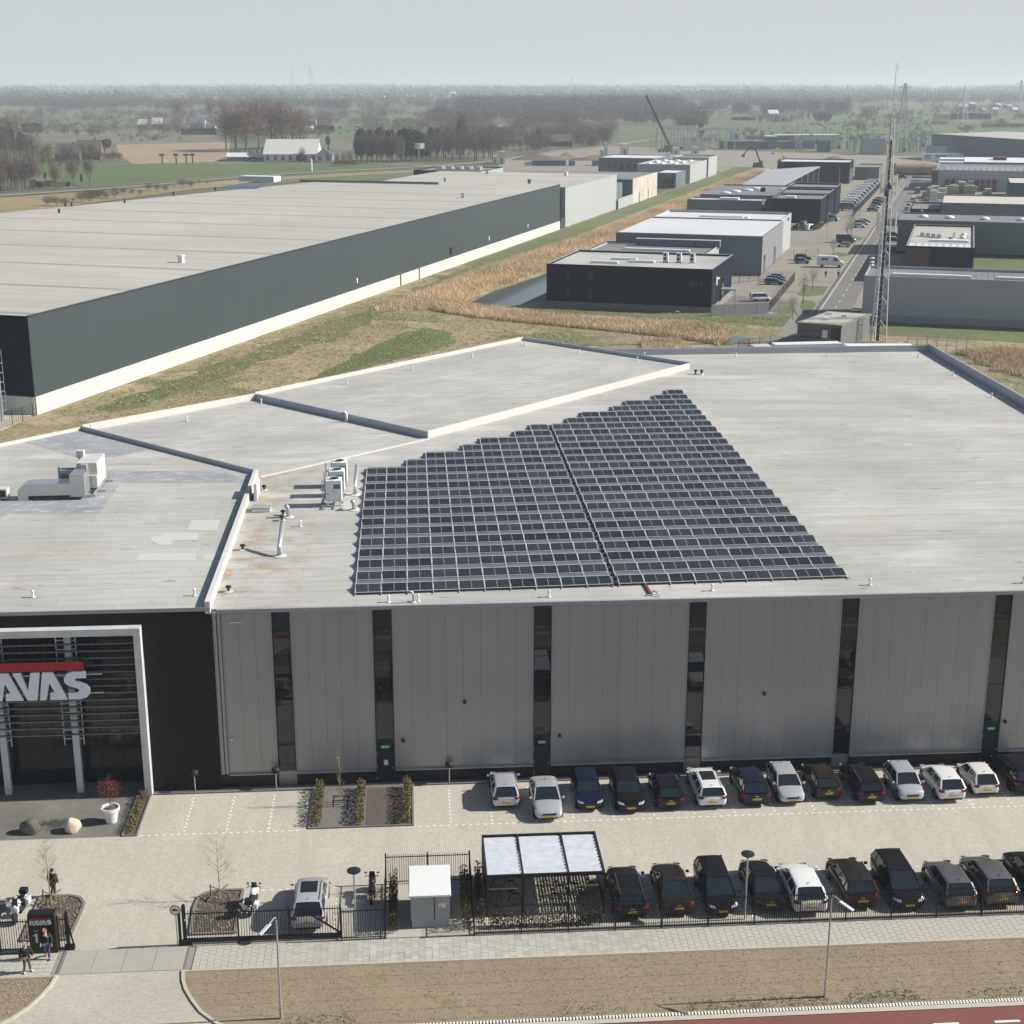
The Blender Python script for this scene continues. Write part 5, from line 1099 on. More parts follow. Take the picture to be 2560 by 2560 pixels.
def wvent(c, r, a, b, lb, h=1.1, w=.5, mat=m_white, z=13.32):
    x, y = T(c, r, a, b, z); t = thing('roof_vent', lb, 'roof vent', (x, y, z), -BA)
    MB().box(-w / 2, w / 2, -w / 2, w / 2, 0, h * .8).done('shaft', mat, t); MB().box(-w * .65, w * .65, -w * .65, w * .65, h * .8, h).done('cap', mat, t)
wvent(0, 0, 1368, 1528, 'white capped vent near the front edge of the warehouse roof', 1.3, .8)
wvent(1, 0, 1563, 1040, 'grey capped vent right of centre on the warehouse roof', 1.3, .8, m_steel)
wvent(1, 0, 1428, 918, 'grey vent where the warehouse roof meets the farther roof', 1.3, .8, m_steel, 12.5); wvent(1, 0, 1746, 858, 'small grey vent on the second long roof, far edge', 1.1, .9, m_steel, 12.2)
wvent(2, 0, 132, 932, 'dark vent at the seam of the two long roofs', 1.3, .9, m_slate, 12.3); wvent(2, 0, 407, 872, 'pale round vent on the second long roof', 1.3, 1.0, m_white, 12.2)
for k, (a, b) in enumerate(((447, 1155), (495, 1105), (541, 1105), (941, 1080), (1310, 1025), (1625, 985))):
    wvent(0, 0, a, b, ('black stub vent nearest the left corner of the warehouse roof', 'left of a pair of black stub vents on the far left of the warehouse roof', 'right of a pair of black stub vents on the far left of the warehouse roof', 'third group black stub vent along the far left roof edge', 'black stub vent short of the solar panels on the warehouse roof', 'black stub vent touching the dark solar panels on the warehouse roof')[k], 1.0, .35, m_plinth)
t = thing('rooftop_solar_field', 'far dark solar field on the back edge of the warehouse roof', 'solar array', (0, 0, 0))
pts = [T(0, 0, 1610, 968, 13.5), T(0, 0, 1930, 968, 13.5), T(1, 0, 120, 935, 13.5), T(0, 0, 1932, 918, 13.5)]
for i in range(9):
    q0 = [pts[0][k] + (pts[3][k] - pts[0][k]) * i / 9 for k in (0, 1)]; q1 = [pts[1][k] * (1 - i / 9) + pts[2][k] * i / 9 for k in (0, 1)]; d_ = [(pts[3][k] - pts[0][k]) / 9 * .8 for k in (0, 1)]
    MB().add([(q0[0], q0[1], 13.45), (q1[0], q1[1], 13.45), (q1[0] + d_[0], q1[1] + d_[1], 13.7), (q0[0] + d_[0], q0[1] + d_[1], 13.7)], [(0, 1, 2, 3)]).done('panel_row', m_pv, t)
t = thing('rooftop_plant', 'white plant box on the back edge of the warehouse roof', 'roof plant', (*T(0, 0, 1890, 920, 13.4), 13.32), -BA); MB().box(-4, 8, 0, 5, .2, 1.8).done('casing', m_white, t); MB().box(14, 60, 6, 7, .1, .7).done('roof_kerb', m_slate, t)
# steel silo and stair at the left end
t = bthing('steel_silo', 'bluish steel tank with a caged ladder beside the warehouse corner', 'tank', -122.5, 162.5)
MB().lathe([(.05, 0), (2.4, 0), (2.4, 8.5), (1.8, 9.2), (.05, 9.4)], 28).done('tank', M('blue_steel_tank', (.30, .38, .42), .35, .5, (.26, .33, .37), 1), t)
mb = MB()
for s_ in (-.35, .35): mb.beam((2.45, s_ - 0, 0), (2.45, s_, 9.6), .07)
for k in range(22): mb.beam((2.45, -.35, .4 + k * .42), (2.45, .35, .4 + k * .42), .04)
for k in range(7): mb.beam((2.5, -.5, 1.5 + k * 1.25), (3.1, -.5, 1.5 + k * 1.25), .05).beam((3.1, -.5, 1.5 + k * 1.25), (3.1, .5, 1.5 + k * 1.25), .05).beam((3.1, .5, 1.5 + k * 1.25), (2.5, .5, 1.5 + k * 1.25), .05)
mb.beam((3.1, -.5, 1.5), (3.1, -.5, 9.5), .05).beam((3.1, .5, 1.5), (3.1, .5, 9.5), .05).done('caged_ladder', m_steel, t)
def meshfence(name, label, pts, h=1.9, step=2.6, mat=m_steel, z0=-.15):
    t = thing(name, label, 'fence', (*pts[0], z0)); o = Vector(pts[0])
    for i in range(len(pts) - 1):
        p = Vector(pts[i]) - o; q = Vector(pts[i + 1]) - o; L_ = (q - p).length; n_ = max(1, round(L_ / step))
        for k in range(n_ + (1 if i == len(pts) - 2 else 0)):
            c = p + (q - p) * k / n_; MB().box(c.x - .04, c.x + .04, c.y - .04, c.y + .04, 0, h).done('post', mat, t)
        mb = MB()
        for z in [h * j / 7 for j in range(1, 8)]: mb.beam((p.x, p.y, z), (q.x, q.y, z), .022)
        nb = int(L_ / .5)
        for k in range(nb): c = p + (q - p) * k / nb; mb.beam((c.x, c.y, .05), (c.x, c.y, h), .018)
        tag(mb.done('mesh', mat, t), kind='stuff')
    return t
meshfence('mesh_fence', 'dark mesh fence at the near corner of the warehouse', [T(0, 1, 250, 1025), T(0, 1, 95, 1090), T(0, 1, -80, 1150)], 2.0, 3.2, m_plinth)
psheet('yard_paving', [(-60, 1080), (5, 1075), (84, 1038), (40, 1025), (-60, 1030)], -.09, m_kerblight)
# second long hall, recess, tanks, concrete hall
t = bthing('long_hall', 'pale grey long hall behind the huge warehouse', 'hall', -117.6, 446.5)
MB().box(-66, 0, 0, 71, 0, 12.1).done('wall', m_warewall2, t); MB().sheet([(-66, 0.1), (-.1, .1), (-.1, 70.9), (-66, 70.9)], 12.14).done('roof', m_roof2, t)
MB().beam((0, 0, 12.15), (0, 71, 12.15), .3, .12).done('roof_edge_trim', m_warewall2, t); MB().box(-20, -1.5, -4.9, -.02, 0, 11.4).done('recessed_link', m_navy, t); MB().box(-1.4, .1, -5, -.02, 0, 3).done('plinth_wall', m_warewall, t)
t = bthing('concrete_hall', 'stained cream concrete hall with a dark roof and slab fronts', 'hall', -116.8, 541)
for k in range(7): put('wall_panel', MB().box(-.3, 0, k * 6.5 + .04, (k + 1) * 6.5 - .04, 0, 9.1).mesh('wall_panel', m_concrete2), t)
MB().box(-44, -.3, 0, 45.5, 0, 8.8).done('wall', m_slate, t); MB().sheet([(-50, -22), (-12, -22), (-12, 0), (-.3, 0), (-.3, 45.5), (-50, 45.5)], 8.9).done('roof', m_roofdark, t)
for v in (12, 28): MB().box(.0, .12, v, v + .5, 0, 3.6).done('downpipe', m_plinth, t)
MB().box(-.3, .0, -23.5, -.1, 0, 3.6).done('yard_wall', m_warewall2, t)
for k, lb in enumerate(('nearer of two bluish steel tanks between the pale hall and the cream hall', 'farther of two bluish steel tanks between the pale hall and the cream hall')):
    t = bthing('storage_tank', lb, 'tank', -121.5 - k * .5, 524 + k * 7.5); MB().lathe([(.05, 0), (3.2, 0), (3.2, 8.2), (.05, 8.5)], 24).done('tank', MATS['blue_steel_tank'], t)
    MB().beam((3.25, 0, 0), (3.25, 0, 8.3), .1).beam((3.25, .5, 0), (3.25, .5, 8.3), .1).done('ladder', m_steel, t)

# ---------------- generic estate building
def hall(name, label, cat, u0, u1, v0, v1, h, wallm, roofm, par=.35, plinth=0, plm=None, parm=None, seams=0, base=-.2):
    t = bthing(name, label, cat, u0, v0); w, d = u1 - u0, v1 - v0
    MB().box(0, w, 0, d, base + plinth, h - .05).done('wall', wallm, t)
    MB().sheet([(.25, .25), (w - .25, .25), (w - .25, d - .25), (.25, d - .25)], h - par + .06 if par else h).done('roof', roofm, t)
    pm = parm or wallm
    if par:
        MB().box(0, w, 0, .25, h - .05, h).done('parapet', pm, t); MB().box(0, w, d - .25, d, h - .05, h + .1).done('parapet', pm, t)
        MB().box(0, .25, .25, d - .25, h - .05, h + .02).done('parapet', pm, t); MB().box(w - .25, w, .25, d - .25, h - .05, h + .02).done('parapet', pm, t)
        o = KIDS[t.name][0]  # hollow the top: wall stops below the deck
        o.data = MB().box(0, w, 0, d, base + plinth, h - par).mesh('wall', wallm)
        for a in ((0, w, 0, .25), (0, w, d - .25, d), (0, .25, .25, d - .25), (w - .25, w, .25, d - .25)): MB().box(*a, h - par, h - .05).done('parapet', wallm, t)
    if plinth: MB().box(-.06, w + .06, -.06, d + .06, base, plinth + base).done('plinth', plm or m_concrete, t)
    return t, w, d
def rooflights(t, lst, z, name='rooflight'):
    for a, b, c, d in lst: MB().box(a, b, c, d, z, z + .3).box(a + .1, b - .1, c + .1, d - .1, z + .3, z + .42).done(name, m_skylight, t)
def domes(t, lst, z, rx=1.1, ry=.8):
    for a, b in lst: MB().lathe([(1, 0), (1, .25), (.8, .5), (.4, .68), (.05, .72)], 14, (a, b, z), rx, ry).done('roof_dome', m_skylight, t, smooth=True)
def winset(t, side, lst, z, hh_, mat=m_glass, name='window', w=None, d=0.0):
    for a, b in lst:
        fr = (MB().box(a, b, -.05, .02, z, z + hh_) if side == 'f' else MB().box(w - .02, w + .05, a, b, z, z + hh_)).done(name, m_plinth, t)
        (MB().box(a + .1, b - .1, -.07, -.05, z + .1, z + hh_ - .1) if side == 'f' else MB().box(w + .05, w + .07, a + .1, b - .1, z + .1, z + hh_ - .1)).done('pane', mat, fr)
m_copwin = M('copper_tinted_glass', (.055, .030, .022), .1, 0, (.045, .025, .018), .5)
t, w, d = hall('office_hall', 'black box shaped hall with a grey roof, three roof units and long rooflights', 'hall', -78.8, -45.4, 285, 311, 8.4, m_navy, m_roof, .45, 1.15, M('grey_plinth_panel', (.19, .20, .21), .7, 0, (.17, .18, .19), 1), m_coping_shade)
rooflights(t, [(7.6, 13.2, 6.2, 7.2), (10.2, 15.6, 13.2, 14.2), (14.6, 20.0, 9.6, 10.6)], 8.05)
winset(t, 'f', [(4.1, 4.9), (8.7, 9.5)], 5.2, 1.7, m_copwin); winset(t, 'f', [(4.1, 4.9), (8.7, 9.5)], 1.6, 1.9, m_copwin); winset(t, 'f', [(29.2, 29.7), (30.1, 30.6), (31.0, 31.5)], 5.0, .9, m_copwin)
winset(t, 'r', [(2.0, 2.8), (12.5, 15.5)], 1.2, 5.2, m_glass, w=w)
MB().box(w + .05, w + 3.2, 11, 14.2, 2.9, 3.15).box(w + 2.9, w + 3.05, 11.2, 11.35, -.2, 2.9).done('canopy', m_steel, t)
mb = MB().box(w + .05, w + .09, 5.0, 5.5, 4.6, 6.3).box(w + .05, w + .09, 6.0, 6.5, 4.6, 6.3).box(w + .05, w + .09, 7.0, 9.2, 5.5, 5.8); mb.done('wall_logo', m_white, t)
for k, lb in enumerate(('left', 'middle', 'right')):
    x, y = BW(-78.8 + 21.8 + k * 2.75, 285 + 12.3); q = thing('rooftop_cooler', lb + ' of the three twin fan coolers on the black hall roof', 'air conditioner', (x, y, 8.02), -BA, 'coolers on the black hall')
    MB().box(-.5, .5, -.35, .35, .15, 2.0).done('casing', m_white, q); MB().lathe([(.05, 0), (.3, 0), (.3, .02), (.05, .02)], 14).done('fan', m_black, q, (-.1, -.36, 1.5)).rotation_euler[0] = R(90); MB().lathe([(.05, 0), (.3, 0), (.3, .02), (.05, .02)], 14).done('fan', m_black, q, (-.1, -.36, .75)).rotation_euler[0] = R(90)
    MB().box(-.6, .6, -.4, .4, 0, .15).done('base', m_steel, q)
t, w, d = hall('back_hall', 'low hall tucked behind the black box hall with one long rooflight', 'hall', -79.6, -53, 312, 341, 7.2, m_warewall2, m_roofdark, .5, parm=m_navy)
rooflights(t, [(7, 22, 16, 17.4)], 6.8); MB().lathe([(.2, 0), (.2, .6), (.4, .7), (.1, .9)], 10, (21.5, 9, 6.75)).done('vent', m_slate, t)
for u, wd, dk in ((-72, 13.8, 1), (-58, 5.6, 1)):
    t = bthing('roof_plant_screen', 'long low dark screen with a pale top left of centre on the back hall' if u == -72 else 'short low dark screen with a pale end on the back hall', 'roof screen', u, 338); MB().box(0, wd, 0, 2, 6.8, 8.3).done('screen', m_slate, t); MB().box(-.05, wd + .05, -.05, 2.05, 8.3, 8.42).done('coping', m_warewall2, t)
t, w, d = hall('grey_hall', 'slate grey hall with a white roof and pale side wall', 'hall', -78.3, -43.6, 345, 385.5, 9.0, m_slate, m_rooflight, 0)
MB().box(w, w + .06, .05, d, .5, 8.95).done('side_cladding', m_side, t); winset(t, 'r', [(3, 7), (22, 27)], .2, 4.2, m_darkglass, w=w)
MB().box(-.1, w + .1, -.1, .0, 8.85, 9.08).done('roof_trim', m_trim, t)
t, w, d = hall('brick_edged_hall', 'hall with white side walls and a long rooflight behind the slate grey hall', 'hall', -77.8, -44.2, 386, 408.5, 9.3, m_mid, m_rooflight, .6, parm=m_coping_shade)
rooflights(t, [(11, 22.5, 8.5, 9.8)], 8.75); rooflights(t, [(23, 24, 8, 12)], 8.75, 'duct'); MB().box(w, w + .06, 0, d, .3, 9.2).done('side_cladding', m_warewall2, t)
MB().box(w + .08, w + .25, 1.0, 2.6, 2.2, 6.4).done('green_banner', M('lime_green_sign', (.22, .62, .08), .6, 0, (.2, .58, .07), 2), t)
MB().box(w + .08, w + .12, 14, 17, 7.8, 8.6).done('wall_lettering', m_plinth, t)
t, w, d = hall('blue_grey_hall', 'low blue grey hall left of the black nested halls', 'hall', -85, -61, 477, 487.4, 7.1, m_slate, m_roof, .35)
MB().box(10, 16, 3, 6, 6.9, 7.6).done('roof_pipes', m_white, t)
t, w, d = hall('domed_hall', 'wide dark roofed hall with white roof domes', 'hall', -82.7, -57, 488, 537, 8.0, m_slate, m_roofdark, .35); domes(t, [(7, 9), (9, 17), (12, 25), (14, 33), (24, 30), (25, 38)], 7.7, 1.9, 1.4)
MB().box(17, 18.5, 20, 22, 7.7, 9).done('roof_box', m_navy, t)
t, w, d = hall('black_hall', 'black hall, nearest of three stepped black fronts', 'hall', -56.3, -41.4, 464, 484.5, 9.0, m_navy, m_roofdark, .5, parm=m_coping_shade); MB().box(4, 7, -.0, 3, 9.0, 9.7).done('roof_units', m_white, t)
t, w, d = hall('black_hall', 'black hall with a white edge line, middle of three stepped fronts', 'hall', -57, -41.1, 485.5, 508, 9.2, m_navy, m_roofdark, .6, parm=m_trim)
t, w, d = hall('black_hall', 'black hall, farthest of three stepped black fronts', 'hall', -56.8, -40.8, 509, 530, 9.6, m_navy, m_roofdark, .6, parm=m_trim)
t = bthing('canopy_hall', 'hall with a wide sloping grey roof plane open towards the yard', 'hall', -81, 548)
MB().add([(0, 0, 5.2), (13.5, -6, 5.0), (19.5, 128, 7.6), (0, 100, 7.4), (0, 0, 4.9), (13.5, -6, 4.7), (19.5, 128, 7.3), (0, 100, 7.1)], [(0, 1, 2, 3), (4, 7, 6, 5), (0, 4, 5, 1), (1, 5, 6, 2), (2, 6, 7, 3), (3, 7, 4, 0)]).done('roof', m_mid, t)
MB().add([(14, 10, 5.1), (19.4, 126, 7.3), (19.4, 126, 0), (14, 10, 0)], [(0, 1, 2, 3)]).done('glass_wall', m_darkglass, t)
for k in range(8): MB().beam((14.1 + k * .75, 12 + k * 16, 0), (14.1 + k * .75, 12 + k * 16, 5.1 + k * .3), .3).done('mullion', m_steel, t)
t, w, d = hall('dark_hall', 'large dark hall with a white rimmed roof at the end of the left yard', 'hall', -81, -49.2, 681, 706, 9.2, m_navy, m_rooflight, .4)
for k in range(3): MB().box(w, w + .1, 3 + k * 7, 7 + k * 7, .2, 6).done('dock_door', m_slate, t)
t, w, d = hall('low_hall', 'low dark green hall right of the large dark hall', 'hall', -49, -38, 712, 742, 5.6, m_green, m_roofdark, .4); winset(t, 'f', [(6.5, 10)], 3.6, .6, m_trim)
# right of the street
t, w, d = hall('grey_clad_hall', 'mid grey hall front with two long strip rooflights along its edge', 'hall', -16.5, 60, 283, 299, 8.5, m_mid, m_roofdark, .5, 1.5, M('light_plinth_panel', (.27, .28, .285), .7, 0, (.24, .25, .255), 1), m_coping_shade)
for k in range(52): MB().box(.3 + k * 1.1, .34 + k * 1.1, .3, 15.6, 8.06, 8.10).done('roof_seam', m_slate, t)
rooflights(t, [(4.9, 19.2, 4.6, 6.0), (23.8, 40, 4.6, 6.0)], 8.1)
for k, lb in enumerate(('upper', 'middle', 'lower')): 
    pass
t, w, d = hall('small_dark_hall', 'small dark hall with rows of tilted panels and rooflights on a beige roof', 'hall', -11.4, 3.4, 346, 400, 7.8, m_navy, m_roof2, .45, parm=m_trim)
MB().box(-.04, 5.2, -.08, -.0, -.2, 7.3).done('brick_front', m_brown, t); winset(t, 'f', [(.6, 2.0), (2.9, 4.3)], 3.2, 2.2)
for k in range(9): MB().add([(.7 + k * 1.52, 2.2, 7.5), (1.75 + k * 1.52, 2.2, 7.5), (1.75 + k * 1.52, 4.2, 8.0), (.7 + k * 1.52, 4.2, 8.0), (.7 + k * 1.52, 4.2, 7.5), (1.75 + k * 1.52, 4.2, 7.5)], [(0, 1, 2, 3), (3, 2, 5, 4)]).done('tilted_panel', m_white, t)
for k in range(4): MB().add([(2.2 + k * 1.3, 25 - k, 7.5), (3.2 + k * 1.3, 25 - k, 7.5), (3.2 + k * 1.3, 28 - k, 8.2), (2.2 + k * 1.3, 28 - k, 8.2)], [(0, 1, 2, 3)]).done('tilted_panel', m_slate, t)
rooflights(t, [(5, 13.5, 14.5, 17)], 7.45); domes(t, [(12.2, 24), (12.4, 31)], 7.45, .7, .9); MB().box(9.6, 9.9, 20, 26, 7.6, 7.9).box(9.9, 10.3, 26, 26.4, 7.4, 8.6).done('roof_duct', m_steel, t)
t, w, d = hall('green_clad_hall', 'wide green grey hall with three white roof domes beside the lawn', 'hall', -15.7, 62, 402, 426, 8.7, m_green, m_roofdark, .4, .8, m_navy); domes(t, [(6.0, 14), (12.8, 12.5), (21.8, 11), (31, 11), (40, 11)], 8.4, 1.25, 1.6)
t, w, d = hall('cream_roofed_hall', 'slate hall with a long cream roof behind the domed green hall', 'hall', -6, 62, 474, 508, 8.0, m_slate, m_roofcream, .3)
t, w, d = hall('slate_annex', 'dark annex left of the cream roofed hall', 'hall', -15.6, -6.2, 484, 510, 5.2, m_navy, m_roofdark, .4); MB().box(3.4, 4.0, -2.4, 0, 1, 5).done('steel_stair', m_steel, t)
t, w, d = hall('fluted_hall', 'grey hall with a saw toothed roof edge above red doors', 'hall', -11.6, 62, 650, 705, 8.2, m_mid, m_roofdark, .4)
for k in range(14): MB().add([(4 + k * 2.4, 6, 7.9), (5.6 + k * 2.4, 6, 7.9), (5.6 + k * 2.4, 12, 9.0), (4 + k * 2.4, 12, 9.0)], [(0, 1, 2, 3)]).done('roof_fin', m_trim, t)
m_rdoor = M('red_loading_door', (.26, .02, .025), .5, 0, (.2, .016, .02), 1)
for k in range(9):
    o = MB().box(3.9 + k * 2.35, 5.7 + k * 2.35, -.15, -.0, .0, 3.0).done('loading_door', m_rdoor, t); MB().box(3.9 + k * 2.35, 5.7 + k * 2.35, -.16, -.01, 3.0, 4.6).done('door_glazing', m_darkglass, o)
    MB().box(5.75 + k * 2.35, 6.15 + k * 2.35, -.3, 0, 0, 5).done('column', m_mid, t)
MB().box(-1.5, 1.0, -.2, 20, 0, 7.9).done('brick_corner', m_brown, t)
t, w, d = hall('blue_hall', 'dark blue hall with a cream roof at the right edge behind the pallets', 'hall', 16.6, 45, 603, 638, 6.4, M('dark_blue_cladding', (.02, .03, .075), .5, 0, (.018, .027, .065), 1), m_roofcream, .3)
t, w, d = hall('white_roofed_hall', 'hall with a bright white roof and a roof terrace at its left end', 'hall', -1, 64, 712, 760, 8.6, m_slate, m_skylight, 0)
MB().box(-11, 0, 0, 9, 8.0, 8.5).box(-11, 0, 24, 40, 8.2, 8.7).done('side_roof', m_skylight, t)
for k in range(6): MB().box(-10.8 + k * 2, -10.6 + k * 2, .2, .5, 0, 8).done('column', m_slate, t)
MB().box(13, 19, 20, 30, 8.6, 10).done('roof_clutter', m_brown, t)
t = thing('far_dark_hall', 'very large dark hall with a sloping pale roof in the right background', 'hall', (0, 0, 0))
c0 = BW(-20.5, 931); c1 = BW(40, 832); c2 = BW(110, 900); c3 = BW(20, 985)
MB().prism([c0, c1, c2, c3], -.3, 13.8).done('wall', m_slate, t); MB().sheet([c0, c1, c2, c3], 14.0).done('roof', m_roof2, t)
a0, a1_ = Vector(c0), Vector(c1); dd = (a1_ - a0).normalized(); nn = Vector((dd.y, -dd.x)); 
q0 = a0 + dd * 10; q1 = a0 + dd * 32
if nn.y > 0: nn = -nn
MB().prism([tuple(q0), tuple(q1), tuple(q1 + nn * 9), tuple(q0 + nn * 9)], -.3, 7.8).done('front_block', m_warewall2, t)
# small transformer building and plant behind the hall
x, y = T(3, 1, 545, 515)
t = thing('switch_house', 'small grey flat roofed switch house at the foot of the lattice mast', 'building', (x, y, 0))
A_ = Vector(T(3, 1, 215, 490)) - Vector((x, y)); B_ = Vector(T(3, 1, 760, 425)) - Vector((x, y)); m_conc3 = M('grey_board_concrete', (.135, .14, .135), .85, 0, (.115, .12, .115), .8, (1, 1, 6)); m_conc4 = M('olive_concrete', (.20, .195, .165), .85, 0, (.17, .165, .14), .8)
MB().prism([(0, 0), tuple(A_), tuple(A_ + B_), tuple(B_)], -.2, 3.7).done('wall', m_conc3, t)
MB().prism([tuple(Vector((0, 0)) - (A_ + B_) * .02), tuple(A_ * 1.03 - B_ * .02), tuple((A_ + B_) * 1.02), tuple(B_ * 1.03 - A_ * .02)], 3.7, 3.95).done('roof_rim', m_conc4, t)
MB().sheet([tuple((A_ + B_) * .04), tuple(A_ * .96 + B_ * .04), tuple((A_ + B_) * .96), tuple(B_ * .96 + A_ * .04)], 3.97).done('roof', m_roof2, t)
for f, g_ in ((.55, .3), (.35, .6), (.8, .75)): MB().box(*[(A_ * f + B_ * g_).x + s for s in (-.4, .4)], *[(A_ * f + B_ * g_).y + s for s in (-.3, .3)], 3.97, 4.35).done('roof_box', m_white, t)
n2 = Vector((A_.y, -A_.x)).normalized(); n2 = n2 if n2.y < 0 else -n2
MB().prism([tuple(A_ * .3 + n2 * .01), tuple(A_ * .42 + n2 * .01), tuple(A_ * .42 + n2 * .35), tuple(A_ * .3 + n2 * .35)], 1.6, 2.9).done('wall_unit', m_white, t)
for z_ in (1.5, 2.6): MB().prism([tuple(A_ * .45 + n2 * .01), tuple(A_ * .92 + n2 * .01), tuple(A_ * .92 + n2 * .05), tuple(A_ * .45 + n2 * .05)], z_, z_ + .12).done('louvre_slot', m_plinth, t)
MB().prism([tuple(A_ * .01 + n2 * .01), tuple(A_ * .22 + n2 * .01), tuple(A_ * .22 + n2 * .12), tuple(A_ * .01 + n2 * .12)], 0, 3.4).done('door', m_plinth, t)
t = thing('site_cabin', 'white flat topped cabin peeping over the back edge of the hall roof', 'cabin', (*P(2215, 872, 2.8), 0), R(-4))
MB().box(-5.5, 5, 0, 4.8, 0, 2.6).done('wall', m_slate, t); MB().box(-5.6, 5.1, -.1, 4.9, 2.6, 2.8).done('roof', m_skylight, t)
t = thing('parked_lorry', 'white trailer and cab partly hidden behind the back edge of the hall roof', 'lorry', (*P(2030, 868, 2.4), 0), R(3))
MB().box(-6, 5, 0, 2.4, .6, 2.9).done('trailer', m_white, t); MB().box(-9.5, -6.6, 0, 2.4, .5, 2.7).done('cab', PT['cream'], t); MB().box(-9.0, -7.2, -.03, .0, 1.7, 2.4).done('window', m_carglass, t); MB().box(-12.5, -9.9, 0, 2.4, .5, 2.2).done('red_body', m_red, t)
mb = MB()
for k in range(7):
    for j in range(2):
        a = Vector((BW(-7 + k * 1.6, 252 + j * 5))); mb.beam((a.x, a.y, -.1), (a.x, a.y, 2.2), .08)
        b_ = Vector((BW(-7 + (k + 1) * 1.6, 252 + j * 5))); mb.beam((a.x, a.y, 2.2), (b_.x, b_.y, 2.2), .07).beam((a.x, a.y, 1.2), (b_.x, b_.y, 1.2), .07)
tag(mb.done('pipe_gantry', m_steel), 'low galvanised frame around the foot of the mast', 'steel frame')

# ---------------- street between the estates
bsheet('estate_street', [(-26, 256), (-19.3, 256), (-19.3, 800), (-25.6, 800)], -.10, m_asphalt)
bsheet('estate_footpath', [(-30, 256), (-26.2, 256), (-25.8, 800), (-28, 800)], -.13, m_road)
bsheet('estate_yard', [(-62, 312), (-44, 312), (-44, 292), (-29, 292), (-26.2, 312), (-25.7, 660), (-38, 712), (-81, 680), (-60, 540), (-40, 531), (-40, 410), (-62, 410)], -.115, m_yard)
bsheet('estate_lawn', [(-34.5, 290), (-28.4, 290), (-30.5, 300), (-33, 300)], -.09, m_lawn)
psheet('estate_lawn', [(2000, 770), (2005, 748), (2035, 752), (2040, 760), (2018, 790)], -.07, m_lawn); psheet('estate_lawn', [(1993, 736), (2012, 712), (2070, 716), (2058, 736), (2020, 740)], -.07, m_lawn)
psheet('estate_lawn', [(2065, 640), (2090, 628), (2128, 636), (2110, 640)], -.07, m_lawn); psheet('estate_lawn', [(2112, 600), (2130, 588), (2162, 594), (2150, 600)], -.07, m_lawn)
psheet('right_lawn', [(2434, 680), (2436, 640), (2570, 646), (2570, 690)], -.05, m_lawn)
psheet('diagonal_footpath', [(1800, 876), (1868, 866), (1990, 818), (1996, 790), (1972, 745), (1985, 742), (2012, 790), (2005, 830), (1920, 872)], -.06, m_road)
mk = MB()
def bline(u, v0, v1, w=.14): mk.add([(*BW(u, v0), -.085), (*BW(u + w, v0), -.085), (*BW(u + w, v1), -.085), (*BW(u, v1), -.085)], [(0, 1, 2, 3)])
bline(-25.3, 256, 700)
for k in range(40): bline(-22.6, 262 + k * 9, 265 + k * 9, .12)
struct('street_marking', mk, m_mark)
bsheet('estate_yard', [(-60, 408), (-38, 408), (-38, 466), (-60, 466)], -.112, m_yard)
# street trees' companions: estate lamps
el_ = None
for k, (q, hh2, lb) in enumerate((((2, 1, 1265, 540), 6.5, 'slim grey lamp post behind the raised roof'), ((3, 1, 80, 370), 7, 'slim lamp post right of the switch house path'), ((3, 0, 370, 1460), 8, 'lamp post at the fenced yard'), ((3, 0, 440, 1380), 8, 'lamp post near the black nested halls'), ((3, 0, 535, 950), 8, 'lamp post in front of the large dark hall'),
                  ((3, 0, 1318, 1580), 7, 'lamp post in front of the small dark hall'), ((3, 0, 270, 1700), 6, 'lamp post among the young street trees'), ((2, 1, 980, 540), 4, 'thin post behind the raised roof'), ((2, 1, 1897, 520), 6, 'lamp post beside the diagonal path'))):
    x, y = T(*q); t = thing('lamp_post', lb, 'street lamp', (x, y, -.1), rnd.random() * 3)
    MB().tube([(0, 0, 0), (0, 0, hh2), (.25, 0, hh2 + .15), (.9, 0, hh2 + .2)], [.07, .055, .045, .04], 6).done('pole', m_steel, t); MB().box(.7, 1.4, -.12, .12, hh2 + .14, hh2 + .22).done('lamp_head', m_white, t)

# ---------------- lattice mast
mt = thing('lattice_mast', 'tall guyless lattice radio mast with antennas rising above the horizon', 'mast', (*BW(-12.3, 260.9), 0), R(8))
m_mast = M('dull_mast_steel', (.60, .62, .64), .7, 0, (.48, .50, .52), 2); H_M = 37.5; bw, tw = 1.55, .32
def leg(i, z):
    r_ = bw + (tw - bw) * z / H_M; a = R(200 + 120 * i); return (r_ * math.cos(a), r_ * math.sin(a), z)
for i in range(3): MB().tube([leg(i, 0), leg(i, H_M)], .12, 6, .085).done('leg', m_mast, mt)
nlev = 20; zz = [H_M * (1 - (1 - k / nlev) ** 1.15) for k in range(nlev + 1)]
for k in range(nlev):
    mb = MB()
    for i in range(3):
        j = (i + 1) % 3; mb.beam(leg(i, zz[k]), leg(j, zz[k + 1]), .075) if k % 2 else mb.beam(leg(j, zz[k]), leg(i, zz[k + 1]), .075)
        mb.beam(leg(i, zz[k]), leg(j, zz[k]), .045)
    mb.done('brace', m_mast, mt)
m_cable = M('black_cable', (.015, .015, .016), .7, 0, (.012, .012, .012), 4)
mb = MB()
for k in range(5):
    a = -.25 + k * .11; mb.tube([(a, -.2, 0), (a * .75, -.15, 18), (a * .4, -.05, 34)], .055, 5)
mb.done('cable_bundle', m_cable, mt)
mb = MB()
for k in range(60): mb.beam((.28 - k * .002, .1, .5 + k * .58), (.62 - k * .006, .1, .5 + k * .58), .035)
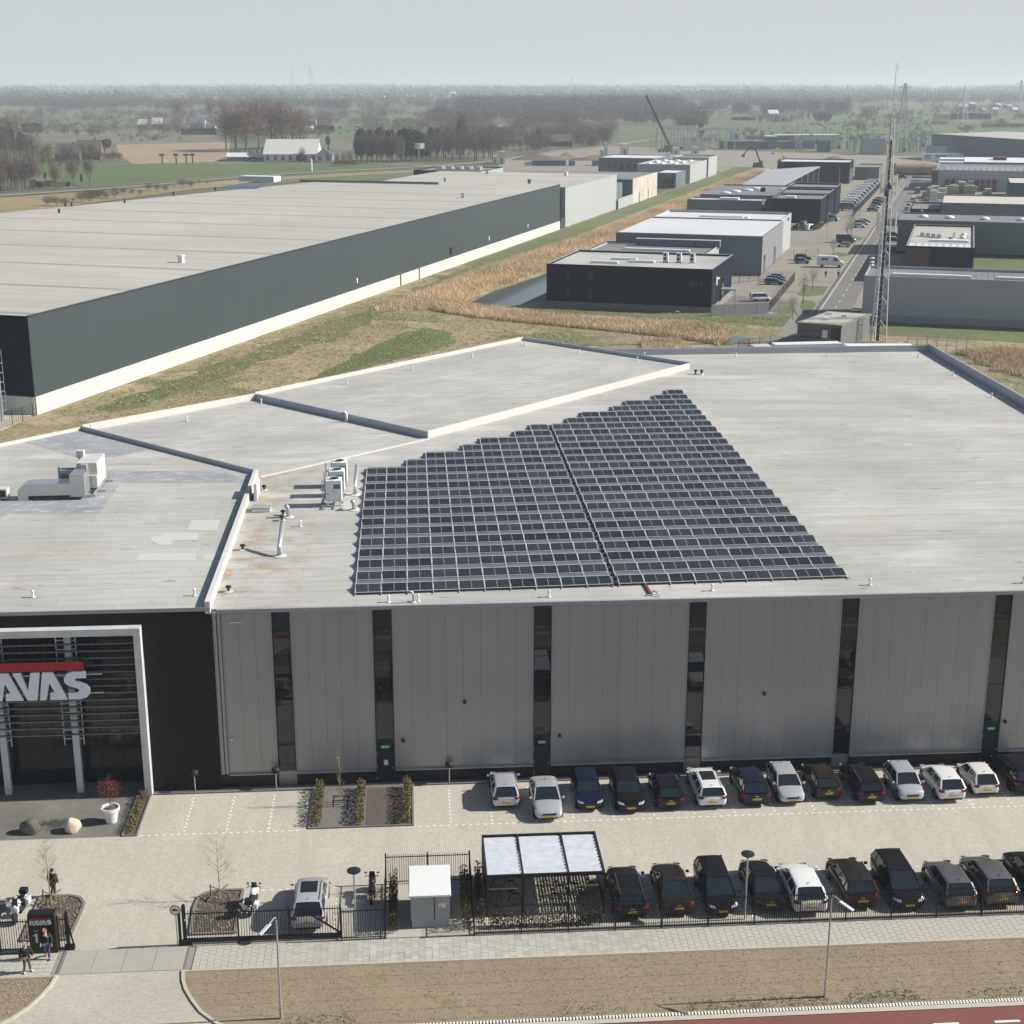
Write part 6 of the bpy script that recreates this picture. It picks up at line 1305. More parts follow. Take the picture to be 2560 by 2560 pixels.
mb.beam((.28, .1, 0), (.16, .1, 36), .05).beam((.62, .1, 0), (.28, .1, 36), .05).done('ladder', m_mast, mt)
def antenna(dx, dy, z0, z1, w=.26, mat=m_white, nm='panel_antenna'):
    bevel(MB().box(dx - w / 2, dx + w / 2, dy - .08, dy + .08, z0, z1).done(nm, mat, mt), .03); MB().beam((0, 0, (z0 + z1) / 2), (dx, dy + .1, (z0 + z1) / 2), .06).beam((0, 0, z0 + .3), (dx, dy + .1, z0 + .3), .05).done('antenna_arm', m_steel, mt)
def zpx(py): return HZ(py, *BW(-12.3, 260.9))
za, zb_ = zpx(575), zpx(530); antenna(1.65, -.6, za, zb_); antenna(-1.5, -.5, za - .1, zb_, .18, m_steel); antenna(-1.25, .6, za, zb_ + .1, .14, m_steel)
za, zb_ = zpx(485), zpx(436); antenna(1.3, -.6, za, zb_, .24); antenna(-1.45, -.4, za + .5, zb_ + .3, .18, m_steel); antenna(-1.1, .5, za, zb_, .14)
za, zb_ = zpx(388), zpx(360)
for k in range(3): antenna(-.75 - .28 * k, -.3 + .15 * k, za, zb_ + (.1 if k else 0), .2, M('cream_antenna', (.62, .60, .50), .5) if k == 0 else MATS['cream_antenna'])
za, zb_ = zpx(500), zpx(465); mb = MB()
for k in range(14): a = rnd.uniform(0, 6.28); z_ = rnd.uniform(za, zb_); mb.box(.45 * math.cos(a) - .14, .45 * math.cos(a) + .14, .45 * math.sin(a) - .12, .45 * math.sin(a) + .12, z_, z_ + .6)
mb.done('radio_unit', m_plinth, mt)
mb = MB().tube([(.8, -.5, zb_ - 1), (1.2, -.6, zb_ - 1.4), (1.3, -.6, zb_ - .9)], .05, 5).tube([(-.9, -.4, zb_ - .6), (-1.3, -.5, zb_ - 1.1), (-1.2, -.5, zb_ - .2)], .05, 5); mb.done('cable_loop', m_cable, mt)
ztop = zpx(156); MB().tube([(0, 0, H_M - .5), (0, 0, zpx(212)), (.0, 0, ztop)], [.10, .06, .04], 6).done('top_pole', m_steel, mt)
MB().beam((0, 0, zpx(213)), (.5, 0, zpx(213)), .05).beam((.05, 0, zpx(170)), (.45, 0, zpx(170)), .04).beam((.4, 0, zpx(170) - .5), (.4, 0, zpx(170) + .6), .04).done('whip_bracket', m_steel, mt)
MB().beam((-1.1, 0, zpx(272)), (-1.1, 0, zpx(235)), .09).beam((0, 0, zpx(255)), (-1.1, 0, zpx(255)), .06).beam((-1.4, 0, zpx(240)), (-.7, 0, zpx(240)), .05).beam((0, 0, zpx(270)), (-1.1, 0, zpx(270)), .06).done('side_dipole', m_steel, mt)
for k, (zp, lb) in enumerate(((645, 1), (655, 1), (662, 1))):
    z_ = zpx(zp * 1.0) ; d_ = MB().lathe([(.05, -.12), (.42, -.08), (.45, .10), (.3, .22), (.05, .26)], 18).done('dish', m_white, mt, (-2.1, -.2, z_)); d_.rotation_euler = (R(0), R(0), 0)
    MB().beam((-1.0, 0, z_), (-2.1, -.1, z_), .05).done('dish_arm', m_steel, mt)
# ================================================================ FAR FIELDS AND ROADS
nr = np.random.default_rng(11)
def fsheet(name, pts, z, mat): return psheet(name, pts, z, mat)
fsheet('field_grass', [(70, 418), (150, 413), (640, 407), (860, 411), (965, 414), (940, 424), (640, 436), (280, 464), (200, 468), (150, 445)], -.20, m_grass)
fsheet('ploughed_field', [(290, 361), (575, 355), (572, 388), (530, 405), (330, 409), (300, 390)], -.22, m_soil)
fsheet('grey_field', [(65, 335), (450, 325), (575, 338), (575, 355), (290, 361), (80, 352)], -.24, m_crop)
fsheet('green_meadow', [(55, 302), (330, 299), (340, 320), (100, 329)], -.24, m_grass2)
fsheet('green_meadow', [(740, 285), (1060, 283), (1060, 312), (900, 320), (885, 352), (830, 350), (820, 330), (740, 318)], -.24, m_grass2)
fsheet('orchard_ground', [(640, 340), (830, 335), (895, 368), (895, 378), (700, 366)], -.23, m_crop)
fsheet('green_meadow', [(1525, 345), (1640, 339), (1740, 343), (1520, 364)], -.22, m_grass2)
fsheet('green_meadow', [(1740, 311), (2300, 305), (2700, 316), (2700, 352), (1720, 338)], -.24, m_grass2)
fsheet('green_meadow', [(1900, 285), (2700, 280), (2700, 300), (1900, 302)], -.27, m_grass2)
fsheet('building_site_ground', [(1255, 400), (1400, 375), (1520, 364), (1800, 374), (2330, 392), (2360, 425), (2180, 432), (1790, 428), (1790, 447), (1640, 470), (1230, 440)], -.18, m_yard)
fsheet('dry_bank', [(-80, 545), (-80, 500), (0, 493), (300, 473), (640, 444), (900, 430), (1120, 421), (1120, 432), (640, 460), (500, 470), (200, 510)], -.19, M('dry_yellow_bank', (.27, .20, .09), .95, 0, (.20, .16, .075), .2, big=.2, bigscale=.02))
fsheet('grass_bank', [(640, 452), (1120, 424), (1220, 432), (1110, 442), (900, 450), (640, 456)], -.17, m_bank)
def road(name, px, w, mat, z=-.12):
    pts = [Vector(P(*p)) for p in px]; mb = MB()
    for i in range(len(pts) - 1):
        d = (pts[i + 1] - pts[i]).normalized(); n_ = Vector((-d.y, d.x)) * w / 2; e_ = d * w * .15
        mb.sheet([tuple(pts[i] - n_ - e_), tuple(pts[i + 1] - n_ + e_), tuple(pts[i + 1] + n_ + e_), tuple(pts[i] + n_ - e_)], z + .004 * (i % 2))
    return struct(name, mb, mat)
road('dyke_road', [(-60, 492), (0, 488), (300, 468), (640, 438), (900, 424), (1100, 414), (1250, 400), (1400, 376), (1560, 358), (1650, 346), (1800, 330)], 7, m_road)
road('dyke_cycle_path', [(-60, 482), (300, 462), (640, 433), (900, 421)], 2.5, m_road)
road('country_lane', [(70, 413), (330, 410), (640, 407), (760, 404)], 4, m_road, -.14); road('country_lane', [(150, 336), (300, 328), (480, 325), (520, 330)], 4, m_kerblight, -.14)
road('side_road', [(830, 402), (920, 408), (1010, 412), (1100, 414)], 8, m_road, -.13)
road('side_road', [(1120, 437), (1300, 427), (1500, 434), (1620, 440)], 7, m_road, -.14)
road('site_road', [(1550, 445), (1700, 437), (1900, 428), (2100, 420), (2400, 440)], 9, m_road, -.15)

# ---------------- more estate buildings at the far end of the canal
t, w, d = hall('window_hall', 'dark slate hall with a row of square windows near the building site', 'hall', -171, -142, 712, 745, 8.2, m_slate, m_rooflight, .3); winset(t, 'f', [(4 + k * 3.4, 5.5 + k * 3.4) for k in range(7)], 3.2, 2.2)
t, w, d = hall('domed_grey_hall', 'pale grey hall with rows of white roof domes at the far end of the canal', 'hall', -141.6, -117.5, 664, 708, 8.0, m_mid, m_roof, .3)
domes(t, [(4 + 6 * i + (j % 2) * 2, 8 + 9 * j) for i in range(3) for j in range(4)], 7.7, 1.3, 2.2); MB().box(w, w + .06, 0, d, 1.2, 7.9).done('side_cladding', m_warewall2, t)
t, w, d = hall('end_hall', 'grey hall with a slate roof edge at the very end of the canal row', 'hall', -134, -116.8, 709, 734, 9.0, m_mid, m_roofdark, .4); MB().box(w, w + .06, 0, d, 1.2, 8.9).done('side_cladding', m_warewall2, t)
t, w, d = hall('garage_hall', 'small hall with dark loading doors in front of the pale domed hall', 'hall', -126.4, -117.8, 632, 655, 6.2, m_slate, m_rooflight, .3); winset(t, 'f', [(3, 7.6)], .2, 3.6, m_darkglass)
t, w, d = hall('black_roofed_hall', 'black box hall with rooftop plant behind the far end of the warehouse roof', 'hall', -210, -182, 560, 590, 9.8, m_navy, m_roofdark, .4)
MB().box(w, w + .08, 0, d, 0, 9.6).done('white_side', m_warewall2, t)
for k in range(5): MB().box(6 + k * 4, 8.5 + k * 4, 10, 14, 9.5, 10.8).done('roof_unit', m_steel, t)
m_cblue = M('blue_container', (.02, .10, .20), .5, 0, (.018, .09, .18), 1, rand=.25)
for k in range(11):
    x, y = P(1338 + k * 8.6 + (14 if k > 8 else 0) + (50 if k > 9 else 0), 413); t = thing('site_container', 'blue container in the long row beside the building site' if k < 9 else ('blue container apart from the long row, nearer the dark windowed hall' if k == 10 else 'blue container with a white end at the right of the long row'), 'container', (x, y, -.2), R(4), 'blue site containers')
    MB().box(-1.2, 1.2, -3, 3, .1, 2.7).done('box', m_cblue, t); MB().box(-1.25, 1.25, -3.03, 3.03, 2.7, 2.78).done('roof', m_slate, t); MB().box(-.5, .5, -3.05, -3.0, .3, 2.2).done('door', m_slate, t)
for k, (px, lb) in enumerate(((1292, 'yellow skip beside the blue containers'), (1303, 'grey skip beside the yellow one'))):
    t = thing('site_skip', lb, 'skip', (*P(px + 30, 411), -.2)); MB().add([(-2, -1, 0), (2, -1, 0), (2, 1, 0), (-2, 1, 0), (-2.6, -1.2, 1.6), (2.6, -1.2, 1.6), (2.6, 1.2, 1.6), (-2.6, 1.2, 1.6)], [(0, 3, 2, 1), (4, 5, 6, 7), (0, 1, 5, 4), (1, 2, 6, 5), (2, 3, 7, 6), (3, 0, 4, 7)]).done('tub', m_yel if k == 0 else m_mid, t)
# sand heaps
def heap(px, py, r_, h_, mat, lb):
    bm = bmesh.new(); bmesh.ops.create_grid(bm, x_segments=18, y_segments=12, size=1); q_ = random.Random(int(px))
    ph = [q_.uniform(0, 6) for _ in range(4)]
    for v in bm.verts:
        d_ = math.hypot(v.co.x, v.co.y); v.co.z = max(0, 1 - d_) ** .8 * (1 + .25 * math.sin(5 * v.co.x + ph[0]) * math.cos(4 * v.co.y + ph[1])) * h_; v.co.x *= r_; v.co.y *= r_ * .6
    me = bpy.data.meshes.new('soil_heap'); bm.to_mesh(me); bm.free(); me.materials.append(mat); x, y = P(px, py); return tag(put('soil_heap', me, None, (x, y, -.2)), lb, 'soil heap')
m_heap = M('brown_soil_heap', (.16, .105, .075), .95, 0, (.12, .08, .058), .3); m_sand = M('orange_sand', (.27, .19, .12), .95, 0, (.22, .15, .09), .3)
heap(1350, 398, 17, 3.6, m_heap, 'broad brown soil heap behind the blue containers'); heap(1420, 396, 10, 3.4, m_sand, 'orange sand heap right of the brown one'); heap(1480, 399, 14, 2.6, m_heap, 'low brown heap between the sand and the windowed hall'); heap(2085, 400, 8, 2.5, m_heap, 'small heap on the building site near the mast')
# crane, steel frame, wall, excavator
cx_, cy2 = P(1668, 380); t = thing('mobile_crane', 'green mobile crane with a long thin boom raised to the left', 'crane', (cx_, cy2, -.2))
m_cg = M('lime_crane_green', (.08, .24, .04), .5, 0, (.07, .21, .035), 1)
MB().box(-6, 6, -1.4, 1.4, 1.0, 2.4).done('carrier', m_cg, t); MB().box(-2, 3.5, -1.3, 1.3, 2.4, 4.4).done('superstructure', m_cg, t); MB().box(6.2, 10, -1.2, 1.2, 2, 3.5).done('counterweight', m_plinth, t)
for k in range(5): o = MB().lathe([(.1, -1.5), (.65, -1.5), (.65, 1.5), (.1, 1.5)], 12).done('wheel', m_tyre, t, (-5 + k * 2.4, 0, .65)); o.rotation_euler[0] = R(90)
tipx = XAT(1280 + 1010 / TS, cy2, 30); tipz = HZ(150 + 268 / TS, tipx, cy2); tv_ = Vector((tipx - cx_, 0, tipz + .2)); b0 = Vector((1.5, 0, 4))
for k, (f0, f1, w_, m_) in enumerate(((0, .3, 1.3, m_cg), (.3, .65, 1.1, m_plinth), (.65, 1, .95, m_plinth))): MB().beam(b0.lerp(tv_, f0), b0.lerp(tv_, f1), w_ * 1.15).done('boom_section', m_, t)
MB().beam(tv_, tv_ - Vector((0, 0, 14)), .15).done('hoist_rope', m_plinth, t)
t = thing('steel_frame_hall', 'open steel skeleton of a hall under construction beside the crane', 'building frame', (0, 0, 0))
fx0, fx1 = P(1672, 378)[0], P(1832, 376)[0]; fy = P(1750, 377)[1]
for j, yy in enumerate((fy, fy + 24, fy + 48)):
    for k in range(8):
        x = fx0 + (fx1 - fx0) * k / 7; MB().box(x - .3, x + .3, yy - .3, yy + .3, -.2, 13.2).done('column', m_steel, t)
    MB().beam((fx0, yy, 13.3), (fx1, yy, 13.3), .6).done('girder', m_steel, t)
for k in range(8): x = fx0 + (fx1 - fx0) * k / 7; MB().beam((x, fy, 13.4), (x, fy + 48, 13.9), .5).done('rafter', m_steel, t)
for k in (0, 2, 4): x = fx0 + (fx1 - fx0) * k / 7; x2 = fx0 + (fx1 - fx0) * (k + 1) / 7; MB().beam((x, fy, 7), (x2, fy, 13), .25).beam((x2, fy, 7), (x, fy, 13), .25).done('brace', m_steel, t)
for k, px in enumerate((1626, 1641)): x, y = P(px, 378); tag(MB().box(x - .25, x + .25, y - .25, y + .25, -.2, 12.5).done('steel_column', m_steel), ('left' if k == 0 else 'right') + ' of two free standing steel columns left of the crane', 'steel column')
a, b = P(1673, 376), P(1754, 374); t = thing('precast_wall', 'cream precast concrete wall standing inside the steel skeleton', 'wall', (*a, -.2))
for k in range(8): dx = (b[0] - a[0]) / 8; MB().box(k * dx + .05, (k + 1) * dx - .05, -.2, .2, 0, 5.6).done('wall_panel', m_concrete, t)
for px0, px1, py, h_, lb in ((1512, 1519, 388, 7.5, 'tall white chimney like block behind the windowed hall'), (1502, 1512, 390, 4, 'low white block left of the tall white one'), (1553, 1572, 386, 6.5, 'white concrete cube with a dark opening at the building site'), (1682, 1700, 385, 4, 'white cabin right under the crane'), (1732, 1747, 384, 4.2, 'white cabin right of the crane near the steel skeleton'), (1248, 1262, 410, 7, 'white and rust coloured block beside the dyke road'), (1235, 1243, 408, 4, 'small white box at the left of the building site')):
    a, b = P(px0, py), P(px1, py); t = thing('site_block', lb, 'site building', (*a, -.2)); w_ = b[0] - a[0]; MB().box(0, w_, 0, 5, 0, h_).done('wall', m_concrete, t); MB().box(w_ * .3, w_ * .6, -.06, 0, .3, h_ * .5).done('opening', m_slate, t)
t = thing('site_wall', 'long low dark wall at the right end of the building site', 'wall', (*P(1810, 372), -.2)); MB().box(0, 62, 0, 14, 0, 5.2).done('wall', m_slate, t); MB().box(20, 45, -.2, 0, 4.9, 5.5).done('white_edge', m_white, t)
for px, py, lb, s_ in ((1895, 418, 'black excavator with a raised curved arm at the right of the building site', 1.0), (1955, 402, 'small yellow excavator near the substation', .7)):
    t = thing('excavator', lb, 'excavator', (*P(px, py), -.15), R(10)); t.scale = (s_,) * 3; me_ = m_plinth if s_ == 1 else m_yel
    MB().box(-2.5, 2.5, -1.6, -.9, 0, 1).box(-2.5, 2.5, .9, 1.6, 0, 1).done('track', m_tyre, t); MB().box(-2.4, 2, -1.4, 1.4, 1.1, 2.5).done('body', me_, t); MB().box(.2, 1.8, -1.3, .1, 2.5, 3.6).done('cab', m_carglass, t)
    MB().beam((1.5, .4, 2), (-1.5, .4, 9), .6).beam((-1.5, .4, 9), (-5, .4, 10.5), .55).done('boom', me_, t); MB().beam((-5, .4, 10.5), (-8.5, .4, 6.5), .45).done('arm', me_, t); MB().box(-9.2, -7.9, -.3, 1.1, 5.6, 6.7).done('bucket', m_plinth, t)
t = thing('pipe_tank', 'long beige pipe shaped tank lying behind the street at the far right', 'tank', (*P(2236, 437), -.2), R(-6)); L1 = 38
MB().tube([(0, 0, 3), (L1, 0, 3)], 3.0, 20).done('shell', M('beige_rusty_shell', (.38, .31, .22), .8, 0, (.27, .2, .14), .25, (1, 1, .3)), t)
for k in range(5): MB().box(2 + k * 8.5, 3 + k * 8.5, -2.6, 2.6, 0, 1.6).done('saddle', m_plinth, t)
t = thing('lorry_trailer', 'white lorry trailer with grey swirl marks behind the white roofed hall', 'trailer', (*P(2306, 407), -.15), R(-3)); MB().box(0, 23, 0, 2.6, 1.1, 5.2).done('box', m_white, t); MB().box(.8, 4.5, -.03, 0, 2.0, 4.6).done('swirl_mark', m_warewall2, t); MB().box(7, 13, -.03, 0, 3.4, 4.2).done('lettering', m_slate, t); MB().box(18, 22, .2, 2.4, .1, 1.1).done('wheels', m_tyre, t)
# substation
t = thing('substation', 'electrical substation, a thicket of thin steel gantries behind the far halls', 'substation', (0, 0, 0))
for k in range(110):
    px = rnd.uniform(1985, 2335); py = rnd.uniform(352, 382); x, y = P(px, py); h_ = rnd.uniform(5, 11)
    mb = MB().box(x - .2, x + .2, y - .2, y + .2, -.2, h_)
    if k % 3 == 0: mb.box(x - 3.5, x + 3.5, y - .12, y + .12, h_ - .3, h_)
    if k % 3 == 1: mb.box(x - .7, x + .7, y - .3, y + .3, h_ - 1.2, h_)
    mb.done('gantry', m_warewall2, t)
for k in range(16): x, y = P(rnd.uniform(2000, 2320), rnd.uniform(352, 382)); MB().box(x - 1, x + 1, y - .6, y + .6, -.2, 2.4).done('switchgear', m_warewall2 if k % 2 else m_green, t)
for px0, px1, py, h_, mt_, lb in ((2160, 2212, 386, 9.5, m_mid, 'grey flat hall standing inside the substation left of the mast'), (2052, 2076, 379, 7, m_green, 'dark green box building at the left of the substation')):
    a, b = P(px0, py), P(px1, py); t = thing('substation_building', lb, 'building', (*a, -.2)); MB().box(0, b[0] - a[0], 0, 10, 0, h_).done('wall', mt_, t); MB().box(-.2, b[0] - a[0] + .2, -.2, 10.2, h_, h_ + .3).done('roof', m_slate, t)
a, b = P(1942, 371), P(1978, 370); t = thing('substation_building', 'tan brick building with a row of small windows and a white roof', 'building', (*a, -.2)); MB().box(0, b[0] - a[0], 0, 12, 0, 8.5).done('wall', M('tan_brick', (.24, .18, .12), .9), t); MB().box(-.4, b[0] - a[0] + .4, -.5, 12, 8.5, 9.2).done('roof', m_skylight, t)
a, b = P(1980, 371), P(2070, 366); t = thing('substation_building', 'long white roofed shed right of the tan brick building', 'building', (*a, -.2)); MB().box(0, b[0] - a[0], 4, 14, 0, 8.6).done('wall', m_concrete, t); MB().box(-.4, b[0] - a[0] + .4, 3, 15, 8.6, 9.1).done('roof', m_skylight, t)
for k in range(5): MB().box(2 + k * 5, 5 + k * 5, 3.9, 4, 3, 6).done('window', m_slate, t)
a, b = P(1918, 372), P(1941, 372); t = thing('substation_building', 'dark low shed left of the tan brick building', 'building', (*a, -.2)); MB().box(0, b[0] - a[0], 0, 12, 0, 8).done('wall', m_slate, t); MB().box(-.3, b[0] - a[0], -.3, 12, 8, 8.6).done('roof', m_skylight, t)
# pylons
def pylon(px, Y, zt, lb, w=4.5, arms=3):
    x = XAT(px, Y, 20); t = thing('electricity_pylon', lb, 'pylon', (x, Y, -.3), rnd.random())
    mb = MB()
    for s1 in (-1, 1):
        for s2 in (-1, 1): mb.beam((s1 * w, s2 * w, 0), (s1 * w * .12, s2 * w * .12, zt), .45)
    for k in range(9):
        z0, z1 = zt * k / 9, zt * (k + 1) / 9; r0, r1 = w * (1 - .88 * k / 9), w * (1 - .88 * (k + 1) / 9)
        mb.beam((-r0, -r0, z0), (r1, -r1, z1), .25).beam((r0, -r0, z0), (-r1, -r1, z1), .25).beam((-r0, r0, z0), (-r1, -r1, z1), .25)
    mb.done('tower', m_steel, t)
    for k in range(arms):
        z = zt * (.72 + .1 * k); MB().beam((-10 + 2 * k, 0, z), (10 - 2 * k, 0, z), .5).beam((-10 + 2 * k, 0, z), (0, 0, z + 3), .25).beam((10 - 2 * k, 0, z), (0, 0, z + 3), .25).done('cross_arm', m_steel, t)
pylon(2259, 1180, 43, 'large lattice pylon just right of the radio mast'); pylon(1889 + 521, 1700, 38, 'pylon over the right hand fields')
pylon(733, 4200, 80, 'left of two faint pylons above the left horizon', 8); pylon(778, 4000, 84, 'right of two faint pylons above the left horizon', 8); pylon(2550, 2100, 47, 'pylon near the right edge of the picture'); pylon(1428, 5200, 66, 'faint distant pylon above the middle woods', 8)

# ---------------- farms and houses
m_tiles = M('dark_roof_tiles', (.12, .095, .08), .85, 0, (.095, .075, .064), .6); m_brick2 = M('far_brick_wall', (.17, .10, .075), .9, 0, (.14, .08, .06), .5); m_whitewall = M('white_rendered_wall', (.62, .61, .58), .8); m_paleroof = M('pale_sheet_roof', (.50, .49, .45), .7)
def house(px0, px1, py, eave, ridge, depth, wm, rm, lb, name='farmhouse', cat='house', gable_front=False):
    a, b = P(px0, py), P(px1, py); w_ = b[0] - a[0]; t = thing(name, lb, cat, (*a, -.25), R(rnd.uniform(-3, 3)))
    MB().box(0, w_, 0, depth, 0, eave).done('wall', wm, t); o = .5
    if gable_front:
        [MB().add([(0, y, eave), (w_, y, eave), (w_ / 2, y, ridge - .2)], [(0, 1, 2)]).done('gable', wm, t) for y in (0, depth)]
        MB().add([(-o, -o, eave - .2), (w_ / 2, -o, ridge), (w_ + o, -o, eave - .2), (-o, depth + o, eave - .2), (w_ / 2, depth + o, ridge), (w_ + o, depth + o, eave - .2)], [(0, 3, 4, 1), (1, 4, 5, 2)]).done('roof', rm, t)
    else:
        [MB().add([(x, 0, eave), (x, depth, eave), (x, depth / 2, ridge - .2)], [(0, 1, 2)]).done('gable', wm, t) for x in (0, w_)]
        MB().add([(-o, -o, eave - .2), (-o, depth / 2, ridge), (-o, depth + o, eave - .2), (w_ + o, -o, eave - .2), (w_ + o, depth / 2, ridge), (w_ + o, depth + o, eave - .2)], [(0, 3, 4, 1), (1, 4, 5, 2)]).done('roof', rm, t)
    n_ = max(1, int(w_ / 4))
    for k in range(n_):
        x = (k + .5) * w_ / n_; fr = MB().box(x - .9, x + .9, -.08, 0, min(1, eave * .3), eave * .8).done('window', m_slate, t)
    MB().box(w_ * .7, w_ * .7 + .9, depth / 2, depth / 2 + .9, ridge - .8, ridge + 1.2).done('chimney', m_brick2, t)
    return t
house(660, 792, 404, 4.5, 12, 36, m_whitewall, m_paleroof, 'long white roofed barn left of the poplar row', 'barn', 'barn')
house(789, 832, 405, 4.0, 7.5, 12, m_whitewall, m_slate, 'white gabled house in front of the long white barn', gable_front=True)
house(138, 196, 400, 3.5, 9, 12, m_brick2, m_tiles, 'brown roofed farmhouse among the trees at the left'); house(190, 250, 398, 4, 11, 14, m_brick2, m_tiles, 'dark roofed farmhouse with a white dormer at the left')
house(474, 512, 323, 6, 11, 14, m_whitewall, m_slate, 'white house with a dark roof above the grey field'); house(514, 538, 326, 4, 7, 10, m_whitewall, m_slate, 'small white house right of the one above the grey field')
house(380, 405, 320, 4, 10, 12, m_brick2, m_paleroof, 'house with a pale straw coloured roof on the left'); house(345, 366, 318, 3, 8, 10, m_brick2, m_paleroof, 'little house with a pale roof left of the straw coloured one')
house(640, 678, 331, 5, 8, 14, m_whitewall, m_paleroof, 'left long white building behind the big reddish trees', 'white_shed', 'shed'); house(688, 732, 329, 4, 7, 14, m_whitewall, m_paleroof, 'right long white building behind the big reddish trees', 'white_shed', 'shed')
house(766, 790, 313, 5, 7, 12, m_whitewall, m_slate, 'flat white villa above the dark hedge', 'white_villa', 'villa'); house(764, 783, 328, 3, 5, 8, m_whitewall, m_whitewall, 'small white shed below the white villa', 'white_shed', 'shed')
house(1356, 1400, 336, 4, 9.5, 12, m_brick2, m_tiles, 'brown thatched farmhouse in the centre background'); house(1366, 1432, 365, 3.5, 8, 10, m_brick2, m_tiles, 'long farmhouse with a greenish brown roof left of the dark round bush'); house(1417, 1429, 363, 6, 6.5, 5, m_whitewall, m_whitewall, 'white annex at the right end of the long farmhouse', 'house_annex', 'house')
house(1246, 1272, 329, 3, 7, 10, m_whitewall, m_paleroof, 'white roofed house among the grey trees near the centre'); house(1830, 1850, 349, 5, 7, 8, m_whitewall, m_slate, 'small white house right of the steel skeleton')
house(1922, 1946, 303, 9, 13, 12, m_whitewall, m_whitewall, 'white villa with tall windows beyond the middle fields', 'white_villa', 'villa'); house(1950, 1974, 303, 5, 9, 12, m_whitewall, m_slate, 'lower white house right of the tall windowed villa')
for k in range(9): house(568 + k * 10.4, 577 + k * 10.4, 402, 2.6, 4.4, 20, m_warewall2, m_whitewall, 'pale greenhouse bay in the long white row left of the barn', 'greenhouse', 'greenhouse').__setitem__('group', 'greenhouse bays')
house(1123, 1141, 243, 12, 16, 20, m_whitewall, m_whitewall, 'bright white block far away above the central woods', 'white_block', 'building')
q_ = random.Random(4)
for k in range(16): 
    px = q_.uniform(2370, 2550); h_ = house(px, px + q_.uniform(8, 16), q_.uniform(266, 284), 5, 8, 12, m_whitewall, (m_whitewall, m_paleroof, m_tiles)[k % 3], 'small pale house in the far village at the upper right', 'village_house', 'house'); h_['group'] = 'far village houses upper right'
for k in range(12):
    px = q_.uniform(950, 1120); h_ = house(px, px + q_.uniform(5, 10), q_.uniform(243, 252), 6, 10, 12, m_whitewall, (m_whitewall, m_tiles)[k % 2], 'tiny pale house in the far village left of centre', 'village_house', 'house'); h_['group'] = 'far village houses left of centre'
for k in range(8):
    px = q_.uniform(1800, 1990); h_ = house(px, px + q_.uniform(8, 18), q_.uniform(234, 242), 7, 10, 20, m_whitewall, m_whitewall, 'tiny white building on the far horizon right of centre', 'village_house', 'house'); h_['group'] = 'far white buildings right of centre'
t = thing('roadside_sign', 'white round topped advertising sign on a post in front of the dark conifers', 'sign', (*P(1047, 402), -.2)); MB().box(-.5, .5, -.3, .3, 0, 7).done('post', m_white, t); MB().lathe([(.5, 7), (3.6, 7), (3.6, 10), (.5, 10)], 16).done('sign_drum', m_white, t)
tag(MB().lathe([(.3, 0), (.5, 0), (.5, 6), (.1, 6.2)], 8).done('marker_post', m_white, None, (*P(779, 427), -.2)), 'white marker post beside the dyke road', 'post')

